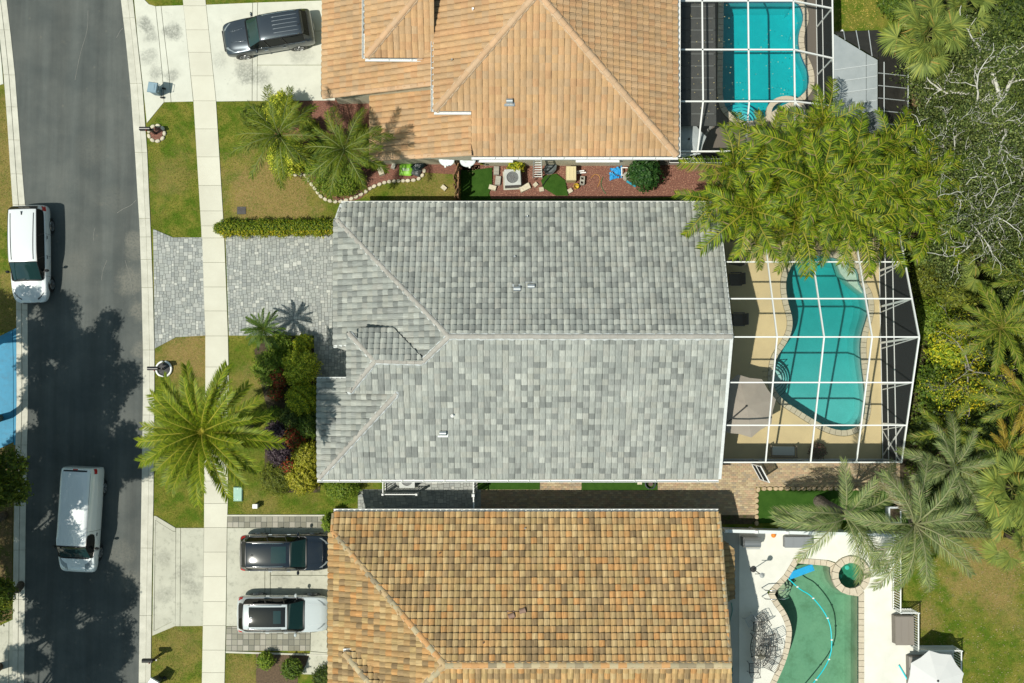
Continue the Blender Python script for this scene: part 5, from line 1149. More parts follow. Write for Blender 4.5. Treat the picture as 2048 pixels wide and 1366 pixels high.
# areca mass east of the cages
AP = [(.12, .19, .010), (.18, .26, .012), (.27, .33, .015), (.045, .08, .008), (.07, .12, .01), (.30, .31, .02)]
fa = [frond('frond', L=3.2, nl=34, ll=.66, lw=.058, a0=28, a1=-62, vee=22, leafdroop=.9, pal=AP, seed=s, side0=80, side1=52, rach=(.34, .31, .05), sag=sg, dead=.02, ends=.45, base=.18) for s, sg in ((31, .1), (32, -.15), (33, 0), (34, .2))]
spots_ = [(1465, 340, 4.6, 1.0), (1500, 420, 5.0, 1.0), (1600, 300, 6.4, 1.05), (1590, 440, 5.2, 1.0), (1635, 370, 6.8, 1.05), (1700, 330, 6.0, 1.0), (1705, 440, 5.4, 1.0), (1770, 300, 5.2, .95), (1790, 400, 5.0, 1.0), (1850, 440, 4.6, .95), (1530, 290, 4.8, .8), (1640, 250, 4.8, .85), (1760, 465, 4.6, .9), (1845, 350, 4.4, .9), (1430, 405, 4.2, .8), (1500, 462, 3.9, .75), (1575, 470, 4.2, .85), (1655, 462, 4.3, .9), (1668, 405, 6.2, .9), (1560, 365, 5.6, .95), (1740, 375, 5.8, .95)]
lab = ['at the left tip of the clump by the cage corner', 'over the upper right corner of the grey roof', 'bright upright crown at the top of the clump', 'in front above the curved teal pool', 'tallest crown in the middle of the clump', 'right of the tallest crown in the clump', 'lower middle above the cage rail', 'beside the pale screen house', 'at the right side of the clump', 'at the lower right end by the bare branches', 'small crown beside the white cage beam', 'small crown over the turquoise spa', 'low crown over the outer corner of the cage', 'small crown touching the pale branches', 'small crown spreading over the grey tiles', 'small crown hanging above the upper left of the sandy deck', 'crown drooping over the top rail of the cage', 'crown drooping above the tip of the curved teal pool', 'dense crown just below the tallest one', 'dense crown left of the tallest one', 'dense crown right of the middle of the clump']
for i, (a, b, h_, s_) in enumerate(spots_):
    palm('areca_palm', 'yellow green palm ' + lab[i], a, b, h_ + [0, .9, -.7, .4, -.3][i % 5], fa, 12 + i % 3, elev=(74, 2), scale=(.55 * s_, 1.0 * s_), trunk=.07, seed=40 + i, group='yellow green palm clump between the pools', tm=M('green_cane', (.16, .17, .06), (.10, .12, .04), 6, rough=.7))
# blue-green coconut style palms over the stone edged bed
CPL = [(.16, .22, .085), (.22, .28, .11), (.11, .155, .055), (.30, .34, .12)]
fc = [frond('frond', L=3.9, nl=72, ll=.74, lw=.028, a0=22, a1=-58, vee=4, leafdroop=.75, pal=CPL, seed=s, side0=62, side1=30, rach=(.30, .31, .16), sag=sg, dead=.06, ends=.4, base=.16, dry=(.38, .33, .22)) for s, sg in ((51, .12), (52, -.15), (53, .05))]
fcd = [frond('frond', L=3.1, nl=50, ll=.55, lw=.022, a0=10, a1=-75, vee=0, leafdroop=.9, pal=[(.36, .33, .24), (.28, .24, .15), (.42, .40, .32), (.20, .19, .08)], seed=54, rach=(.34, .30, .2), sag=.3, bunch=.8, dead=.3)]
pa = palm('coconut_palm', 'grey green palm with thick fibrous trunk rising from the stone edged turf bed', 1689, 1030, 4.2, fc, 15, elev=(58, -4), scale=(.75, 1.05), base=(1638, 1002), trunk=.24, seed=60, group='grey green palms by the green pool', azlist=[60, 200, 290, 165, 95, 340, 275, 182, 215, 315, 20, 190, 172, 298, 45], tm=M('fibrous_bark', (.24, .20, .16), (.10, .08, .06), 9, rough=.95, bump=1, bscale=22))
pb = palm('coconut_palm', 'larger grey green palm spreading over the white railing and lawn', 1828, 1048, 5.2, fc, 18, elev=(60, -4), scale=(.8, 1.05), base=(1800, 1010), trunk=.2, seed=61, group='grey green palms by the green pool', azlist=[100, 20, 280, 205, 340, 130, 60, 310, 250, 170, 0, 225, 262, 85, 12, 348, 292, 240], tm=M('fibrous_bark', (.2, .2, .2)))
for k, (a, e) in enumerate(((97, 22), (75, 8), (-22, 2), (115, 30))):
    link('frond', fcd[0], pb, Matrix.Translation(P(1828, 1048, 5.1) - pb.location) @ Matrix.Rotation(R(a), 4, 'Z') @ Matrix.Rotation(-R(e), 4, 'Y') @ Matrix.Scale(.85, 4))
# fan palms
FP = [(.17, .225, .05), (.22, .27, .06), (.12, .165, .035), (.27, .30, .06)]
ff = [fan('fan_leaf', Rr=1.0, pet=1.25, n=34, spread=112, a0=a, pal=FP, seed=s, droop=.7) for a, s in ((28, 71), (10, 72), (-5, 73))]
fy = [fan('fan_leaf', Rr=.85, pet=.9, n=34, spread=125, a0=-10, pal=[(.30, .26, .04), (.38, .30, .05), (.22, .22, .04)], seed=75, droop=.8, dead=.2)]
for i, (a, b, h_, n_, lb) in enumerate(((1852, 72, 5.2, 22, 'fan leaved palm beside the pale hipped screen house'), (1918, 20, 4.6, 14, 'fan leaved palm at the top edge behind the larger fan palm'), (1985, 250, 3.0, 12, 'fan leaved palm partly under bare pale branches'), (2025, 975, 4.6, 22, 'fan leaved palm at the right edge beside the bare lawn'), (2040, 1080, 4.0, 16, 'low fan leaved palm at the right edge over the brown lawn'), (1960, 395, 2.6, 9, 'small fan palm in the dark undergrowth below bare branches'), (1975, 520, 2.8, 10, 'small fan palm beside the dark thicket'))):
    q = palm('fan_palm', lb, a, b, h_, ff, max(7, int(n_ * .85)), elev=(88, -20), scale=(.8, 1.12) if i in (0, 3) else (.6, .95), trunk=.13, seed=80 + i, part='fan_leaf')
    if i in (0, 3, 4): 
        for k in range(3): link('fan_leaf', fy[0], q, Matrix.Translation(P(a, b, h_ - .1) - q.location) @ Matrix.Rotation(R(-60 + 38 * k + (120 if i > 0 else 0)), 4, 'Z') @ Matrix.Rotation(R(14), 4, 'Y'))
# dark pinnate palms at the right edge
TP2 = [(.12, .18, .02), (.17, .23, .025), (.08, .12, .014), (.30, .31, .03)]
fp_ = [frond('frond', L=2.6, nl=58, ll=.50, lw=.030, a0=20, a1=-48, vee=14, leafdroop=.5, pal=TP2, seed=s, rach=(.30, .28, .06), sag=sg, dead=.03) for s, sg in ((91, .1), (92, -.1))]
fpy = [frond('frond', L=2.5, nl=54, ll=.46, lw=.030, a0=18, a1=-48, vee=14, leafdroop=.5, pal=[(.24, .20, .025), (.32, .25, .03), (.13, .14, .02), (.36, .22, .03)], seed=93, rach=(.42, .32, .06))]
for i, (a, b, h_, n_, lb, ms) in enumerate(((2000, 655, 5.0, 18, 'dark star shaped palm at the right edge below the pale branches', fp_), (2052, 800, 5.0, 18, 'palm with yellowing fronds at the right edge', fp_ + fpy), (2010, 905, 4.4, 13, 'low palm with yellow green fronds above the fan palm', fp_ + fpy), (1905, 935, 4.6, 14, 'grey green palm behind the cage corner in the thicket', fc), (2062, 560, 4.4, 10, 'palm just entering at the right edge beside bare twigs', fp_), (1890, 860, 2.6, 6, 'small palm in the shade by the cage corner', fp_))):
    palm('palm_tree', lb, a, b, h_, ms, n_, elev=(62, -8), scale=(.55, .82) if ms is fc else (.7, 1.0), trunk=.13, seed=100 + i)

# ---------------------------------------------------------------- shrubs of the front gardens
S = shrub
S('hedge_shrub', 'tall yellow variegated shrub beneath the palm nearest the drive', 560, 218, 31, 2.3, VA, seed=1, rpy=36, group='yellow variegated shrubs')
S('hedge_shrub', 'tall yellow variegated shrub below the left palm at the stone edging', 572, 312, 38, 2.1, VA, seed=2, rpy=40, group='yellow variegated shrubs')
S('bush', 'round bright green bush inside the curved stone edging', 674, 356, 50, 1.5, LG, seed=3, rpy=38, size=.055)
S('bush', 'loose palm like bush at the drive corner under the left palm', 505, 232, 24, 1.6, QP, seed=4, size=.11, asp=.12)
S('bush', 'leafy green bush between the two feathery palms', 640, 300, 26, 1.6, GR, seed=5, size=.07, asp=.3)
S('bush', 'low green bush at the right end of the mulch bed', 742, 318, 20, .9, LG, seed=7, size=.05)
S('bush', 'feathery low bush beside the front walkway', 618, 255, 20, 1.3, QP, seed=8, size=.11, asp=.13)
S('bush', 'small leafy bush between the stone edging and yellow shrub', 620, 330, 18, 1.1, LG, seed=9, size=.06)
S('bush', 'green bush against the wing wall under palm fronds', 720, 270, 22, 1.2, QP, seed=6, size=.11, asp=.14)
# hedge along the north side of the paver drive
hg_ = thing('hedge', 'long low green hedge beside the grey paver driveway', 'hedge', P(550, 453)); Vs = []; Cs = []
n_h = 24
for i in range(n_h):
    t_ = i / (n_h - 1); px = 440 + 235 * t_; py = 456 - 2 * t_; rr = 11 if i < 1 else 16 + 3 * math.sin(i * 1.7); c = P(px, py, .55)
    V, col = blob((c.x - hg_.location.x, c.y - hg_.location.y, .42), (.36, rr / 36, .48), 1700, .04, .5, [(.09, .16, .01), (.15, .22, .012), (.05, .09, .01), (.30, .30, .02)], None, 300 + i, .25); 
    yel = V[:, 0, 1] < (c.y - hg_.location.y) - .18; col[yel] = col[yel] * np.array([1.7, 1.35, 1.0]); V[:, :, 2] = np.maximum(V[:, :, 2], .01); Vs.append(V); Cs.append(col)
quads('foliage', np.concatenate(Vs), np.concatenate(Cs), LEAF, hg_)
mb = MB()
for i in range(30): x_ = -3.1 + i * .21; mb.tube([(x_, 0, 0), (x_ + .05, .04, .5)], [.015, .008], 5)
mb.build('stems', M('stem', (.1, .1, .1)), hg_)
# mixed bed beside the entry
bed = [('small round yellow green bush at the corner by the entry path', 606, 687, 17, 1.1, YG, 1, .05), ('small green bush under the small dark palm', 560, 690, 22, .9, LG, 1, .05), ('rounded green shrub at the left of the entry bed', 540, 735, 30, 1.3, LG, 1, .055), ('red leaved shrub in the middle of the entry bed', 556, 752, 20, 1.2, RD, 1, .06),
       ('large yellow green shrub along the entry path', 600, 735, 32, 1.5, VA, 1, .05), ('yellow green shrub mid way along the house wall', 606, 800, 30, 1.6, YG, 1, .05), ('clipped green shrub against the lower roof corner', 620, 850, 22, 1.5, GR, 1, .05), ('low red croton beside the palm fronds', 552, 786, 13, .9, RD, 1, .06),
       ('dark purple leaved bush among the green shrubs', 552, 868, 22, 1.2, PU, .8, .06), ('second dark purple bush lower in the bed', 560, 905, 24, 1.3, PU, .8, .06), ('red and green croton below the purple bushes', 586, 880, 22, 1.3, RD, 1, .06), ('bright yellow shrub at the lower end of the house wall', 612, 912, 26, 1.4, [(.38, .36, .03), (.26, .27, .02), (.46, .42, .06), (.15, .18, .015)], 1, .055),
       ('bright yellow shrub at the bottom of the entry bed', 604, 955, 28, 1.3, [(.40, .37, .03), (.28, .29, .02), (.46, .42, .06), (.17, .19, .015)], 1, .055), ('grassy green bush at the bottom left of the bed', 553, 955, 30, .9, OL, 1, .09), ('red flowered green shrub in the lower bed', 580, 930, 18, 1.1, RD, 1, .06), ('low green shrub under the tip of the palm', 546, 832, 16, .8, LG, 1, .05), ('dark green shrub in the shade of the palm', 585, 835, 22, 1.2, DK, 1, .05)]
for i, (lb, a, b, r_, h_, pal, d_, sz) in enumerate(bed): S('shrub', lb, a, b, r_ * 1.16, h_ * 1.08, pal, size=sz, seed=i + 10, dens=d_, asp=.45 if sz < .08 else .14)
S('shrub', 'bright green shrub below the eave at the house corner', 683, 978, 34, 1.1, LG, seed=40, rpy=22); S('shrub', 'green shrub tucked at the corner of the blended tile roof', 656, 1044, 12, 1.8, LG, seed=41, rpy=18)
S('shrub', 'round bright shrub at the edge of the lower left lawn bed', 530, 1322, 17, .9, LG, seed=42); S('shrub', 'round dark green shrub in the bottom mulch bed', 583, 1338, 21, 1.0, GR, seed=43); S('shrub', 'small dark shrub at the bottom edge by the lower house', 650, 1360, 26, .9, DK, seed=44)
S('shrub', 'dense dark glossy bush against the terracotta house side yard', 1290, 346, 32, 2.2, [(.02, .07, .015), (.035, .10, .02), (.06, .14, .03)], size=.09, asp=.4, seed=45); S('shrub', 'small yellow leaved croton beside the air conditioner', 1032, 330, 17, 1.1, YG + [(.42, .34, .02)], size=.08, asp=.3, seed=46)
S('potted_plant', 'dark red leaved potted plant on the sandy pool deck', 1636, 902, 17, .9, [(.07, .05, .03), (.12, .05, .04), (.05, .08, .02)], seed=47, cat='potted plant', dens=.7)
# thicket east of the cage
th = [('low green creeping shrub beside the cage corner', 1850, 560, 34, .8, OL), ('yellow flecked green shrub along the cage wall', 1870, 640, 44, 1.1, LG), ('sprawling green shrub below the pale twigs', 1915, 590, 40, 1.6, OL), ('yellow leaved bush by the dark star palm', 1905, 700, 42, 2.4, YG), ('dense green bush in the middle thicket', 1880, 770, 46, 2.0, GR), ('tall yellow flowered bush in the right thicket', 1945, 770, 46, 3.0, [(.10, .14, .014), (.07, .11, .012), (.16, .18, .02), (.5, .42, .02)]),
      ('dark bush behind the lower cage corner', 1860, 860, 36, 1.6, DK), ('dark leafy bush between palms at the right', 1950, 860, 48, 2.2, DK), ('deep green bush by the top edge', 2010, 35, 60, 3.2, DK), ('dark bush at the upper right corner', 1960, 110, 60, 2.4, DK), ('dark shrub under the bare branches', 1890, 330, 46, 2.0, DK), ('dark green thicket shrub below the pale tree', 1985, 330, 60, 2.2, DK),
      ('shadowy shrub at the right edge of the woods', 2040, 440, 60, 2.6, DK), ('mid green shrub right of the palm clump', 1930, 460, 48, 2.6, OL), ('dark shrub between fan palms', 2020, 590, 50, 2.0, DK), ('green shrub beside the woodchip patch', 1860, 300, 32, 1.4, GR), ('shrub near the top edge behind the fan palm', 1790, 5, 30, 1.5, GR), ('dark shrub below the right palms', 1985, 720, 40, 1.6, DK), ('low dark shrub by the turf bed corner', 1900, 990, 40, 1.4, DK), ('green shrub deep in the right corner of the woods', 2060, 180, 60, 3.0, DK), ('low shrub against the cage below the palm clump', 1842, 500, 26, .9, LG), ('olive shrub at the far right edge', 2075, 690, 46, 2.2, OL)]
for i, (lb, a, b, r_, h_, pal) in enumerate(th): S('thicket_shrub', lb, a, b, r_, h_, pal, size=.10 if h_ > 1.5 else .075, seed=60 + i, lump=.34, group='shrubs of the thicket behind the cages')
# ground cover below them
n = 90000; V = []; xs = rng.uniform(P(1790, 0).x, P(2260, 0).x, n); ys = rng.uniform(P(0, 1075).y, P(0, -120).y, n)
keep = pip(xs, ys, [tuple(p[:2]) for p in pts([(1778, 340), (1905, 340), (1905, 150), (1830, -200), (2260, -200), (2260, 1075), (1845, 1070), (1800, 980), (1765, 925), (1765, 340)])]) & ~pip(xs, ys, [tuple(p[:2]) for p in pts([(1818, 165), (1850, 150), (1885, 175), (1875, 215), (1850, 268), (1822, 265)])]); xs, ys = xs[keep], ys[keep]; n = len(xs)
hh = np.array([.12 + .5 * max(0, .35 + mnoise.noise(Vector((x * .55, y * .55, 7)))) for x, y in zip(xs, ys)]); zz = rng.uniform(.0, 1, n) ** .5 * hh
V = leaf_quads(np.stack([xs, ys, zz + .02], 1), np.tile([0, 0, 1.0], (n, 1)), .075, .42, .6); 
cc = pick(OL + GR + LG[:2] + DK, n); br = np.array([mnoise.noise(Vector((x * .4, y * .4, 1))) for x, y in zip(xs, ys)])[:, None]; cc = cc * np.clip(.8 + 1.1 * br, .3, 1.6)
o = quads('ground_cover', V, cc, LEAF); tag(o, 'tangled green ground cover under the trees east of the cages', 'ground cover', kind='stuff')
# ---------------------------------------------------------------- trees with bare pale limbs
def limbs(mb, tips, p, d, L, r, depth, rd, spread=.6, grav=.0, minz=1.0, kink=.35):
    K = 4; pth = [p]; rr = [r]; q = Vector(p); dd = Vector(d)
    for i in range(K):
        dd = (dd + Vector((rd.uniform(-1, 1), rd.uniform(-1, 1), rd.uniform(-.6, .6))) * kink + Vector((0, 0, grav))).normalized(); q = q + dd * (L / K); pth.append(q.copy()); rr.append(r * (1 - .4 * (i + 1) / K))
        if depth > 0 and i >= 1:
            side = dd.cross(Vector((rd.uniform(-1, 1), rd.uniform(-1, 1), rd.uniform(-.3, 1)))).normalized(); limbs(mb, tips, q.copy(), (dd * .5 + side * spread).normalized(), L * rd.uniform(.5, .72), rr[-1] * .62, depth - 1, rd, spread, grav, minz, kink)
    mb.tube(pth, rr, 6 if r > .05 else 4, None, cap=False); tips.append((pth[-1], dd)); tips.append((pth[2], dd))
    if depth > 0: limbs(mb, tips, pth[-1], dd, L * .7, rr[-1], depth - 1, rd, spread, grav, minz, kink)
def tree(name, label, base, h, lead, nl, L, r, depth, pal, leaf_n, leaf_s, seed, barkm=PALEB, spread=.7, grav=.02, clump=.35, cat='tree', group=None, up=.35, asp=.45, kink=.35, drop=0.0, leafclip=None):
    rd = random.Random(seed); b = Vector((base[0], base[1], 0)); root = thing(name, label, cat, b, group=group); top_ = Vector(lead) - b; top_.z = h
    K = 6; tp = [Vector((top_.x * (i / K) ** 1.4 + rd.uniform(-.08, .08) * (i > 0), top_.y * (i / K) ** 1.4 + rd.uniform(-.08, .08) * (i > 0), h * i / K)) for i in range(K + 1)]; MB().tube(tp, [r * (1.3 - .5 * i / K) for i in range(K + 1)], 10).build('trunk', barkm, root, smooth=True)
    mb = MB(); tips = []
    for i in range(nl):
        a = 2 * math.pi * (i + rd.uniform(-.25, .25)) / nl; limbs(mb, tips, tp[-1 - (i % 2)], Vector((math.cos(a), math.sin(a), up + rd.uniform(-.2, .25))).normalized(), L * rd.uniform(.8, 1.2), r * .62, depth, rd, spread, grav, kink=kink)
    mb.build('limbs', barkm, root, smooth=True)
    r_ = np.random.default_rng(seed); T = np.array([t[0] for t in tips]); sub_ = r_.choice(len(T), max(4, int(len(T) * .45)), replace=False); k = sub_[r_.integers(0, len(sub_), leaf_n)]; C = T[k] + r_.normal(0, clump, (leaf_n, 3)) * np.array([1, 1, .6]); C[:, 2] -= drop * (.25 + r_.random(leaf_n)) * 1.3
    V = leaf_quads(C, np.tile([0, 0, .8], (leaf_n, 1)), leaf_s, asp, .8, r_); pc_ = r_.uniform(.7, 1.3, len(T))
    quads('crown', V, pick(pal, leaf_n, None, r_) * pc_[k][:, None], LEAF, root); return root
LIV = [(.08, .12, .03), (.12, .165, .04), (.22, .26, .075), (.04, .06, .015)]
w = lambda a, b, z: P(a, b, z)
tree('oak_tree', 'tall sparse tree with bare white limbs at the upper right edge', w(1975, 235, 0), 4.2, w(2000, 215, 4.2), 6, 2.6, .20, 3, LIV, 52000, .075, 501, kink=.5, spread=.9, clump=.35, drop=.8)
tree('oak_tree', 'pale limbed tree whose bare twigs spread beside the woodchip patch', w(1930, 320, 0), 3.4, w(1925, 300, 3.4), 6, 2.2, .16, 3, LIV, 48000, .075, 502, kink=.5, spread=.9, clump=.35, drop=.8)
tree('oak_tree', 'pale limbed tree at the right edge above the dark star palm', w(2010, 470, 0), 3.6, w(2035, 460, 3.6), 6, 2.3, .16, 3, LIV, 48000, .075, 503, kink=.5, spread=.9, clump=.35, drop=.8)
tree('oak_tree', 'thin pale twigged tree beside the right end of the palm clump', w(1925, 420, 0), 3.6, w(1935, 410, 3.8), 8, 1.8, .11, 3, LIV, 20000, .06, 504, kink=.55, spread=.9, clump=.3, drop=.6)
tree('small_tree', 'twiggy tree with yellow leaves in the thicket by the cage', w(1920, 740, 0), 2.6, w(1935, 740, 2.6), 5, 1.4, .07, 3, YG + [(.45, .38, .02)], 3500, .06, 505, kink=.5, spread=.9, clump=.22, barkm=M('grey_twig', (.30, .28, .24), (.2, .19, .16), 8, rough=.9))
# street trees across the road: their crowns throw the broken shade on the asphalt
STP = [(.08, .12, .014), (.12, .16, .018), (.18, .20, .02), (.05, .08, .01)]
def puff_tree(label, sx_, sy_, hh_, rad, n_puff, seed, inner=False):
    """leafy street tree whose crown throws its shade round the ground pixel (sx_, sy_)"""
    g_ = P(sx_, sy_); cx, cy = g_.x - .45 * hh_, g_.y - .29 * hh_; rd = random.Random(seed); root = thing('street_tree', label, 'tree', (cx, cy, 0), group='leafy street trees along the left verge')
    K = 6; MB().tube([Vector((.12 * math.sin(i * 1.3), .1 * math.cos(i * 2.1), hh_ * .72 * i / K)) for i in range(K + 1)], [.2 - .018 * i for i in range(K + 1)], 10).build('trunk', BARK, root, smooth=True)
    mb = MB(); Vs = []; Cs = []
    for k in range(n_puff):
        a = rd.uniform(0, 6.283); q = rad * rd.uniform(.1, 1) ** .6; z = hh_ + rd.uniform(-1.0, 1.1) - .12 * q * q; c = Vector((math.cos(a) * q, math.sin(a) * q, z)); pr = rd.uniform(.45, .95)
        mid = Vector((c.x * .45 + rd.uniform(-.2, .2), c.y * .45 + rd.uniform(-.2, .2), hh_ * .72 + (z - hh_ * .72) * .4)); mb.tube([Vector((0, 0, hh_ * .55)), mid, c], [.07, .045, .012], 5, cap=False)
        for t_ in range(4): b = rd.uniform(0, 6.28); mb.tube([mid.lerp(c, .5), c + Vector((math.cos(b) * pr * .9, math.sin(b) * pr * .9, rd.uniform(-.2, .3)))], [.02, .006], 4, cap=False)
        V, col = blob((c.x, c.y, c.z), (pr, pr, pr * .55), int(1500 * pr * pr / .5), .10, .42, STP, None, seed * 50 + k, .35, up=-.8); Vs.append(V); Cs.append(col * rd.uniform(.8, 1.25))
    mb.build('limbs', BARK, root, smooth=True); quads('crown', np.concatenate(Vs), np.concatenate(Cs), LEAF, root)
for i, (sx_, sy_, hh_, rad, npf) in enumerate(((165, 735, 9.5, 3.0, 26), (180, 925, 9.8, 3.3, 34), (120, 1035, 9.4, 3.0, 26), (165, 1230, 9.4, 3.1, 30), (120, 1380, 9.6, 3.4, 30), (70, 640, 9.0, 2.2, 14), (128, 1118, 4.9, 1.7, 12), (138, 872, 5.2, 1.75, 13))):
    puff_tree(['leafy tree hiding beyond the left edge opposite the paver drive', 'leafy tree at the left edge above the blue driveway', 'leafy tree overhanging the left kerb opposite the white van', 'leafy tree at the left edge above the leaf littered verge', 'leafy tree at the lower left corner by the far driveway', 'small leafy tree beyond the left edge behind the white minivan', 'leafy tree over the leaf litter at the left edge', 'low leafy tree hanging over the kerb below the blue driveway'][i], sx_, sy_, hh_, rad, npf, 700 + i)
# ================================================================ vehicles
from mathutils.bvhtree import BVHTree
def paint(name, col, rough=.22, metal=0.0, coat=1.0): return M(name, col, rough=rough, metal=metal, coat=coat, spec=.5)
TYRE = M('tyre_rubber', (.018, .018, .018), rough=.75); RIMM = M('alloy_rim', (.55, .56, .57), rough=.28, metal=.9); CHR = M('chrome', (.75, .76, .77), rough=.12, metal=1)
REDL = M('red_lens', (.45, .01, .01), rough=.12, spec=.6); LENS = M('clear_lens', (.22, .25, .26), rough=.08, spec=.8); WGL = M('windscreen', (.012, .035, .036), rough=.03, spec=.9); SGL = M('tinted_window', (.006, .009, .010), rough=.05, spec=.22)
PLATE = M('number_plate', (.6, .6, .55), rough=.5)
def car(name, label, cat, px, py, head, Lc, Wc, st, pm, roofm=None, glass_side=None, wheels=(-.3, .3), wr=.36, rails=None, seams=(), details=None, mirror=(.5, 1.05), rimm=RIMM, group=None, mirm=None, spokes=5, plate=True, handle=CHR):
    """st: list of (x, half width, z bottom, z belt, half width glass base, z top, half width roof, segment kind to next)"""
    g = P(px, py); root = thing(name, label, cat, (g.x, g.y, .0), R(head), group=group)
    V = []; n = 8
    for (x, w, zb, zl, wb_, zt, wt, k) in st:
        half = [(w * .80, zb), (w * .975, zb + .10), (w, (zb + zl) / 2), (w * .965, zl - .03), (wb_, zl + .01), (wt, zt - .06), (wt * .72, zt - .008), (0, zt + .012)]
        V += [(x, y, z) for y, z in half] + [(x, -y, z) for y, z in half[:-1][::-1]]
    m = 2 * n - 1; bm = bmesh.new(); bv = [bm.verts.new(p) for p in V]; bm.verts.ensure_lookup_table()
    for i in range(len(st) - 1):
        kind = st[i][7]
        for j in range(m - 1):
            band = j if j < n - 1 else m - 2 - j; mi = 0
            if kind == 'cab': mi = 1 if band == 4 else (4 if band == 6 and roofm else 0)
            elif kind == 'van': mi = 0
            elif kind == 'wind': mi = 2 if band >= 5 else (1 if band == 4 else 0)
            elif kind == 'rear': mi = 3 if band >= 5 else 0
            f = bm.faces.new((bv[i * m + j], bv[i * m + j + 1], bv[(i + 1) * m + j + 1], bv[(i + 1) * m + j])); f.material_index = mi; f.smooth = True
        f = bm.faces.new((bv[i * m], bv[(i + 1) * m], bv[(i + 1) * m + m - 1], bv[i * m + m - 1])); f.smooth = True
    bm.faces.new([bv[j] for j in range(m)]); bm.faces.new([bv[(len(st) - 1) * m + j] for j in range(m)][::-1])
    bmesh.ops.recalc_face_normals(bm, faces=bm.faces)
    cl = bm.edges.layers.float.get('crease_edge') or bm.edges.layers.float.new('crease_edge')
    for e in bm.edges:
        if len(e.link_faces) == 2 and e.link_faces[0].material_index != e.link_faces[1].material_index: e[cl] = .75
        zmin = min(v.co.z for v in e.verts)
        if all(abs(abs(v.co.y)) > .1 for v in e.verts) and e.is_manifold:
            pass
    me = bpy.data.meshes.new('tmp'); bm.to_mesh(me); bm.free(); to = bpy.data.objects.new('tmp', me); COL.objects.link(to)
    md = to.modifiers.new('s', 'SUBSURF'); md.levels = 3; md.render_levels = 3
    dg = bpy.context.evaluated_depsgraph_get(); ev = to.evaluated_get(dg); me2 = bpy.data.meshes.new_from_object(ev)
    bpy.data.objects.remove(to)
    allb = bmesh.new(); allb.from_mesh(me2); bvh = BVHTree.FromBMesh(allb); allb.free()
    mats = [pm, SGL, WGL, SGL, roofm or pm]; names = ['body', 'side_window', 'windscreen', 'rear_window', 'roof_panel']
    for mi in range(5):
        b2 = bmesh.new(); b2.from_mesh(me2); 
        dl = [f for f in b2.faces if f.material_index != mi]
        if len(dl) == len(b2.faces): b2.free(); continue
        bmesh.ops.delete(b2, geom=dl, context='FACES')
        def mk(bmx, nm):
            mm = bpy.data.meshes.new(nm); bmx.to_mesh(mm); mm.materials.clear(); mm.materials.append(mats[mi])
            for p in mm.polygons: p.material_index = 0; p.use_smooth = True
            return link(nm, mm, root)
        if mi in (1, 2, 3):
            bl_ = [e for e in b2.edges if e.is_boundary]; mbx = MB()
            for e in bl_: mbx.beam(e.verts[0].co, e.verts[1].co, .035, .02)
            mbx.build('window_seal', BLACKP, root)
        if mi == 1:
            for s_ in (1, -1):
                b3 = b2.copy(); bmesh.ops.delete(b3, geom=[f for f in b3.faces if f.calc_center_median().y * s_ < 0], context='FACES')
                if b3.faces: mk(b3, names[mi])
                b3.free()
        else: mk(b2, names[mi])
        b2.free()
    def hit(o, d, off=.004):
        r_ = bvh.ray_cast(Vector(o), Vector(d)); return (r_[0] - Vector(d) * off) if r_[0] else None
    def top(x, y, off=.004): return hit((x, y, 4), (0, 0, -1), off)
    def side(x, z, s, off=.004): return hit((x, 4 * s, z), (0, -s, 0), off)
    def line(nm, P3, r, m_, n_=5):
        P3 = [p for p in P3 if p is not None]
        if len(P3) > 1: return MB().tube(P3, r, n_).build(nm, m_, root, smooth=True)
    def patch(nm, f, nu, nv, m_, parent=None):
        pts_ = [[f(u / nu, v / nv) for v in range(nv + 1)] for u in range(nu + 1)]
        if any(p is None for r_ in pts_ for p in r_): return None
        vs = [p for r_ in pts_ for p in r_]; k = nv + 1; fs = [(a * k + b, (a + 1) * k + b, (a + 1) * k + b + 1, a * k + b + 1) for a in range(nu) for b in range(nv)]
        return MB().add(vs, fs).build(nm, m_, parent or root, smooth=True, fixn=True)
    root_api = dict(top=top, side=side, line=line, patch=patch, root=root)
    DK_ = M('seam_dark', (.01, .01, .01), rough=.6)
    for xw in wheels:
        for s_ in (1, -1):
            q = side(xw, wr + .12, s_, 0); yw = (abs(q.y) if q else Wc / 2) * s_
            MB().tube([(xw, yw - s_ * .06, wr + .02), (xw, yw + s_ * .008, wr + .02)], wr + .075, 28).build('wheel_arch', BLACKP, root)
            wh = MB().tube([(xw, yw - s_ * .20, wr), (xw, yw - s_ * .01, wr), (xw, yw + s_ * .018, wr)], [wr, wr, wr * .9], 28).build('wheel', TYRE, root)
            rb_ = MB(); rb_.tube([(xw, yw + s_ * .018, wr), (xw, yw + s_ * .022, wr)], wr * .70, 24)
            rb_.build('hub', M('rim_dark', (.03, .03, .03), rough=.4), wh)
            sp_ = MB(); 
            for k in range(spokes):
                a = 2 * math.pi * k / spokes + .3; sp_.beam((xw, yw + s_ * .03, wr), (xw + math.cos(a) * wr * .66, yw + s_ * .03, wr + math.sin(a) * wr * .66), .02, .055, up=Vector((0, 1, 0)))
            ring = [(xw + math.cos(t) * wr * .68, yw + s_ * .026, wr + math.sin(t) * wr * .68) for t in [2 * math.pi * i / 24 for i in range(24)]]; sp_.tube(ring, .016, 5, close=True); sp_.build('rim', rimm, wh)
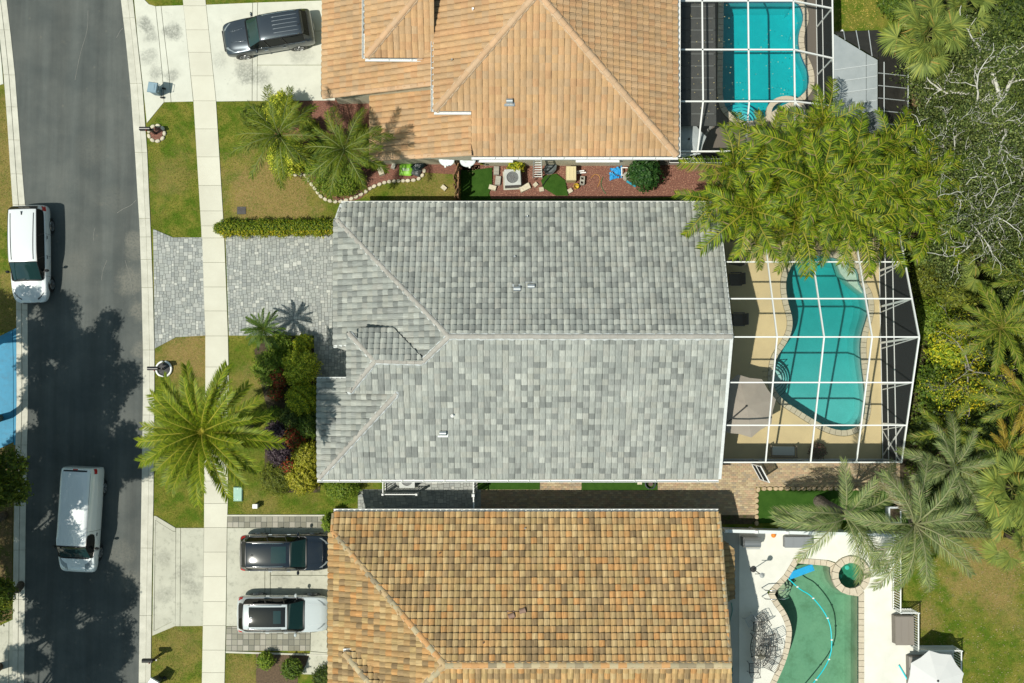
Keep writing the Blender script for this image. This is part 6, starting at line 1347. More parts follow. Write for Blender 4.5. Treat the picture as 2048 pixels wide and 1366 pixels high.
    for s_ in (1, -1):
        x_, z_ = mirror; q = side(x_, z_, s_, -.02)
        if q:
            a = q + Vector((0, s_ * .02, 0)); b = q + Vector((-.06, s_ * .20, .03)); mo = MB().lathe((b.x, b.y, b.z - .06), [(.0, -.0), (.085, .01), (.10, .06), (.085, .12), (0, .14)], 10, sx=.75, sy=1.15).build('mirror', mirm or pm, root, smooth=True); MB().beam(a - Vector((0, s_ * .05, 0)), b, .04, .03).build('mirror_arm', BLACKP, mo)
    for (x_, z0, z1) in seams:
        for s_ in (1, -1): line('door_seam', [side(x_, z0 + (z1 - z0) * i / 10, s_, .001) for i in range(11)], .007, DK_)
    if handle:
        for (x_, z_) in ((.12 * Lc / 4.8, .93), (-.85 * Lc / 4.8, .95)):
            for s_ in (1, -1):
                a, b = side(x_, z_, s_, .025), side(x_ + .18, z_, s_, .025)
                if a and b: MB().beam(a, b, .03, .03).build('door_handle', handle, root)
    if details: details(root_api)
    return root
def pillars(A, xs, zb, zt, m_):
    for x_ in xs:
        for k in (1, -1): A['line']('pillar', [A['side'](x_ + .03 * i, zb + (zt - zb) * i / 6, k, .004) for i in range(7)], .035, m_)
def lamps(A, xf, xr, w, zf, zr, hl=LENS, hsz=(.35, .2)):
    t, s, patch, root = A['top'], A['side'], A['patch'], A['root']
    for k in (1, -1):
        patch('headlight', lambda u, v: t(xf - hsz[0] * (1 - u) - .34 * (1 - v) ** 1.5, k * (w - .02 - (hsz[1] + .16) * v - .02 * u), .006), 4, 3, hl)
        for nm in ('taillight',): patch(nm, lambda u, v: s(xr + .04 + .26 * u, zr - .12 + .24 * v, k, .006), 4, 3, REDL)
GREYP = paint('gunmetal_paint', (.055, .068, .082), .28, .55); WHP = paint('white_paint', (.66, .69, .70), .2); WHS = paint('pearl_paint', (.50, .55, .56), .2); BKP = paint('black_paint', (.008, .012, .018), .12); WHV = paint('van_white_paint', (.80, .83, .83), .3)
# grey SUV
W_ = .96
st_suv = [(-2.40, .80, .42, .80, .70, .86, .60, 'b'), (-2.31, .90, .34, 1.02, .80, 1.10, .70, 'b'), (-2.20, .93, .30, 1.10, .82, 1.22, .68, 'rear'), (-1.90, .95, .28, 1.12, .84, 1.72, .64, 'cab'), (-1.75, .955, .28, 1.12, .85, 1.755, .66, 'cab'), (-.9, W_, .27, 1.10, .86, 1.79, .68, 'cab'), (0, W_, .27, 1.08, .86, 1.78, .68, 'cab'), (.32, W_, .27, 1.07, .86, 1.72, .67, 'wind'), (1.02, .955, .27, 1.06, .86, 1.16, .74, 'b'), (1.25, .95, .27, 1.04, .86, 1.13, .70, 'b'), (1.95, .93, .30, .98, .82, 1.05, .66, 'b'), (2.25, .87, .36, .86, .76, .92, .60, 'b'), (2.40, .74, .44, .72, .62, .76, .5, 'b')]
def det_jeep(A):
    t, s, line, patch, root = A['top'], A['side'], A['line'], A['patch'], A['root']; pillars(A, (-.95, .0), 1.14, 1.66, BLACKP); lamps(A, 2.30, -2.36, .80, .8, .98, hsz=(.13, .16))
    for y in (-.42, -.21, 0, .21, .42): line('roof_rib', [t(-1.75 + .12 * i, y, .006) for i in range(12)], .014, M('rib_silver', (.30, .33, .36), rough=.3, metal=.5))
    for k in (1, -1):
        P3 = [t(-1.75 + .13 * i, k * .62, .03) for i in range(15)]; line('roof_rail', P3, .02, CHR)
        line('chrome_trim', [s(-2.0 + .16 * i, 1.10, k, .004) for i in range(17)], .012, CHR)
        line('hood_crease', [t(1.15 + .12 * i, k * (.34 - .01 * i), .0) for i in range(8)], .012, GREYP)
        MB().beam(t(.25, k * .30, .03) + Vector((.75, -k * .05, -.52)), t(.25, k * .30, .03) + Vector((.78, k * .5 * -1, -.53)), .02, .02).build('wiper', BLACKP, root)
    patch('rear_spoiler', lambda u, v: t(-1.98 + .16 * u, -.58 + 1.16 * v, .02), 3, 8, GREYP)
    line('cowl', [t(1.06, -.72 + .12 * i, .01) for i in range(13)], .03, BLACKP); line('antenna', [t(-1.72, .15, 0), t(-1.72, .15, 0) + Vector((-.1, 0, .06))], .02, BLACKP)
    MB().box((2.40, 0, .62), (.05, 1.1, .18)).build('grille', BLACKP, root); MB().box((-2.41, 0, .70), (.02, .32, .16)).build('number_plate', PLATE, root)
car('parked_suv', 'dark grey suv parked at an angle on the upper concrete driveway', 'car', 543, 76, 189.5, 4.8, 1.92, st_suv, GREYP, wheels=(-1.42, 1.48), wr=.38, seams=((-.95, .34, 1.08), (.05, .34, 1.07), (1.0, .34, 1.04)), details=det_jeep, mirror=(.72, 1.13), group='cars on the driveways')
# black SUV
st_bk = [(-2.34, .78, .42, .80, .70, .90, .58, 'b'), (-2.27, .88, .34, 1.0, .78, 1.12, .66, 'b'), (-2.16, .92, .30, 1.06, .80, 1.24, .66, 'rear'), (-1.86, .94, .28, 1.08, .82, 1.60, .62, 'cab'), (-1.5, .945, .28, 1.07, .83, 1.66, .63, 'cab'), (-.7, .95, .27, 1.05, .84, 1.69, .65, 'cab'), (.1, .95, .27, 1.03, .84, 1.66, .64, 'cab'), (.38, .95, .27, 1.02, .84, 1.60, .63, 'wind'), (1.12, .945, .27, 1.0, .85, 1.07, .74, 'b'), (1.4, .94, .28, .98, .84, 1.04, .70, 'b'), (2.0, .91, .32, .90, .80, .96, .64, 'b'), (2.24, .84, .38, .78, .72, .84, .58, 'b'), (2.36, .70, .46, .66, .58, .70, .46, 'b')]
def det_black(A):
    t, s, line, patch, root = A['top'], A['side'], A['line'], A['patch'], A['root']; pillars(A, (-.9, .05), 1.10, 1.55, BLACKP); lamps(A, 2.22, -2.3, .78, .75, .98, hsz=(.12, .15))
    for k in (1, -1):
        line('roof_rail', [t(-1.6 + .13 * i, k * .585, .02) for i in range(14)], .018, CHR); line('chrome_trim', [s(-1.9 + .16 * i, 1.04, k, .004) for i in range(17)], .011, CHR)
        line('hood_crease', [t(1.3 + .1 * i, k * (.56 - .012 * i), 0) for i in range(8)], .010, BKP)
    line('cowl', [t(1.14, -.72 + .12 * i, .01) for i in range(13)], .03, BLACKP); line('antenna', [t(-1.45, .0, 0), t(-1.45, .0, 0) + Vector((-.12, 0, .06))], .02, BLACKP)
    patch('sunroof', lambda u, v: t(-.55 + .75 * u, -.42 + .84 * v, .004), 6, 6, WGL); MB().box((-2.35, 0, .75), (.02, .32, .16)).build('number_plate', PLATE, root)
car('parked_suv', 'glossy black suv with the sun glinting on its roof', 'car', 577, 1101, 0.3, 4.7, 1.9, st_bk, BKP, wheels=(-1.38, 1.42), wr=.37, seams=((-.9, .34, 1.03), (.1, .34, 1.02), (1.0, .34, 1.0)), details=det_black, mirror=(.78, 1.07), group='cars on the driveways')
# white SUV with dark roof
def det_white(A):
    t, s, line, patch, root = A['top'], A['side'], A['line'], A['patch'], A['root']; pillars(A, (-.9, .05), 1.10, 1.55, BLACKP); lamps(A, 2.22, -2.3, .78, .75, .98, hsz=(.12, .15))
    BG = M('black_roof_glass', (.010, .011, .010), rough=.06, spec=.7)
    sr = patch('glass_roof', lambda u, v: t(-1.55 + 1.85 * u, -.50 + 1.0 * v, .006), 14, 10, BG)
    patch('sunroof', lambda u, v: t(-.30 + .38 * u, -.32 + .64 * v, .014), 5, 6, WGL)
    q = t(-1.42, .0, .02); MB().lathe(q - Vector((0, 0, .01)), [(.001, 0), (.08, .0), (.07, .05), (0, .06)], 10, sx=1.0, sy=.45).build('antenna', WHP, root, smooth=True)
    for k in (1, -1): line('roof_rail', [t(-1.6 + .13 * i, k * .595, .02) for i in range(14)], .018, CHR); line('hood_crease', [t(1.3 + .1 * i, k * (.56 - .012 * i), 0) for i in range(8)], .008, WHP)
    line('cowl', [t(1.14, -.72 + .12 * i, .01) for i in range(13)], .035, BLACKP)
    MB().box((-2.35, 0, .75), (.02, .32, .16)).build('number_plate', PLATE, root)
car('parked_suv', 'white suv with black glass roof in the lower driveway', 'car', 572, 1222, 0, 4.7, 1.9, st_bk, WHS, wheels=(-1.38, 1.42), wr=.37, seams=((-.9, .34, 1.03), (.1, .34, 1.02), (1.0, .34, 1.0)), details=det_white, mirror=(.78, 1.07), group='cars on the driveways')
# white minivan at the left kerb
st_mv = [(-2.55, .80, .40, .85, .72, .98, .62, 'b'), (-2.48, .92, .32, 1.05, .82, 1.25, .70, 'b'), (-2.40, .95, .29, 1.10, .85, 1.40, .72, 'rear'), (-2.22, .97, .27, 1.10, .86, 1.70, .72, 'cab'), (-1.9, .98, .26, 1.10, .87, 1.74, .73, 'cab'), (-.9, .99, .26, 1.08, .88, 1.77, .74, 'cab'), (.0, .99, .26, 1.06, .88, 1.76, .73, 'cab'), (.52, .985, .26, 1.04, .88, 1.68, .71, 'wind'), (1.42, .97, .26, 1.00, .86, 1.08, .74, 'b'), (1.7, .96, .27, .96, .85, 1.02, .68, 'b'), (2.2, .92, .31, .86, .80, .92, .6, 'b'), (2.45, .82, .38, .74, .70, .79, .52, 'b'), (2.57, .64, .46, .64, .52, .67, .42, 'b')]
def det_mv(A):
    t, s, line, patch, root = A['top'], A['side'], A['line'], A['patch'], A['root']; pillars(A, (-1.0, .2), 1.14, 1.62, BLACKP); lamps(A, 2.42, -2.48, .80, .75, 1.08, hl=M('dark_headlight', (.08, .09, .09), rough=.1, spec=.8), hsz=(.09, .2))
    for k in (1, -1): line('roof_rail', [t(-2.0 + .15 * i, k * (.60 - .0025 * i), .004) for i in range(17)], .020, BLACKP)
    line('antenna', [t(-1.9, 0, 0), t(-1.9, 0, 0) + Vector((-.18, 0, .06))], .03, BLACKP); line('cowl', [t(1.43, -.70 + .1 * i, .01) for i in range(15)], .03, BLACKP)
    line('wiper', [t(1.36, -.55 + .1 * i, .025) for i in range(6)], .012, BLACKP); MB().box((2.56, 0, .60), (.04, .9, .12)).build('grille', BLACKP, root)
    for k in (1, -1): line('door_seam', [s(-2.1 + .1 * i, 1.0, k, .001) for i in range(16)], .006, BLACKP)
car('parked_minivan', 'white minivan parked over the left kerb with dark windows', 'car', 73, 512, -88.2, 5.1, 1.98, st_mv, WHP, wheels=(-1.5, 1.58), wr=.35, seams=((-1.0, .32, 1.05), (.15, .32, 1.05), (1.2, .32, 1.0)), details=det_mv, mirror=(1.0, 1.08), mirm=BLACKP, spokes=10)
# white cargo van in the shade
st_vn = [(-2.72, .86, .42, .90, .84, 1.60, .72, 'b'), (-2.68, .93, .34, 1.2, .92, 1.90, .76, 'b'), (-2.55, .96, .30, 1.25, .94, 1.98, .77, 'b'), (-2.3, .97, .28, 1.25, .95, 2.02, .78, 'b'), (-1.2, .98, .28, 1.22, .95, 2.03, .78, 'b'), (.2, .98, .28, 1.20, .95, 2.02, .78, 'b'), (.62, .98, .28, 1.18, .94, 2.01, .78, 'cab'), (1.28, .98, .28, 1.16, .92, 1.95, .74, 'wind'), (1.90, .97, .28, 1.12, .90, 1.24, .80, 'b'), (2.1, .96, .29, 1.04, .89, 1.15, .76, 'b'), (2.48, .93, .33, .90, .85, 1.0, .68, 'b'), (2.65, .86, .40, .78, .76, .86, .58, 'b'), (2.72, .76, .46, .68, .64, .72, .5, 'b')]
def det_van(A):
    t, s, line, patch, root = A['top'], A['side'], A['line'], A['patch'], A['root']; lamps(A, 2.6, -2.70, .84, .8, 1.5)
    patch('rear_band', lambda u, v: t(-2.66 + .15 * u, -.74 + 1.48 * v, .006), 2, 10, BLACKP); patch('brake_light', lambda u, v: t(-2.645 + .05 * u, -.12 + .24 * v, .012), 2, 4, REDL)
    for y in [-.62 + .124 * i for i in range(11)]: line('roof_rib', [t(-2.4 + .25 * i, y, -.004) for i in range(15)], .010, WHV)
    for k in (1, -1): line('drip_rail', [t(-2.45 + .2 * i, k * .755, .0) for i in range(18)], .012, M('rail_grey', (.2, .2, .2), rough=.5))
    line('cowl', [t(1.93, -.76 + .12 * i, .01) for i in range(13)], .035, BLACKP); line('windscreen_frame', [t(1.24, -.72 + .12 * i, .004) for i in range(13)], .02, BLACKP)
    for k in (1, -1): MB().beam(s(.62, 1.05, k, .02), s(.78, 1.05, k, .02), .03, .05).build('door_handle', BLACKP, root)
    for k in (1, -1): line('door_seam', [s(.5, .4 + .16 * i, k, .001) for i in range(10)], .008, BLACKP)
car('cargo_van', 'white cargo van standing in the tree shade on the road', 'van', 174, 1035, -92.6, 5.45, 1.96, st_vn, WHV, wheels=(-1.6, 1.72), wr=.35, seams=((1.55, .36, 1.1),), details=det_van, mirror=(1.45, 1.2), mirm=BLACKP, rimm=GREYM, handle=None)
# ================================================================ street and garden things
def item(name, label, cat, px, py, z=0, rz=0.0, group=None): 
    p = P(px, py, z); return thing(name, label, cat, (p.x, p.y, z), R(rz), group=group)
# wheeled bins
def bin_(name, label, px, py, rz, m, lm, h=1.05):
    r = item(name, label, 'wheeled bin', px, py, 0, rz); MB().lathe((0, 0, .06), [(.24, 0), (.31, h * .85), (.33, h * .88), (.33, h * .93)], 4).build('body', m, r)
    for o in r.children: o.rotation_euler = (0, 0, R(45))
    b = MB(); b.box((0, 0, h + .02), (.52, .56, .07), taper=.86); b.box((.05, 0, h + .065), (.34, .30, .02)); b.build('lid', lm, r)
    MB().tube([(-.28, -.2, h - .02), (-.36, -.2, h), (-.36, .2, h), (-.28, .2, h - .02)], .018, 6).build('handle', m, r)
    for s_ in (-1, 1): MB().tube([(-.25, s_ * .22, .11), (-.25, s_ * .28, .11)], .11, 14).build('wheel', TYRE, r)
    return r
BINB = M('bin_blue_grey', (.13, .21, .26), (.10, .17, .21), 4, rough=.55); bin_('wheeled_bin', 'blue grey wheeled bin on the driveway apron beside the kerb', 318, 186, 172, BINB, M('bin_lid_blue', (.20, .30, .36), rough=.5))
bin_('wheeled_bin', 'grey wheeled bin with a pale lid on the lowest verge', 318, 1358, 150, M('bin_dark', (.04, .055, .05), rough=.55), M('bin_lid_pale', (.55, .60, .58), rough=.35))
# mailboxes
def mailbox(label, px, py, ring=None):
    r = item('mailbox', label, 'mailbox', px, py, 0); MB().beam((0, 0, 0), (0, 0, 1.12), .10, .10, up=Vector((0, 1, 0))).build('post', BLACKP, r); MB().beam((-.30, 0, .98), (.22, 0, .98), .08, .06).build('arm', BLACKP, r)
    K = 8; vs = []
    for x in (-.48, .06):
        for k in range(K + 1): t = math.pi * k / K; vs.append((x, math.cos(t) * .10, 1.14 + math.sin(t) * .11))
        vs += [(x, -.10, 1.02), (x, .10, 1.02)]
    q = K + 3; b = MB().add(vs, [(k, (k + 1) % q, q + (k + 1) % q, q + k) for k in range(q)] + [tuple(range(q))[::-1], tuple(range(q, 2 * q))]).build('box', BLACKP, r, fixn=True)
    MB().box((-.485, 0, 1.12), (.012, .17, .18)).build('door', DARKM, b); MB().beam((-.1, -.115, 1.12), (-.1, -.115, 1.30), .02, .05).build('flag', M('red_flag', (.4, .02, .02), rough=.5), b); MB().tube([(.1, 0, .5), (.3, 0, .78)], .02, 6).build('brace', BLACKP, r); return r
mailbox('black mailbox standing in the scalloped pale stone ring', 312, 268); mailbox('black mailbox standing in the smooth white ring of dark gravel', 328, 738); mailbox('black mailbox on bare grass by the lowest verge', 318, 1311)
def ringbed(label, px, py, rad, stone, fill, n, seg=.9, smooth=False):
    r = item('planter_ring', label, 'planter ring', px, py); R_ = rad / 38
    MB().lathe((0, 0, 0), [(R_ * .85, .0), (R_ * .8, .05), (0, .07)], 20).build('filling', fill, r)
    if smooth:
        pr_ = [(R_ * math.cos(t), R_ * math.sin(t), .09) for t in [2 * math.pi * k / 32 for k in range(32)]]; MB().tube(pr_, .055, 8, close=True).build('rim', stone, r, smooth=True)
    else:
        for k in range(n):
            a = 2 * math.pi * k / n; o = MB().lathe((0, 0, 0), [(.12, 0), (.125, .06), (.09, .10), (0, .11)], 8, sx=.8, sy=1.15).build('stone', stone, r); o.location = (R_ * math.cos(a), R_ * math.sin(a), 0); o.rotation_euler = (0, 0, a)
    return r
ringbed('scalloped ring of pale stones filled with red mulch at the kerb', 313.5, 267, 16, STONE, MULCH, 9); ringbed('smooth white ring filled with dark gravel at the kerb', 328.5, 738, 15, WHITEP, M('dark_gravel', (.02, .02, .022), (.10, .10, .10), 30, rough=.8, bump=1, bscale=40, grain=.4), 0, smooth=True)
# utility boxes and covers
r = item('utility_box', 'pale green utility box lid on the lawn beside the sidewalk', 'utility box', 476.5, 988, 0); MB().box((0, 0, .05), (.46, .76, .14), taper=.94).build('base', M('pale_green_plastic', (.3, .5, .42)), r); MB().box((0, 0, .13), (.42, .72, .03), taper=.95).build('lid', M('green_lid', (.26, .46, .37), (.22, .40, .32), 5, rough=.5), r)
for k in (-1, 1): MB().cyl((0, k * .28, .14), .02, .015, 8).build('bolt', GREYM, r)
r = item('junction_post', 'small white square post on the lawn near the green lid', 'utility post', 514, 1011, 0); MB().box((0, 0, .22), (.24, .20, .44)).build('body', M('post_grey', (.32, .34, .33), rough=.6), r); MB().box((0, 0, .46), (.28, .24, .06), taper=.9).build('cap', WHITEP, r)
r = item('meter_cover', 'square dark meter cover set in the upper lawn', 'meter cover', 483, 421, 0, 0); MB().box((0, 0, .0), (.46, .40, .05)).build('frame', M('old_metal', (.08, .075, .07), (.045, .04, .04), 12, rough=.7, grain=.3), r)
for k in range(4): MB().box((-.15 + .1 * k, .02 * (-1) ** k, .028), (.06, .26, .012)).build('rib', M('old_metal', (.1, .1, .1)), r)
# scalloped stone edging along the curved bed
def edging(label, path, stepm, m, size=(.13, .10), z=0.0, curve=True, name='stone_edging', h=.10):
    w_ = [Vector(P(a, b)[:2]) for a, b in (crv(path, 6, False) if curve else path)]; c = w_[len(w_) // 2]; r = thing(name, label, 'stone edging', (c.x, c.y, 0))
    T = 0; acc = 0
    for i in range(len(w_) - 1):
        d = w_[i + 1] - w_[i]; L = d.length
        while acc < L:
            p = w_[i] + d * (acc / L); a = math.atan2(d.y, d.x); jx = random.uniform(.88, 1.1); o = MB().lathe((0, 0, z), [(1, 0), (1.0, h * .6), (.8, h), (0, h * 1.08)], 8, sx=size[0] * jx, sy=size[1]).build('stone', m, r); o.location = (p.x - c.x, p.y - c.y, random.uniform(-.01, .01)); o.rotation_euler = (0, 0, a + random.uniform(-.12, .12)); acc += stepm * jx
        acc -= L
    return r
edging('pale scalloped stones edging the curved mulch bed by the palms', [(562, 338), (575, 346), (592, 350), (609, 350), (618, 362), (632, 380), (643, 394), (660, 402), (680, 403), (705, 397), (728, 386), (742, 376), (756, 370), (775, 364), (800, 362), (825, 361), (840, 356), (848, 345), (848, 334)], .275, STONE)
TANS = M('tan_stone', (.52, .40, .25), (.42, .31, .19), 7, rough=.9, bump=.3, grain=.08, randobj=.1)
edging('row of round tan stones bordering the rectangular turf bed', [(1513, 1046), (1513, 1030), (1513, 1010), (1513, 990), (1516, 979), (1530, 977), (1580, 977), (1640, 977), (1700, 977), (1760, 977), (1790, 977)], .29, TANS, size=(.14, .11), curve=False)
# wooden fence between the side yards
WOOD = M('weathered_wood', (.30, .17, .08), (.20, .11, .055), 7, rough=.9, bump=.4, bscale=30, grain=.12, randobj=.18)
f_ = item('wood_fence', 'short brown wooden board fence closing the side yard', 'fence', 914, 368)
pa_, pb_ = P(917, 331), P(915, 402)
for i in range(14):
    t_ = i / 13; p = pa_.lerp(pb_, t_) - f_.location; wob = .05 * math.sin(t_ * 9); o = MB().box((0, 0, .85), (.03, .135, 1.7), taper=.97).build('board', WOOD, f_); o.location = (p.x + wob, p.y, 0); o.rotation_euler = (random.uniform(-.02, .02), R(random.uniform(-5, 1)), random.uniform(-.08, .08))
for z in (.35, 1.4): MB().beam(pa_ - f_.location + Vector((.06, 0, z)), pb_ - f_.location + Vector((.06, 0, z)), .09, .04).build('rail', WOOD, f_)
for t_ in (0, .5, 1): p = pa_.lerp(pb_, t_) - f_.location; MB().box((p.x + .09, p.y, .9), (.09, .09, 1.8)).build('post', WOOD, f_)
# satellite dishes
def dish(label, px, py, rz, rad=.42):
    r = item('satellite_dish', label, 'satellite dish', px, py, 1.9, rz); q = MB().lathe((0, 0, 0), [(0, 0), (rad * .5, .02), (rad * .85, .06), (rad, .09), (rad * .98, .10), (rad * .5, .03), (0, .012)], 24, sx=1, sy=.82).build('reflector', M('dish_grey', (.62, .68, .70), (.52, .57, .58), 4, rough=.45), r, smooth=True, fixn=True)
    q.rotation_euler = (R(18), R(-10), 0); a = MB().tube([(0, -.34, .02), (0, -.42, .12), (0, -.46, .34)], .018, 6).build('feed_arm', GREYM, r); MB().cyl((0, -.47, .32), .05, .12, 10).build('receiver', WHITEP, r)
    MB().tube([(0, .1, -.02), (0, .1, -1.9)], .03, 8).build('mast', GREYM, r)
dish('white satellite dish left of the wooden fence', 894, 319, -8); dish('white satellite dish right of the wooden fence', 936, 320, 12)
# air conditioner units
def ac(label, px, py, rz=0, s=1.0):
    r = item('air_conditioner', label, 'air conditioner', px, py, 0, rz); CB = M('ac_case', (.50, .52, .50), (.42, .44, .42), 5, rough=.55); k = .42 * s; h = .78 * s
    MB().box((0, 0, h / 2 + .03), (2 * k, 2 * k, h)).build('case', M('ac_louvre', (.16, .17, .17), rough=.6), r); MB().box((0, 0, .02), (2 * k + .15, 2 * k + .15, .06)).build('pad', CONC2, r)
    sq = [(-k, -k), (k, -k), (k, k), (-k, k)]; ho = [(math.cos(t) * k * .74, math.sin(t) * k * .74) for t in [2 * math.pi * i / 28 for i in range(28)]]
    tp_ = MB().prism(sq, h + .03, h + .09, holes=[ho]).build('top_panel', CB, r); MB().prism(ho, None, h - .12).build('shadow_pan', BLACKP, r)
    for j in range(24): a = 2 * math.pi * j / 24; MB().beam((math.cos(a) * k * .2, math.sin(a) * k * .2, h + .08), (math.cos(a) * k * .76, math.sin(a) * k * .76, h + .085), .007, .008).build('grille_bar', GREYM, r) if j % 1 == 0 else None
    g_ = MB()
    for q_ in (.3, .5, .66): g_.tube([(math.cos(t) * k * q_, math.sin(t) * k * q_, h + .085) for t in [2 * math.pi * i / 24 for i in range(24)]], .005, 4, close=True)
    g_.build('grille_ring', GREYM, r); MB().cyl((0, 0, h - .02), .09 * s, .10, 12).build('motor', M('motor_grey', (.12, .12, .12), rough=.5), r)
    for j in range(3): a = 2 * math.pi * j / 3; MB().add([(.05 * math.cos(a), .05 * math.sin(a), h - .03), (k * .66 * math.cos(a - .3), k * .66 * math.sin(a - .3), h - .05), (k * .68 * math.cos(a + .3), k * .68 * math.sin(a + .3), h + .0)], [(0, 1, 2)]).build('fan_blade', GREYM, r)
    return r
ac('grey air conditioner with round fan grille on the red mulch', 1025, 361, 3); ac('pale air conditioner behind the white picket fence at the eave', 817, 958, 0, .95)
# things stored in the side yard
def boxy(name, label, cat, px, py, rz, dims, m, z=0, lid=None, part='body'):
    r = item(name, label, cat, px, py, z, rz); MB().box((0, 0, dims[2] / 2), dims, taper=.96).build(part, m, r)
    if lid: MB().box((0, 0, dims[2] + .02), (dims[0] * 1.03, dims[1] * 1.03, .05), taper=.93).build('lid', lid, r); MB().box((-dims[0] * .2, 0, dims[2] + .05), (.03, dims[1] * .8, .02)).build('rib', lid, r); MB().box((dims[0] * .2, 0, dims[2] + .05), (.03, dims[1] * .8, .02)).build('rib', lid, r)
    return r
TANP = M('tan_plastic', (.52, .44, .24), (.46, .38, .21), 5, rough=.6)
boxy('storage_bin', 'tan plastic storage bin in the red mulch side yard', 'storage bin', 1141, 352, 0, (.52, .74, .7), TANP, lid=M('tan_lid', (.60, .52, .30), rough=.55))
BLK = M('concrete_block', (.40, .39, .33), (.30, .29, .25), 8, rough=.95, bump=.3, grain=.12, randobj=.12)
def block(label, px, py, rz, d=(.4, .2, .2), m=BLK, holes=True, name='concrete_block', cat='concrete block'):
    r = item(name, label, cat, px, py, 0, rz); o = MB()
    if holes:
        x, y = d[0] / 2, d[1] / 2; hs = [[(s_ * x * .5 - x * .3, -y * .6), (s_ * x * .5 + x * .3, -y * .6), (s_ * x * .5 + x * .3, y * .6), (s_ * x * .5 - x * .3, y * .6)] for s_ in (-1, 1)]; o.prism([(-x, -y), (x, -y), (x, y), (-x, y)], 0, d[2], holes=hs)
    else: o.box((0, 0, d[2] / 2), d, taper=.9)
    o.build('block', m, r); return r
block('upright concrete block on the red mulch right of the tan bin', 1164, 363, 85, (.44, .24, .3)); block('flat grey slab leaning near the air conditioner', 993, 342, 88, (.48, .30, .18), holes=False); block('second grey slab below the flat slab by the air conditioner', 996, 362, 84, (.50, .30, .2), holes=False)
block('rough white stone in front of the air conditioner', 985, 376, -15, (.42, .26, .2), STONE, False, 'stone', 'stone'); block('broad pale stone below the air conditioner', 1050, 376, 25, (.6, .34, .22), STONE, False, 'stone', 'stone'); block('small pale stone left of the green turf scrap', 1071, 370, 40, (.24, .22, .15), STONE, False, 'stone', 'stone'); block('pale round stone beside the yellow bucket', 1140, 382, 30, (.26, .24, .15), STONE, False, 'stone', 'stone'); block('pale stone lying in the lawn left of the wooden fence', 888, 376, -40, (.32, .22, .14), STONE, False, 'stone', 'stone'); block('white paver chip near the dark turf strip', 1083, 379, 10, (.26, .24, .1), STONE, False, 'stone', 'stone')
r = item('bucket', 'small yellow bucket lying in the side yard', 'bucket', 1152, 374, 0); MB().lathe((0, 0, 0), [(.12, 0), (.15, .26), (.14, .26), (.11, .02)], 12).build('body', M('yellow_plastic', (.62, .45, .03), rough=.5), r); MB().tube([(-.14, 0, .26), (0, 0, .34), (.14, 0, .26)], .008, 5).build('handle', GREYM, r)
# aluminium ladder leaning on the wall
r = item('ladder', 'white ladder leaning on the gutter of the terracotta house', 'ladder', 1075, 356, 0); tp0 = P(1075, 318, 3.4) - r.location; 
for s_ in (-1, 1): MB().beam((s_ * .24, 0, 0), (s_ * .19 + tp0.x, tp0.y, tp0.z), .035, .08).build('rail', M('aluminium', (.68, .69, .66), rough=.4, metal=.3), r)
for i in range(8):
    t_ = (i + .6) / 8; MB().box((tp0.x * t_, tp0.y * t_, tp0.z * t_), (.44 - .09 * t_, .045, .03)).build('rung', M('aluminium', (.6, .6, .6)), r)
# folded artificial turf scraps
def scrap(label, l, z, m=TURF): 
    w_ = pts(l); c = sum(w_, Vector((0, 0, 0))) / len(w_); r = MB(); n = len(w_); vs = [(p.x - c.x, p.y - c.y, z + random.uniform(-.03, .05)) for p in w_] + [(0, 0, z + .08)]; r.add(vs, [(i, (i + 1) % n, n) for i in range(n)]); r.add([(a, b, c_ - .03) for a, b, c_ in vs], [((i + 1) % n, i, n) for i in range(n)]); o = r.build('turf_scrap', m, None, fixn=False); o.location = (c.x, c.y, 0); return tag(o, label, 'artificial turf')
scrap('crumpled green turf scrap lying left of the tan storage bin', [(1090, 352), (1112, 348), (1130, 362), (1136, 392), (1112, 392), (1086, 376), (1082, 362)], .10); scrap('flat green turf scrap against the wooden fence', [(950, 340), (984, 336), (984, 372), (974, 398), (958, 396), (946, 370)], .08)
# blue tarp, hose, bits
TARP = M('blue_tarp', (.03, .30, .62), (.05, .38, .72), 9, rough=.45, bump=1, bscale=14)
r = item('tarp', 'crumpled bright blue tarp beside the glossy bush', 'tarp', 1231, 350, 0); mb = MB(); K = 9; vs = []
for i in range(K):
    for j in range(K): vs.append(((i / (K - 1) - .5) * .65 + random.uniform(-.03, .03), (j / (K - 1) - .5) * .62 + (i / K) * .18 + random.uniform(-.03, .03), .06 + random.uniform(0, .16)))
mb.add(vs, [(i * K + j, (i + 1) * K + j, (i + 1) * K + j + 1, i * K + j + 1) for i in range(K - 1) for j in range(K - 1) if (i + j) % 7 != 6]); mb.build('sheet', TARP, r)
def hose(name, label, cat, path, r_, m, z=.03, n=5): 
    w_ = [(P(a, b).x, P(a, b).y, z) for a, b in crv(path, 8, False)]; o = Vector(w_[len(w_) // 2]); mb = MB().tube([Vector(p) - Vector((o.x, o.y, 0)) for p in w_], r_, n); q = mb.build(name, m, None, smooth=True); q.location = (o.x, o.y, 0); return tag(q, label, cat)
hose('garden_hose', 'thin orange hose looped on the red mulch', 'hose', [(1182, 356), (1190, 349), (1198, 352), (1200, 362), (1195, 374)], .018, M('orange_hose', (.5, .25, .06), rough=.5)); hose('garden_hose', 'green hose lying beside the orange hose', 'hose', [(1206, 354), (1202, 368), (1206, 380), (1212, 388)], .018, M('green_hose', (.05, .16, .06), rough=.5))
hose('garden_hose', 'teal hose along the side concrete by the blended roof', 'hose', [(1462, 1205), (1464, 1222), (1458, 1250), (1462, 1300), (1464, 1340), (1460, 1400)], .02, M('teal_hose', (.02, .22, .18), rough=.5), z=.06)
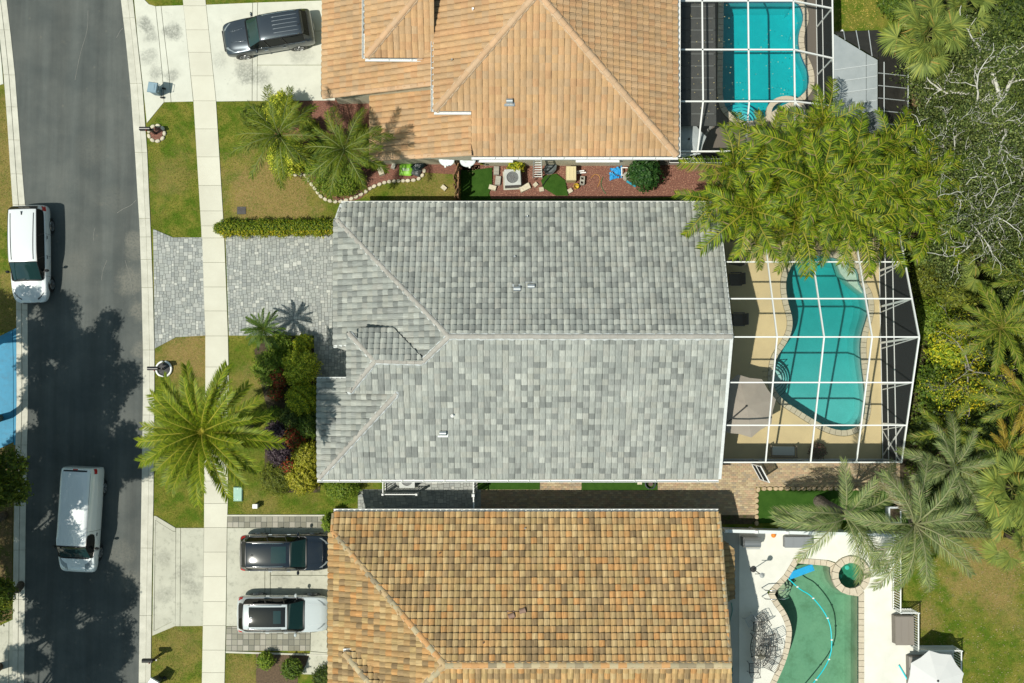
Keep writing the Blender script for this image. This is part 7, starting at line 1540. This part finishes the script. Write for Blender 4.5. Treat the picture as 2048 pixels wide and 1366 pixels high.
r = item('pipe_frame', 'white pipe frame standing by the blue tarp', 'frame', 1254, 346, 0); q = MB()
for a, b in (((-.32, -.2, .4), (.32, -.2, .4)), ((-.32, .2, .4), (.32, .2, .4)), ((-.32, -.2, .4), (-.32, .2, .4)), ((.32, -.2, .4), (.32, .2, .4)), ((-.32, -.2, 0), (-.32, -.2, .4)), ((.32, .2, 0), (.32, .2, .4)), ((-.32, .2, 0), (-.32, .2, .4)), ((.32, -.2, 0), (.32, -.2, .4))): q.beam(a, b, .05, .05)
q.build('frame', WHITEP, r)
r = item('pedestal', 'stone urn pedestal between the pipe frame and the bush', 'urn', 1252, 356, 0); MB().lathe((0, 0, 0), [(.18, 0), (.18, .05), (.08, .12), (.07, .35), (.20, .5), (.22, .55), (.15, .53), (0, .5)], 14).build('urn', BLK, r, smooth=True)
r = item('rake', 'green handled broom with blue head lying on the mulch', 'broom', 1262, 368, 0, 60); MB().beam((0, 0, .05), (.9, .1, .08), .025, .025).build('handle', M('green_hose', (.1, .1, .1)), r); MB().box((0, 0, .05), (.10, .55, .08)).build('head', M('teal_plastic', (.02, .3, .42), rough=.5), r)
r = item('lumber', 'white boards leaning beside the tan storage bin', 'boards', 1160, 346, 0, 5)
for k in range(2): MB().box((0, .08 * k - .03, .15 + .1 * k), (.62 - .2 * k, .06, .05)).build('board', WHITEP, r)
r = item('wheelbarrow', 'grey folded wheelbarrow beside the ladder', 'wheelbarrow', 1100, 340, 0, 50); q = MB().lathe((0, 0, .25), [(.18, 0), (.30, .2), (.29, .2), (.16, .02)], 10, sx=1.3).build('tray', M('tray_grey', (.10, .12, .12), rough=.6), r); 
for s_ in (-1, 1): MB().tube([(-.3, s_ * .2, .3), (-1.0, s_ * .26, .2)], .018, 6).build('handle', DARKM, r)
MB().tube([(.38, -.04, .16), (.38, .04, .16)], .16, 14).build('wheel', TYRE, r)
# bags by the stone edging
def bag(label, px, py, rz, m, s=(.36, .30, .16), pm=None):
    r = item('bag', label, 'bag', px, py, 0, rz); q = MB(); K = 8; vs = []; fs = []
    for sgn in (1, -1):
        b_ = len(vs)
        for i in range(K + 1):
            for j in range(K + 1):
                u, v = i / K * 2 - 1, j / K * 2 - 1; z = s[2] * (1 - u ** 4) ** .5 * (1 - v ** 4) ** .5 * .5 * (1 + .25 * math.sin(5 * u + 3 * v)); vs.append((u * s[0], v * s[1], s[2] * .5 + sgn * z))
        fs += [(b_ + i * (K + 1) + j, b_ + (i + 1) * (K + 1) + j, b_ + (i + 1) * (K + 1) + j + 1, b_ + i * (K + 1) + j + 1) for i in range(K) for j in range(K)]
    q.add(vs, fs).build('sack', m, r, smooth=True, fixn=True)
    if pm: MB().box((0, -.02, s[2] + .01), (s[0] * 1.1, s[1] * .5, .012)).build('print_panel', pm, r)
    return r
bag('bright green and white sack of soil in the mulch bed', 812, 340, -4, M('green_sack', (.22, .50, .04), rough=.5), (.34, .32, .18), pm=M('white_print', (.6, .65, .5), (.1, .3, .05), 20, rough=.5))
bag('black plastic rubbish bag beside the green sack', 838, 333, 35, M('black_bag', (.008, .02, .022), rough=.25, bump=1, bscale=12), (.38, .22, .3)); bag('dark grey rubbish bag in front of the black one', 833, 345, -20, M('grey_bag', (.07, .08, .08), rough=.3, bump=1, bscale=12), (.24, .2, .24))
block('long grey stone slab in the mulch under the wing', 790, 326, 70, (.7, .22, .2), BLK, False, 'stone', 'stone'); block('tan boulder by the garden bags', 762, 343, 20, (.3, .5, .3), STONE, False, 'stone', 'stone'); block('beige boulder behind the garden bags', 822, 321, 10, (.5, .35, .3), STONE, False, 'stone', 'stone')
r = item('garden_lamp', 'round white lamp globe by the garage corner', 'lamp', 682, 201, 0); MB().cyl((0, 0, 0), .03, .8, 8).build('pole', WHITEP, r); MB().lathe((0, 0, .78), [(.0, 0), (.09, .04), (.11, .11), (.08, .18), (0, .21)], 14).build('globe', WHITEP, r, smooth=True)

# white picket enclosure and gate by the grey house
def picket(label, path, h, spacing, m=WHITE, name='picket_fence', rail=.045, pk=.022, post=.09, cat='fence', cap=True, world=None):
    w_ = [P(a, b) for a, b in path]; c = w_[0]; r = thing(name, label, cat, (c.x, c.y, 0)); tops = MB(); 
    for i in range(len(w_) - 1):
        a, b = w_[i] - c, w_[i + 1] - c; d = b - a; n = max(1, round(d.length / spacing))
        for z in (h - .03, .12): MB().beam(a + Vector((0, 0, z)), b + Vector((0, 0, z)), rail, rail).build('rail', m, r)
        pm_ = MB().box((0, 0, h / 2 + .03), (pk, pk, h - .08)); po = None
        for k in range(1, n):
            if po is None: po = pm_.build('picket', m, r)
            else: po = po.copy(); COL.objects.link(po)
            p = a + d * (k / n); po.location = (p.x, p.y, 0)
    for p in w_: MB().box((p.x - c.x, p.y - c.y, h / 2 + .02), (post, post, h + .06)).build('post', m, r); 
    if cap:
        for p in w_: MB().box((p.x - c.x, p.y - c.y, h + .08), (post * 1.4, post * 1.4, .05), taper=.7).build('post_cap', m, r)
    return r
picket('white picket fence screening the air conditioner under the grey eave', [(771, 950), (771, 985), (837, 985)], 1.2, .13, pk=.03)
picket('white gate panel between grey paved path and tan brick paving', [(949, 948), (949, 985), (950, 1030)], 1.7, .16, pk=.06, post=.12)
# white aluminium railing around the raised deck
RA = picket('white aluminium railing stepping along the edge of the white deck', [(1785, 1064), (1785, 1217), (1820, 1217), (1820, 1291), (1904, 1291), (1904, 1430)], 1.2, .13, pk=.032, rail=.055, post=.055, name='railing', cat='railing')
# white wall topped fence along the pool yard
wf = item('boundary_fence', 'low white solid fence along the north side of the white deck', 'fence', 1437, 1056)
a = P(1440, 1055); b = P(1798, 1064)
n = 6
for i in range(n):
    p, q = a.lerp(b, i / n) - wf.location, a.lerp(b, (i + 1) / n) - wf.location; MB().beam(p + Vector((0, 0, .75)), q + Vector((0, 0, .75)), .05, 1.4).build('panel', WHITEP, wf); MB().beam(p + Vector((0, 0, 1.48)), q + Vector((0, 0, 1.48)), .16, .06).build('top_rail', M('pale_rail', (.62, .66, .66), rough=.5), wf)
for i in range(n + 1): p = a.lerp(b, i / n) - wf.location; MB().box((p.x, p.y, .78), (.14, .14, 1.56)).build('post', WHITEP, wf); MB().box((p.x, p.y, 1.60), (.18, .18, .06), taper=.6).build('post_cap', WHITEP, wf)
# furniture on the lanai
def parasol(label, px, py, h, rad, m, sides=8, pole=None, name='parasol', droop=.28, val=.0):
    c = P(px, py, h); r = thing(name, label, 'parasol', (c.x, c.y, 0)); 
    vs = [(0, 0, h)] + [(rad * math.cos(2 * math.pi * k / sides + .2), rad * math.sin(2 * math.pi * k / sides + .2), h - rad * droop) for k in range(sides)] + [(rad * .55 * math.cos(2 * math.pi * (k) / sides + .2), rad * .55 * math.sin(2 * math.pi * k / sides + .2), h - rad * droop * .52) for k in range(sides)]
    for k in range(sides):
        j = (k + 1) % sides; ms = MB(); mid = [((vs[1 + k][q] + vs[1 + j][q]) / 2) * (.96 if q < 2 else 1) for q in range(3)]; ms.add([vs[0], vs[1 + sides + k], vs[1 + sides + j], vs[1 + k], mid, vs[1 + j]], [(0, 1, 2), (1, 3, 4), (1, 4, 2), (2, 4, 5)]); lo = [(x, y, z - .012) for x, y, z in ms.v]; ms.add(lo, [(0, 2, 1), (1, 4, 3), (1, 2, 4), (2, 5, 4)]); ms.build('canopy_panel', m, r, fixn=False)
    for k in range(sides): MB().beam((0, 0, h - .05), (vs[1 + k][0] * .97, vs[1 + k][1] * .97, vs[1 + k][2] - .03), .015, .02).build('rib', GREYM, r)
    MB().lathe((0, 0, h - .02), [(.06, 0), (.05, .06), (0, .09)], 8).build('finial', DARKM, r)
    if pole == 'side':
        MB().tube([(0, 0, h + .06), (-1.2, -1.05, h - .12), (-1.9, -1.7, h - .5)], .035, 8).build('arm', DARKM, r); MB().tube([(-1.9, -1.7, h - .5), (-1.9, -1.7, 0)], .045, 8).build('pole', DARKM, r); MB().box((-1.9, -1.7, .05), (.7, .7, .1)).build('base', DARKM, r)
    else: MB().cyl((0, 0, 0), .025, h, 8).build('pole', GREYM, r); MB().cyl((0, 0, 0), .28, .08, 14).build('base', GREYM, r)
    return r
TAUPE = M('taupe_canvas', (.36, .32, .27), (.33, .29, .245), 2, rough=.9, translucent=.08)
parasol('large taupe cantilever parasol beside the curved teal pool', 1493, 812, 2.75, 1.62, TAUPE, pole='side')
parasol('grey parasol under the screen at the terracotta house corner', 1378, 278, 2.5, .95, M('grey_canvas', (.42, .46, .47), rough=.85), sides=6)
parasol('white parasol at the bottom edge on the white deck', 1876, 1362, 2.4, 1.45, M('white_canvas', (.60, .60, .59), rough=.85), sides=8, droop=.22)
# bench with pale cushion
r = item('bench', 'dark bench with pale cushions at the foot of the screen cage', 'bench', 1562, 902, 0, -1); BR = M('bronze_frame', (.16, .12, .07), (.11, .08, .05), 8, rough=.5); 
MB().box((0, .02, .42), (1.24, .50, .06)).build('seat', BR, r); MB().box((0, .03, .49), (1.18, .46, .10), taper=.97).build('cushion', M('pale_cushion', (.52, .54, .50), rough=.9), r); MB().beam((-.66, -.28, .75), (.66, -.28, .75), .05, .35).build('backrest', BR, r)
for s_ in (-1, 1):
    MB().tube([(s_ * .66, -.28, .0), (s_ * .66, -.28, .66), (s_ * .66, .30, .62), (s_ * .66, .30, 0)], .028, 6).build('armrest', BR, r)
for s_ in (-1, 1): MB().tube([(s_ * .6, 0, 0), (s_ * .6, 0, .42)], .025, 6).build('leg', BR, r)
def loungechair(label, px, py, rz, m):
    r = item('lounge_chair', label, 'chair', px, py, 0, rz); MB().box((0, 0, .34), (.62, .58, .08)).build('seat', m, r); MB().beam((-.26, 0, .36), (-.42, 0, .82), .60, .06, up=Vector((1, 0, 0))).build('backrest', m, r)
    for a in (-1, 1):
        MB().beam((-.3, a * .33, .55), (.3, a * .33, .55), .06, .04).build('armrest', DARKM, r)
        for b in (-1, 1): MB().box((a * .27, b * .27, .16), (.05, .05, .32)).build('leg', DARKM, r)
    return r
DG = M('dark_cushion', (.06, .06, .055), rough=.9)
loungechair('dark chair under the ridge end of the grey house', 1474, 640, 180, DG); loungechair('dark lounge chair at the upper left of the sandy deck', 1468, 560, 180, DG); loungechair('third dark chair by the house wall near the cage top', 1470, 520, 170, DG)
# pool side things of the lower house
r = item('barbecue', 'grey barbecue grill on a mat by the blended roof', 'barbecue', 1497, 1081, 0); MB().box((0, 0, .01), (1.4, .85, .025)).build('mat', M('dark_mat', (.10, .13, .12), (.08, .10, .095), 6, rough=.9), r); MB().box((0, 0, .45), (.85, .5, .78)).build('cabinet', M('stainless', (.30, .31, .31), rough=.35, metal=.7), r)
K = 8; vs = []
for x in (-.42, .42):
    for k in range(K + 1): t = math.pi * k / K; vs.append((x, math.cos(t) * .26, .84 + math.sin(t) * .22))
MB().add(vs, [(k, k + 1, K + 2 + k, K + 1 + k) for k in range(K)] + [tuple(range(K + 1))[::-1], tuple(range(K + 1, 2 * K + 2))]).build('hood', M('stainless', (.3, .3, .3)), r, fixn=True); MB().beam((-.38, -.30, .95), (.38, -.30, .95), .03, .03).build('handle', CHR, r)
r = boxy('storage_chest', 'long dark grey chest under the palm on the white deck', 'storage chest', 1592, 1082, 0, (1.4, .55, .5), M('chest_grey', (.16, .17, .18), rough=.6), lid=M('chest_lid', (.20, .215, .23), rough=.55))
r = item('ball', 'small orange ball by the white fence', 'ball', 1546, 1070, .05); MB().lathe((0, 0, 0), [(0, 0), (.09, .03), (.13, .12), (.09, .21), (0, .24)], 14).build('ball', M('orange_ball', (.75, .22, .02), rough=.5), r, smooth=True)
r = item('garden_lantern', 'slim black and white lamp post on the white deck', 'lamp', 1506, 1138, 0, 0); MB().cyl((0, 0, .03), .16, .06, 12).build('base', DARKM, r); MB().cyl((0, 0, .05), .022, 1.9, 8).build('pole', DARKM, r); MB().lathe((-.0, 0, 1.9), [(.10, 0), (.14, .14), (.04, .24), (0, .28)], 8).build('lantern', M('lantern_grey', (.4, .42, .42), rough=.4), r); MB().beam((-.25, 0, 1.6), (.25, 0, 1.6), .03, .03).build('arm', DARKM, r)
# blue float mat
r = item('pool_float', 'bright blue float mat resting at the corner of the green pool', 'pool float', 1602, 1143, -.04, 20); MB().box((0, 0, .03), (1.35, .36, .07)).build('mat', M('blue_foam', (.0, .32, .62), (.0, .28, .55), 5, rough=.6), r); MB().box((.55, 0, .075), (.16, .30, .03)).build('pillow', M('blue_foam', (.0, .3, .6)), r)
# pool vacuum hose with white floats
w_ = [(P(a, b).x, P(a, b).y, -.07) for a, b in crv([(1577, 1157), (1600, 1178), (1622, 1192), (1646, 1220), (1660, 1248), (1664, 1280), (1662, 1308), (1650, 1336), (1628, 1366), (1600, 1400)], 10, False)]
hr_o = thing('pool_hose', 'turquoise pool cleaner hose curving across the green water', 'pool hose', (w_[30][0], w_[30][1], 0)); o3 = Vector((w_[30][0], w_[30][1], 0)); MB().tube([Vector(p) - o3 for p in w_], .032, 7).build('hose', M('turquoise_hose', (.0, .55, .62), rough=.4), hr_o, smooth=True)
for i in range(8, len(w_) - 1, 14): p = Vector(w_[i]) - o3; MB().tube([p + Vector((-.05, 0, .02)), p + Vector((.05, 0, .02))], .042, 8).build('float', WHITEP, hr_o)
r = item('pool_pole', 'short turquoise pole lying on the lower deck', 'pole', 1806, 1345, .05, -60); MB().tube([(-.45, 0, .05), (.45, 0, .05)], .035, 8).build('pole', M('turquoise_hose', (.1, .1, .1)), r); MB().cyl((.45, 0, .02), .05, .06, 8).build('end_cap', WHITEP, r)
# pool handrail
r = item('pool_handrail', 'curved steel handrail at the green pool steps', 'handrail', 1552, 1184, 0)
for s_ in (-1, 1): MB().tube([(-.75, s_ * .22 + .0, .0), (-.72, s_ * .22, .75), (-.35, s_ * .22, .88), (.2, s_ * .22, .85), (.55, s_ * .22, .45), (.6, s_ * .22, -.4)], .025, 8).build('rail', CHR, r, smooth=True)
r = item('pool_handrail', 'thin steel handrail at the teal pool steps', 'handrail', 1540, 752, 0, 10); MB().tube([(-.35, 0, 0), (-.35, 0, .8), (-.1, 0, .88), (.45, 0, .6), (.6, 0, -.3)], .022, 8).build('rail', CHR, r, smooth=True); MB().tube([(-.35, .3, 0), (-.35, .3, .8), (-.1, .3, .88), (.45, .3, .6), (.6, .3, -.3)], .022, 8).build('rail', CHR, r, smooth=True)
# wrought iron table, chairs and folded parasol
IRON = M('wrought_iron', (.06, .055, .05), rough=.5)
r = item('patio_table', 'oval black wrought iron table beside the green pool', 'table', 1515, 1290, 0); ex, ey = .52, .92
q = MB(); 
for s_ in (1.0, .8, .55, .3): q.tube([(ex * s_ * math.cos(t), ey * s_ * math.sin(t), .74) for t in [2 * math.pi * k / 32 for k in range(32)]], .022 if s_ == 1 else .012, 5, close=True)
q.build('rim', IRON, r); q = MB()
for k in range(26): a = 2 * math.pi * k / 26; q.beam((ex * .1 * math.cos(a), ey * .1 * math.sin(a), .74), (ex * math.cos(a + .35), ey * math.sin(a + .35), .74), .012, .012); q.beam((ex * .1 * math.cos(a), ey * .1 * math.sin(a), .74), (ex * math.cos(a - .35), ey * math.sin(a - .35), .74), .012, .012)
q.build('lattice', IRON, r)
for sx in (-1, 1):
    for sy_ in (-1, 1): MB().tube([(sx * .15, sy_ * .3, .72), (sx * .28, sy_ * .5, .35), (sx * .36, sy_ * .62, 0)], .022, 6).build('leg', IRON, r)
fz = item('folded_parasol', 'folded pale parasol leaning over the iron table', 'parasol', 1512, 1296, 0); MB().tube([(0, 0, 0), (.05, 0, 1.0)], .02, 8).build('pole', IRON, fz); q = MB()
for k in range(9): a = 2 * math.pi * k / 9; q.add([(.05, 0, 2.0), (.05 + .10 * math.cos(a) , .10 * math.sin(a), 1.2), (.30 * math.cos(a - .12) * .9 - .05, .36 * math.sin(a - .12) - .1, .95), (.05 + .16 * math.cos(a + .3), .16 * math.sin(a + .3), 1.15)], [(0, 1, 2), (0, 2, 3)])
q.build('folded_canopy', M('grey_cream_canvas', (.50, .48, .42), rough=.9), fz)
def ironchair(label, px, py, rz, m=IRON):
    r = item('patio_chair', label, 'chair', px, py, .04, rz, group='wrought iron chairs round the oval table')
    q = MB()
    for i in range(7): q.beam((-.22, -.22 + i * .073, .44), (.22, -.22 + i * .073, .44), .014, .012); q.beam((-.22 + i * .073, -.22, .44), (-.22 + i * .073, .22, .44), .014, .012)
    q.tube([(-.24, -.24, .44), (.24, -.24, .44), (.24, .24, .44), (-.24, .24, .44)], .016, 5, close=True); q.build('seat', m, r); q = MB(); q.tube([(-.22, -.24, .44), (-.36, -.24, .95), (-.38, 0, 1.0), (-.36, .24, .95), (-.22, .24, .44)], .016, 5)
    for i in range(5): y = -.16 + .08 * i; q.beam((-.23, y, .46), (-.37, y, .97), .012, .012)
    q.build('backrest', m, r)
    for s_ in (-1, 1):
        MB().tube([(-.30, s_ * .25, .68), (.18, s_ * .28, .68), (.22, s_ * .25, .44)], .016, 5).build('armrest', m, r)
        for b in (-1, 1): MB().tube([(b * .22, s_ * .22, .44), (b * .26, s_ * .26, 0)], .015, 5).build('leg', m, r)
    return r
for lb, a, b, z_ in (('iron chair at the top end of the oval table', 1512, 1250, -90), ('iron chair right of the table near its top', 1540, 1275, 200), ('iron chair right of the table in its middle', 1538, 1298, 185), ('iron chair right of the table near its bottom', 1534, 1322, 150), ('iron chair at the bottom left end of the oval table', 1504, 1332, 90), ('iron chair pulled away towards the house above the table', 1520, 1235, 120)): ironchair(lb, a, b, z_)
ironchair('pale grey iron chair nearest the house wall above the table', 1498, 1238, -60, M('pale_iron', (.42, .45, .47), rough=.5))
# deck box and spa cover behind the railing
boxy('deck_box', 'grey brown deck box beside the railing on the white deck', 'storage box', 1801, 1256, 0, (.95, 1.45, .62), M('deck_box_grey', (.20, .175, .15), (.17, .15, .13), 4, rough=.75), lid=M('deck_box_lid', (.21, .185, .16), rough=.7))
boxy('spa_cover', 'wide grey covered tub behind the white parasol', 'hot tub', 1848, 1340, 0, (1.9, 1.6, .6), M('tub_grey', (.20, .18, .16), rough=.8), lid=M('tub_lid', (.24, .225, .205), rough=.75))
r = item('garden_bench', 'small broken white chair lying on the woodchips', 'chair', 1838, 186, 0, 30)
for k in range(4): MB().box((0, -.18 + .12 * k, .12), (.62, .06, .03)).build('slat', WHITEP, r)
for s_ in (-1, 1): MB().box((s_ * .28, 0, .06), (.05, .5, .12)).build('leg', WHITEP, r)
# pedestal at turf bed, cushions in the corner
r = item('planter_box', 'pale square planter beneath the palm by the turf bed', 'planter', 1782, 1028, 0); MB().box((0, 0, .3), (.62, .8, .6), taper=1.08).build('box', M('planter_white', (.58, .62, .64), rough=.6), r); MB().box((0, 0, .6), (.5, .68, .03)).build('soil', SOIL, r)
r = item('coiled_hose', 'dark coiled hose reel under the grey house eave', 'hose reel', 1300, 967, 0); q = MB()
for k in range(4): q.tube([(.26 * math.cos(t), .26 * math.sin(t), .05 + .06 * k) for t in [2 * math.pi * i / 20 for i in range(20)]], .03, 6, close=True)
q.build('coil', M('dark_hose', (.05, .06, .07), rough=.5), r); MB().cyl((0, 0, .04), .12, .3, 12).build('drum', M('drum_brown', (.10, .06, .05), rough=.6), r)
block('pale paving block beside the coiled hose', 1279, 966, 0, (.26, .16, .08), STONE, False, 'stone', 'stone')

# loose mulch chips, road scratches
for nm, lb, poly, n, z, cl in (('mulch_chips', 'loose red brown chips over the side yard mulch', [(925, 332), (1440, 332), (1440, 370), (1300, 394), (990, 396)], 2600, .015, (.42, .24, .17)), ('mulch_chips', 'loose red brown chips over the curved front bed', [(655, 197), (745, 192), (850, 300), (840, 350), (750, 368), (655, 395), (560, 330)], 1500, .015, (.40, .22, .16)), ('woodchip_litter', 'pale chips lying on the woodchip patch', [(1818, 167), (1850, 152), (1885, 177), (1875, 212), (1850, 266), (1824, 262)], 700, .02, (.48, .34, .2)), ('leaf_scraps', 'dry scraps scattered on the leaf littered left verge', [(-60, 915), (24, 900), (22, 1235), (-60, 1280)], 900, .02, (.34, .24, .12)), ('leaf_scraps', 'dry leaf scraps over the brown lower right lawn', [(1830, 1085), (2060, 1085), (2060, 1390), (1925, 1390), (1830, 1280)], 700, .02, (.40, .32, .2))): petals(nm, lb, n, poly, z, col=cl)
mk = thing('road_scratches', None, None, kind='structure')
for path in ([(246, 56), (240, 62), (236, 70), (233, 75)], [(272, 400), (262, 410), (246, 418), (234, 426)], [(190, 455), (187, 470), (188, 482)], [(176, 20), (174, 60), (160, 110), (150, 160)], [(214, 520), (206, 540), (203, 560)], [(250, 520), (262, 560), (266, 590)]):
    MB().tube([(P(a, b).x, P(a, b).y, -.010) for a, b in crv(path, 5, False)], [.006 + .010 * abs(math.sin(i)) for i in range(len(crv(path, 5, False)))], 4).build('scratch', M('pale_scratch', (.24, .24, .215), rough=.9), mk)
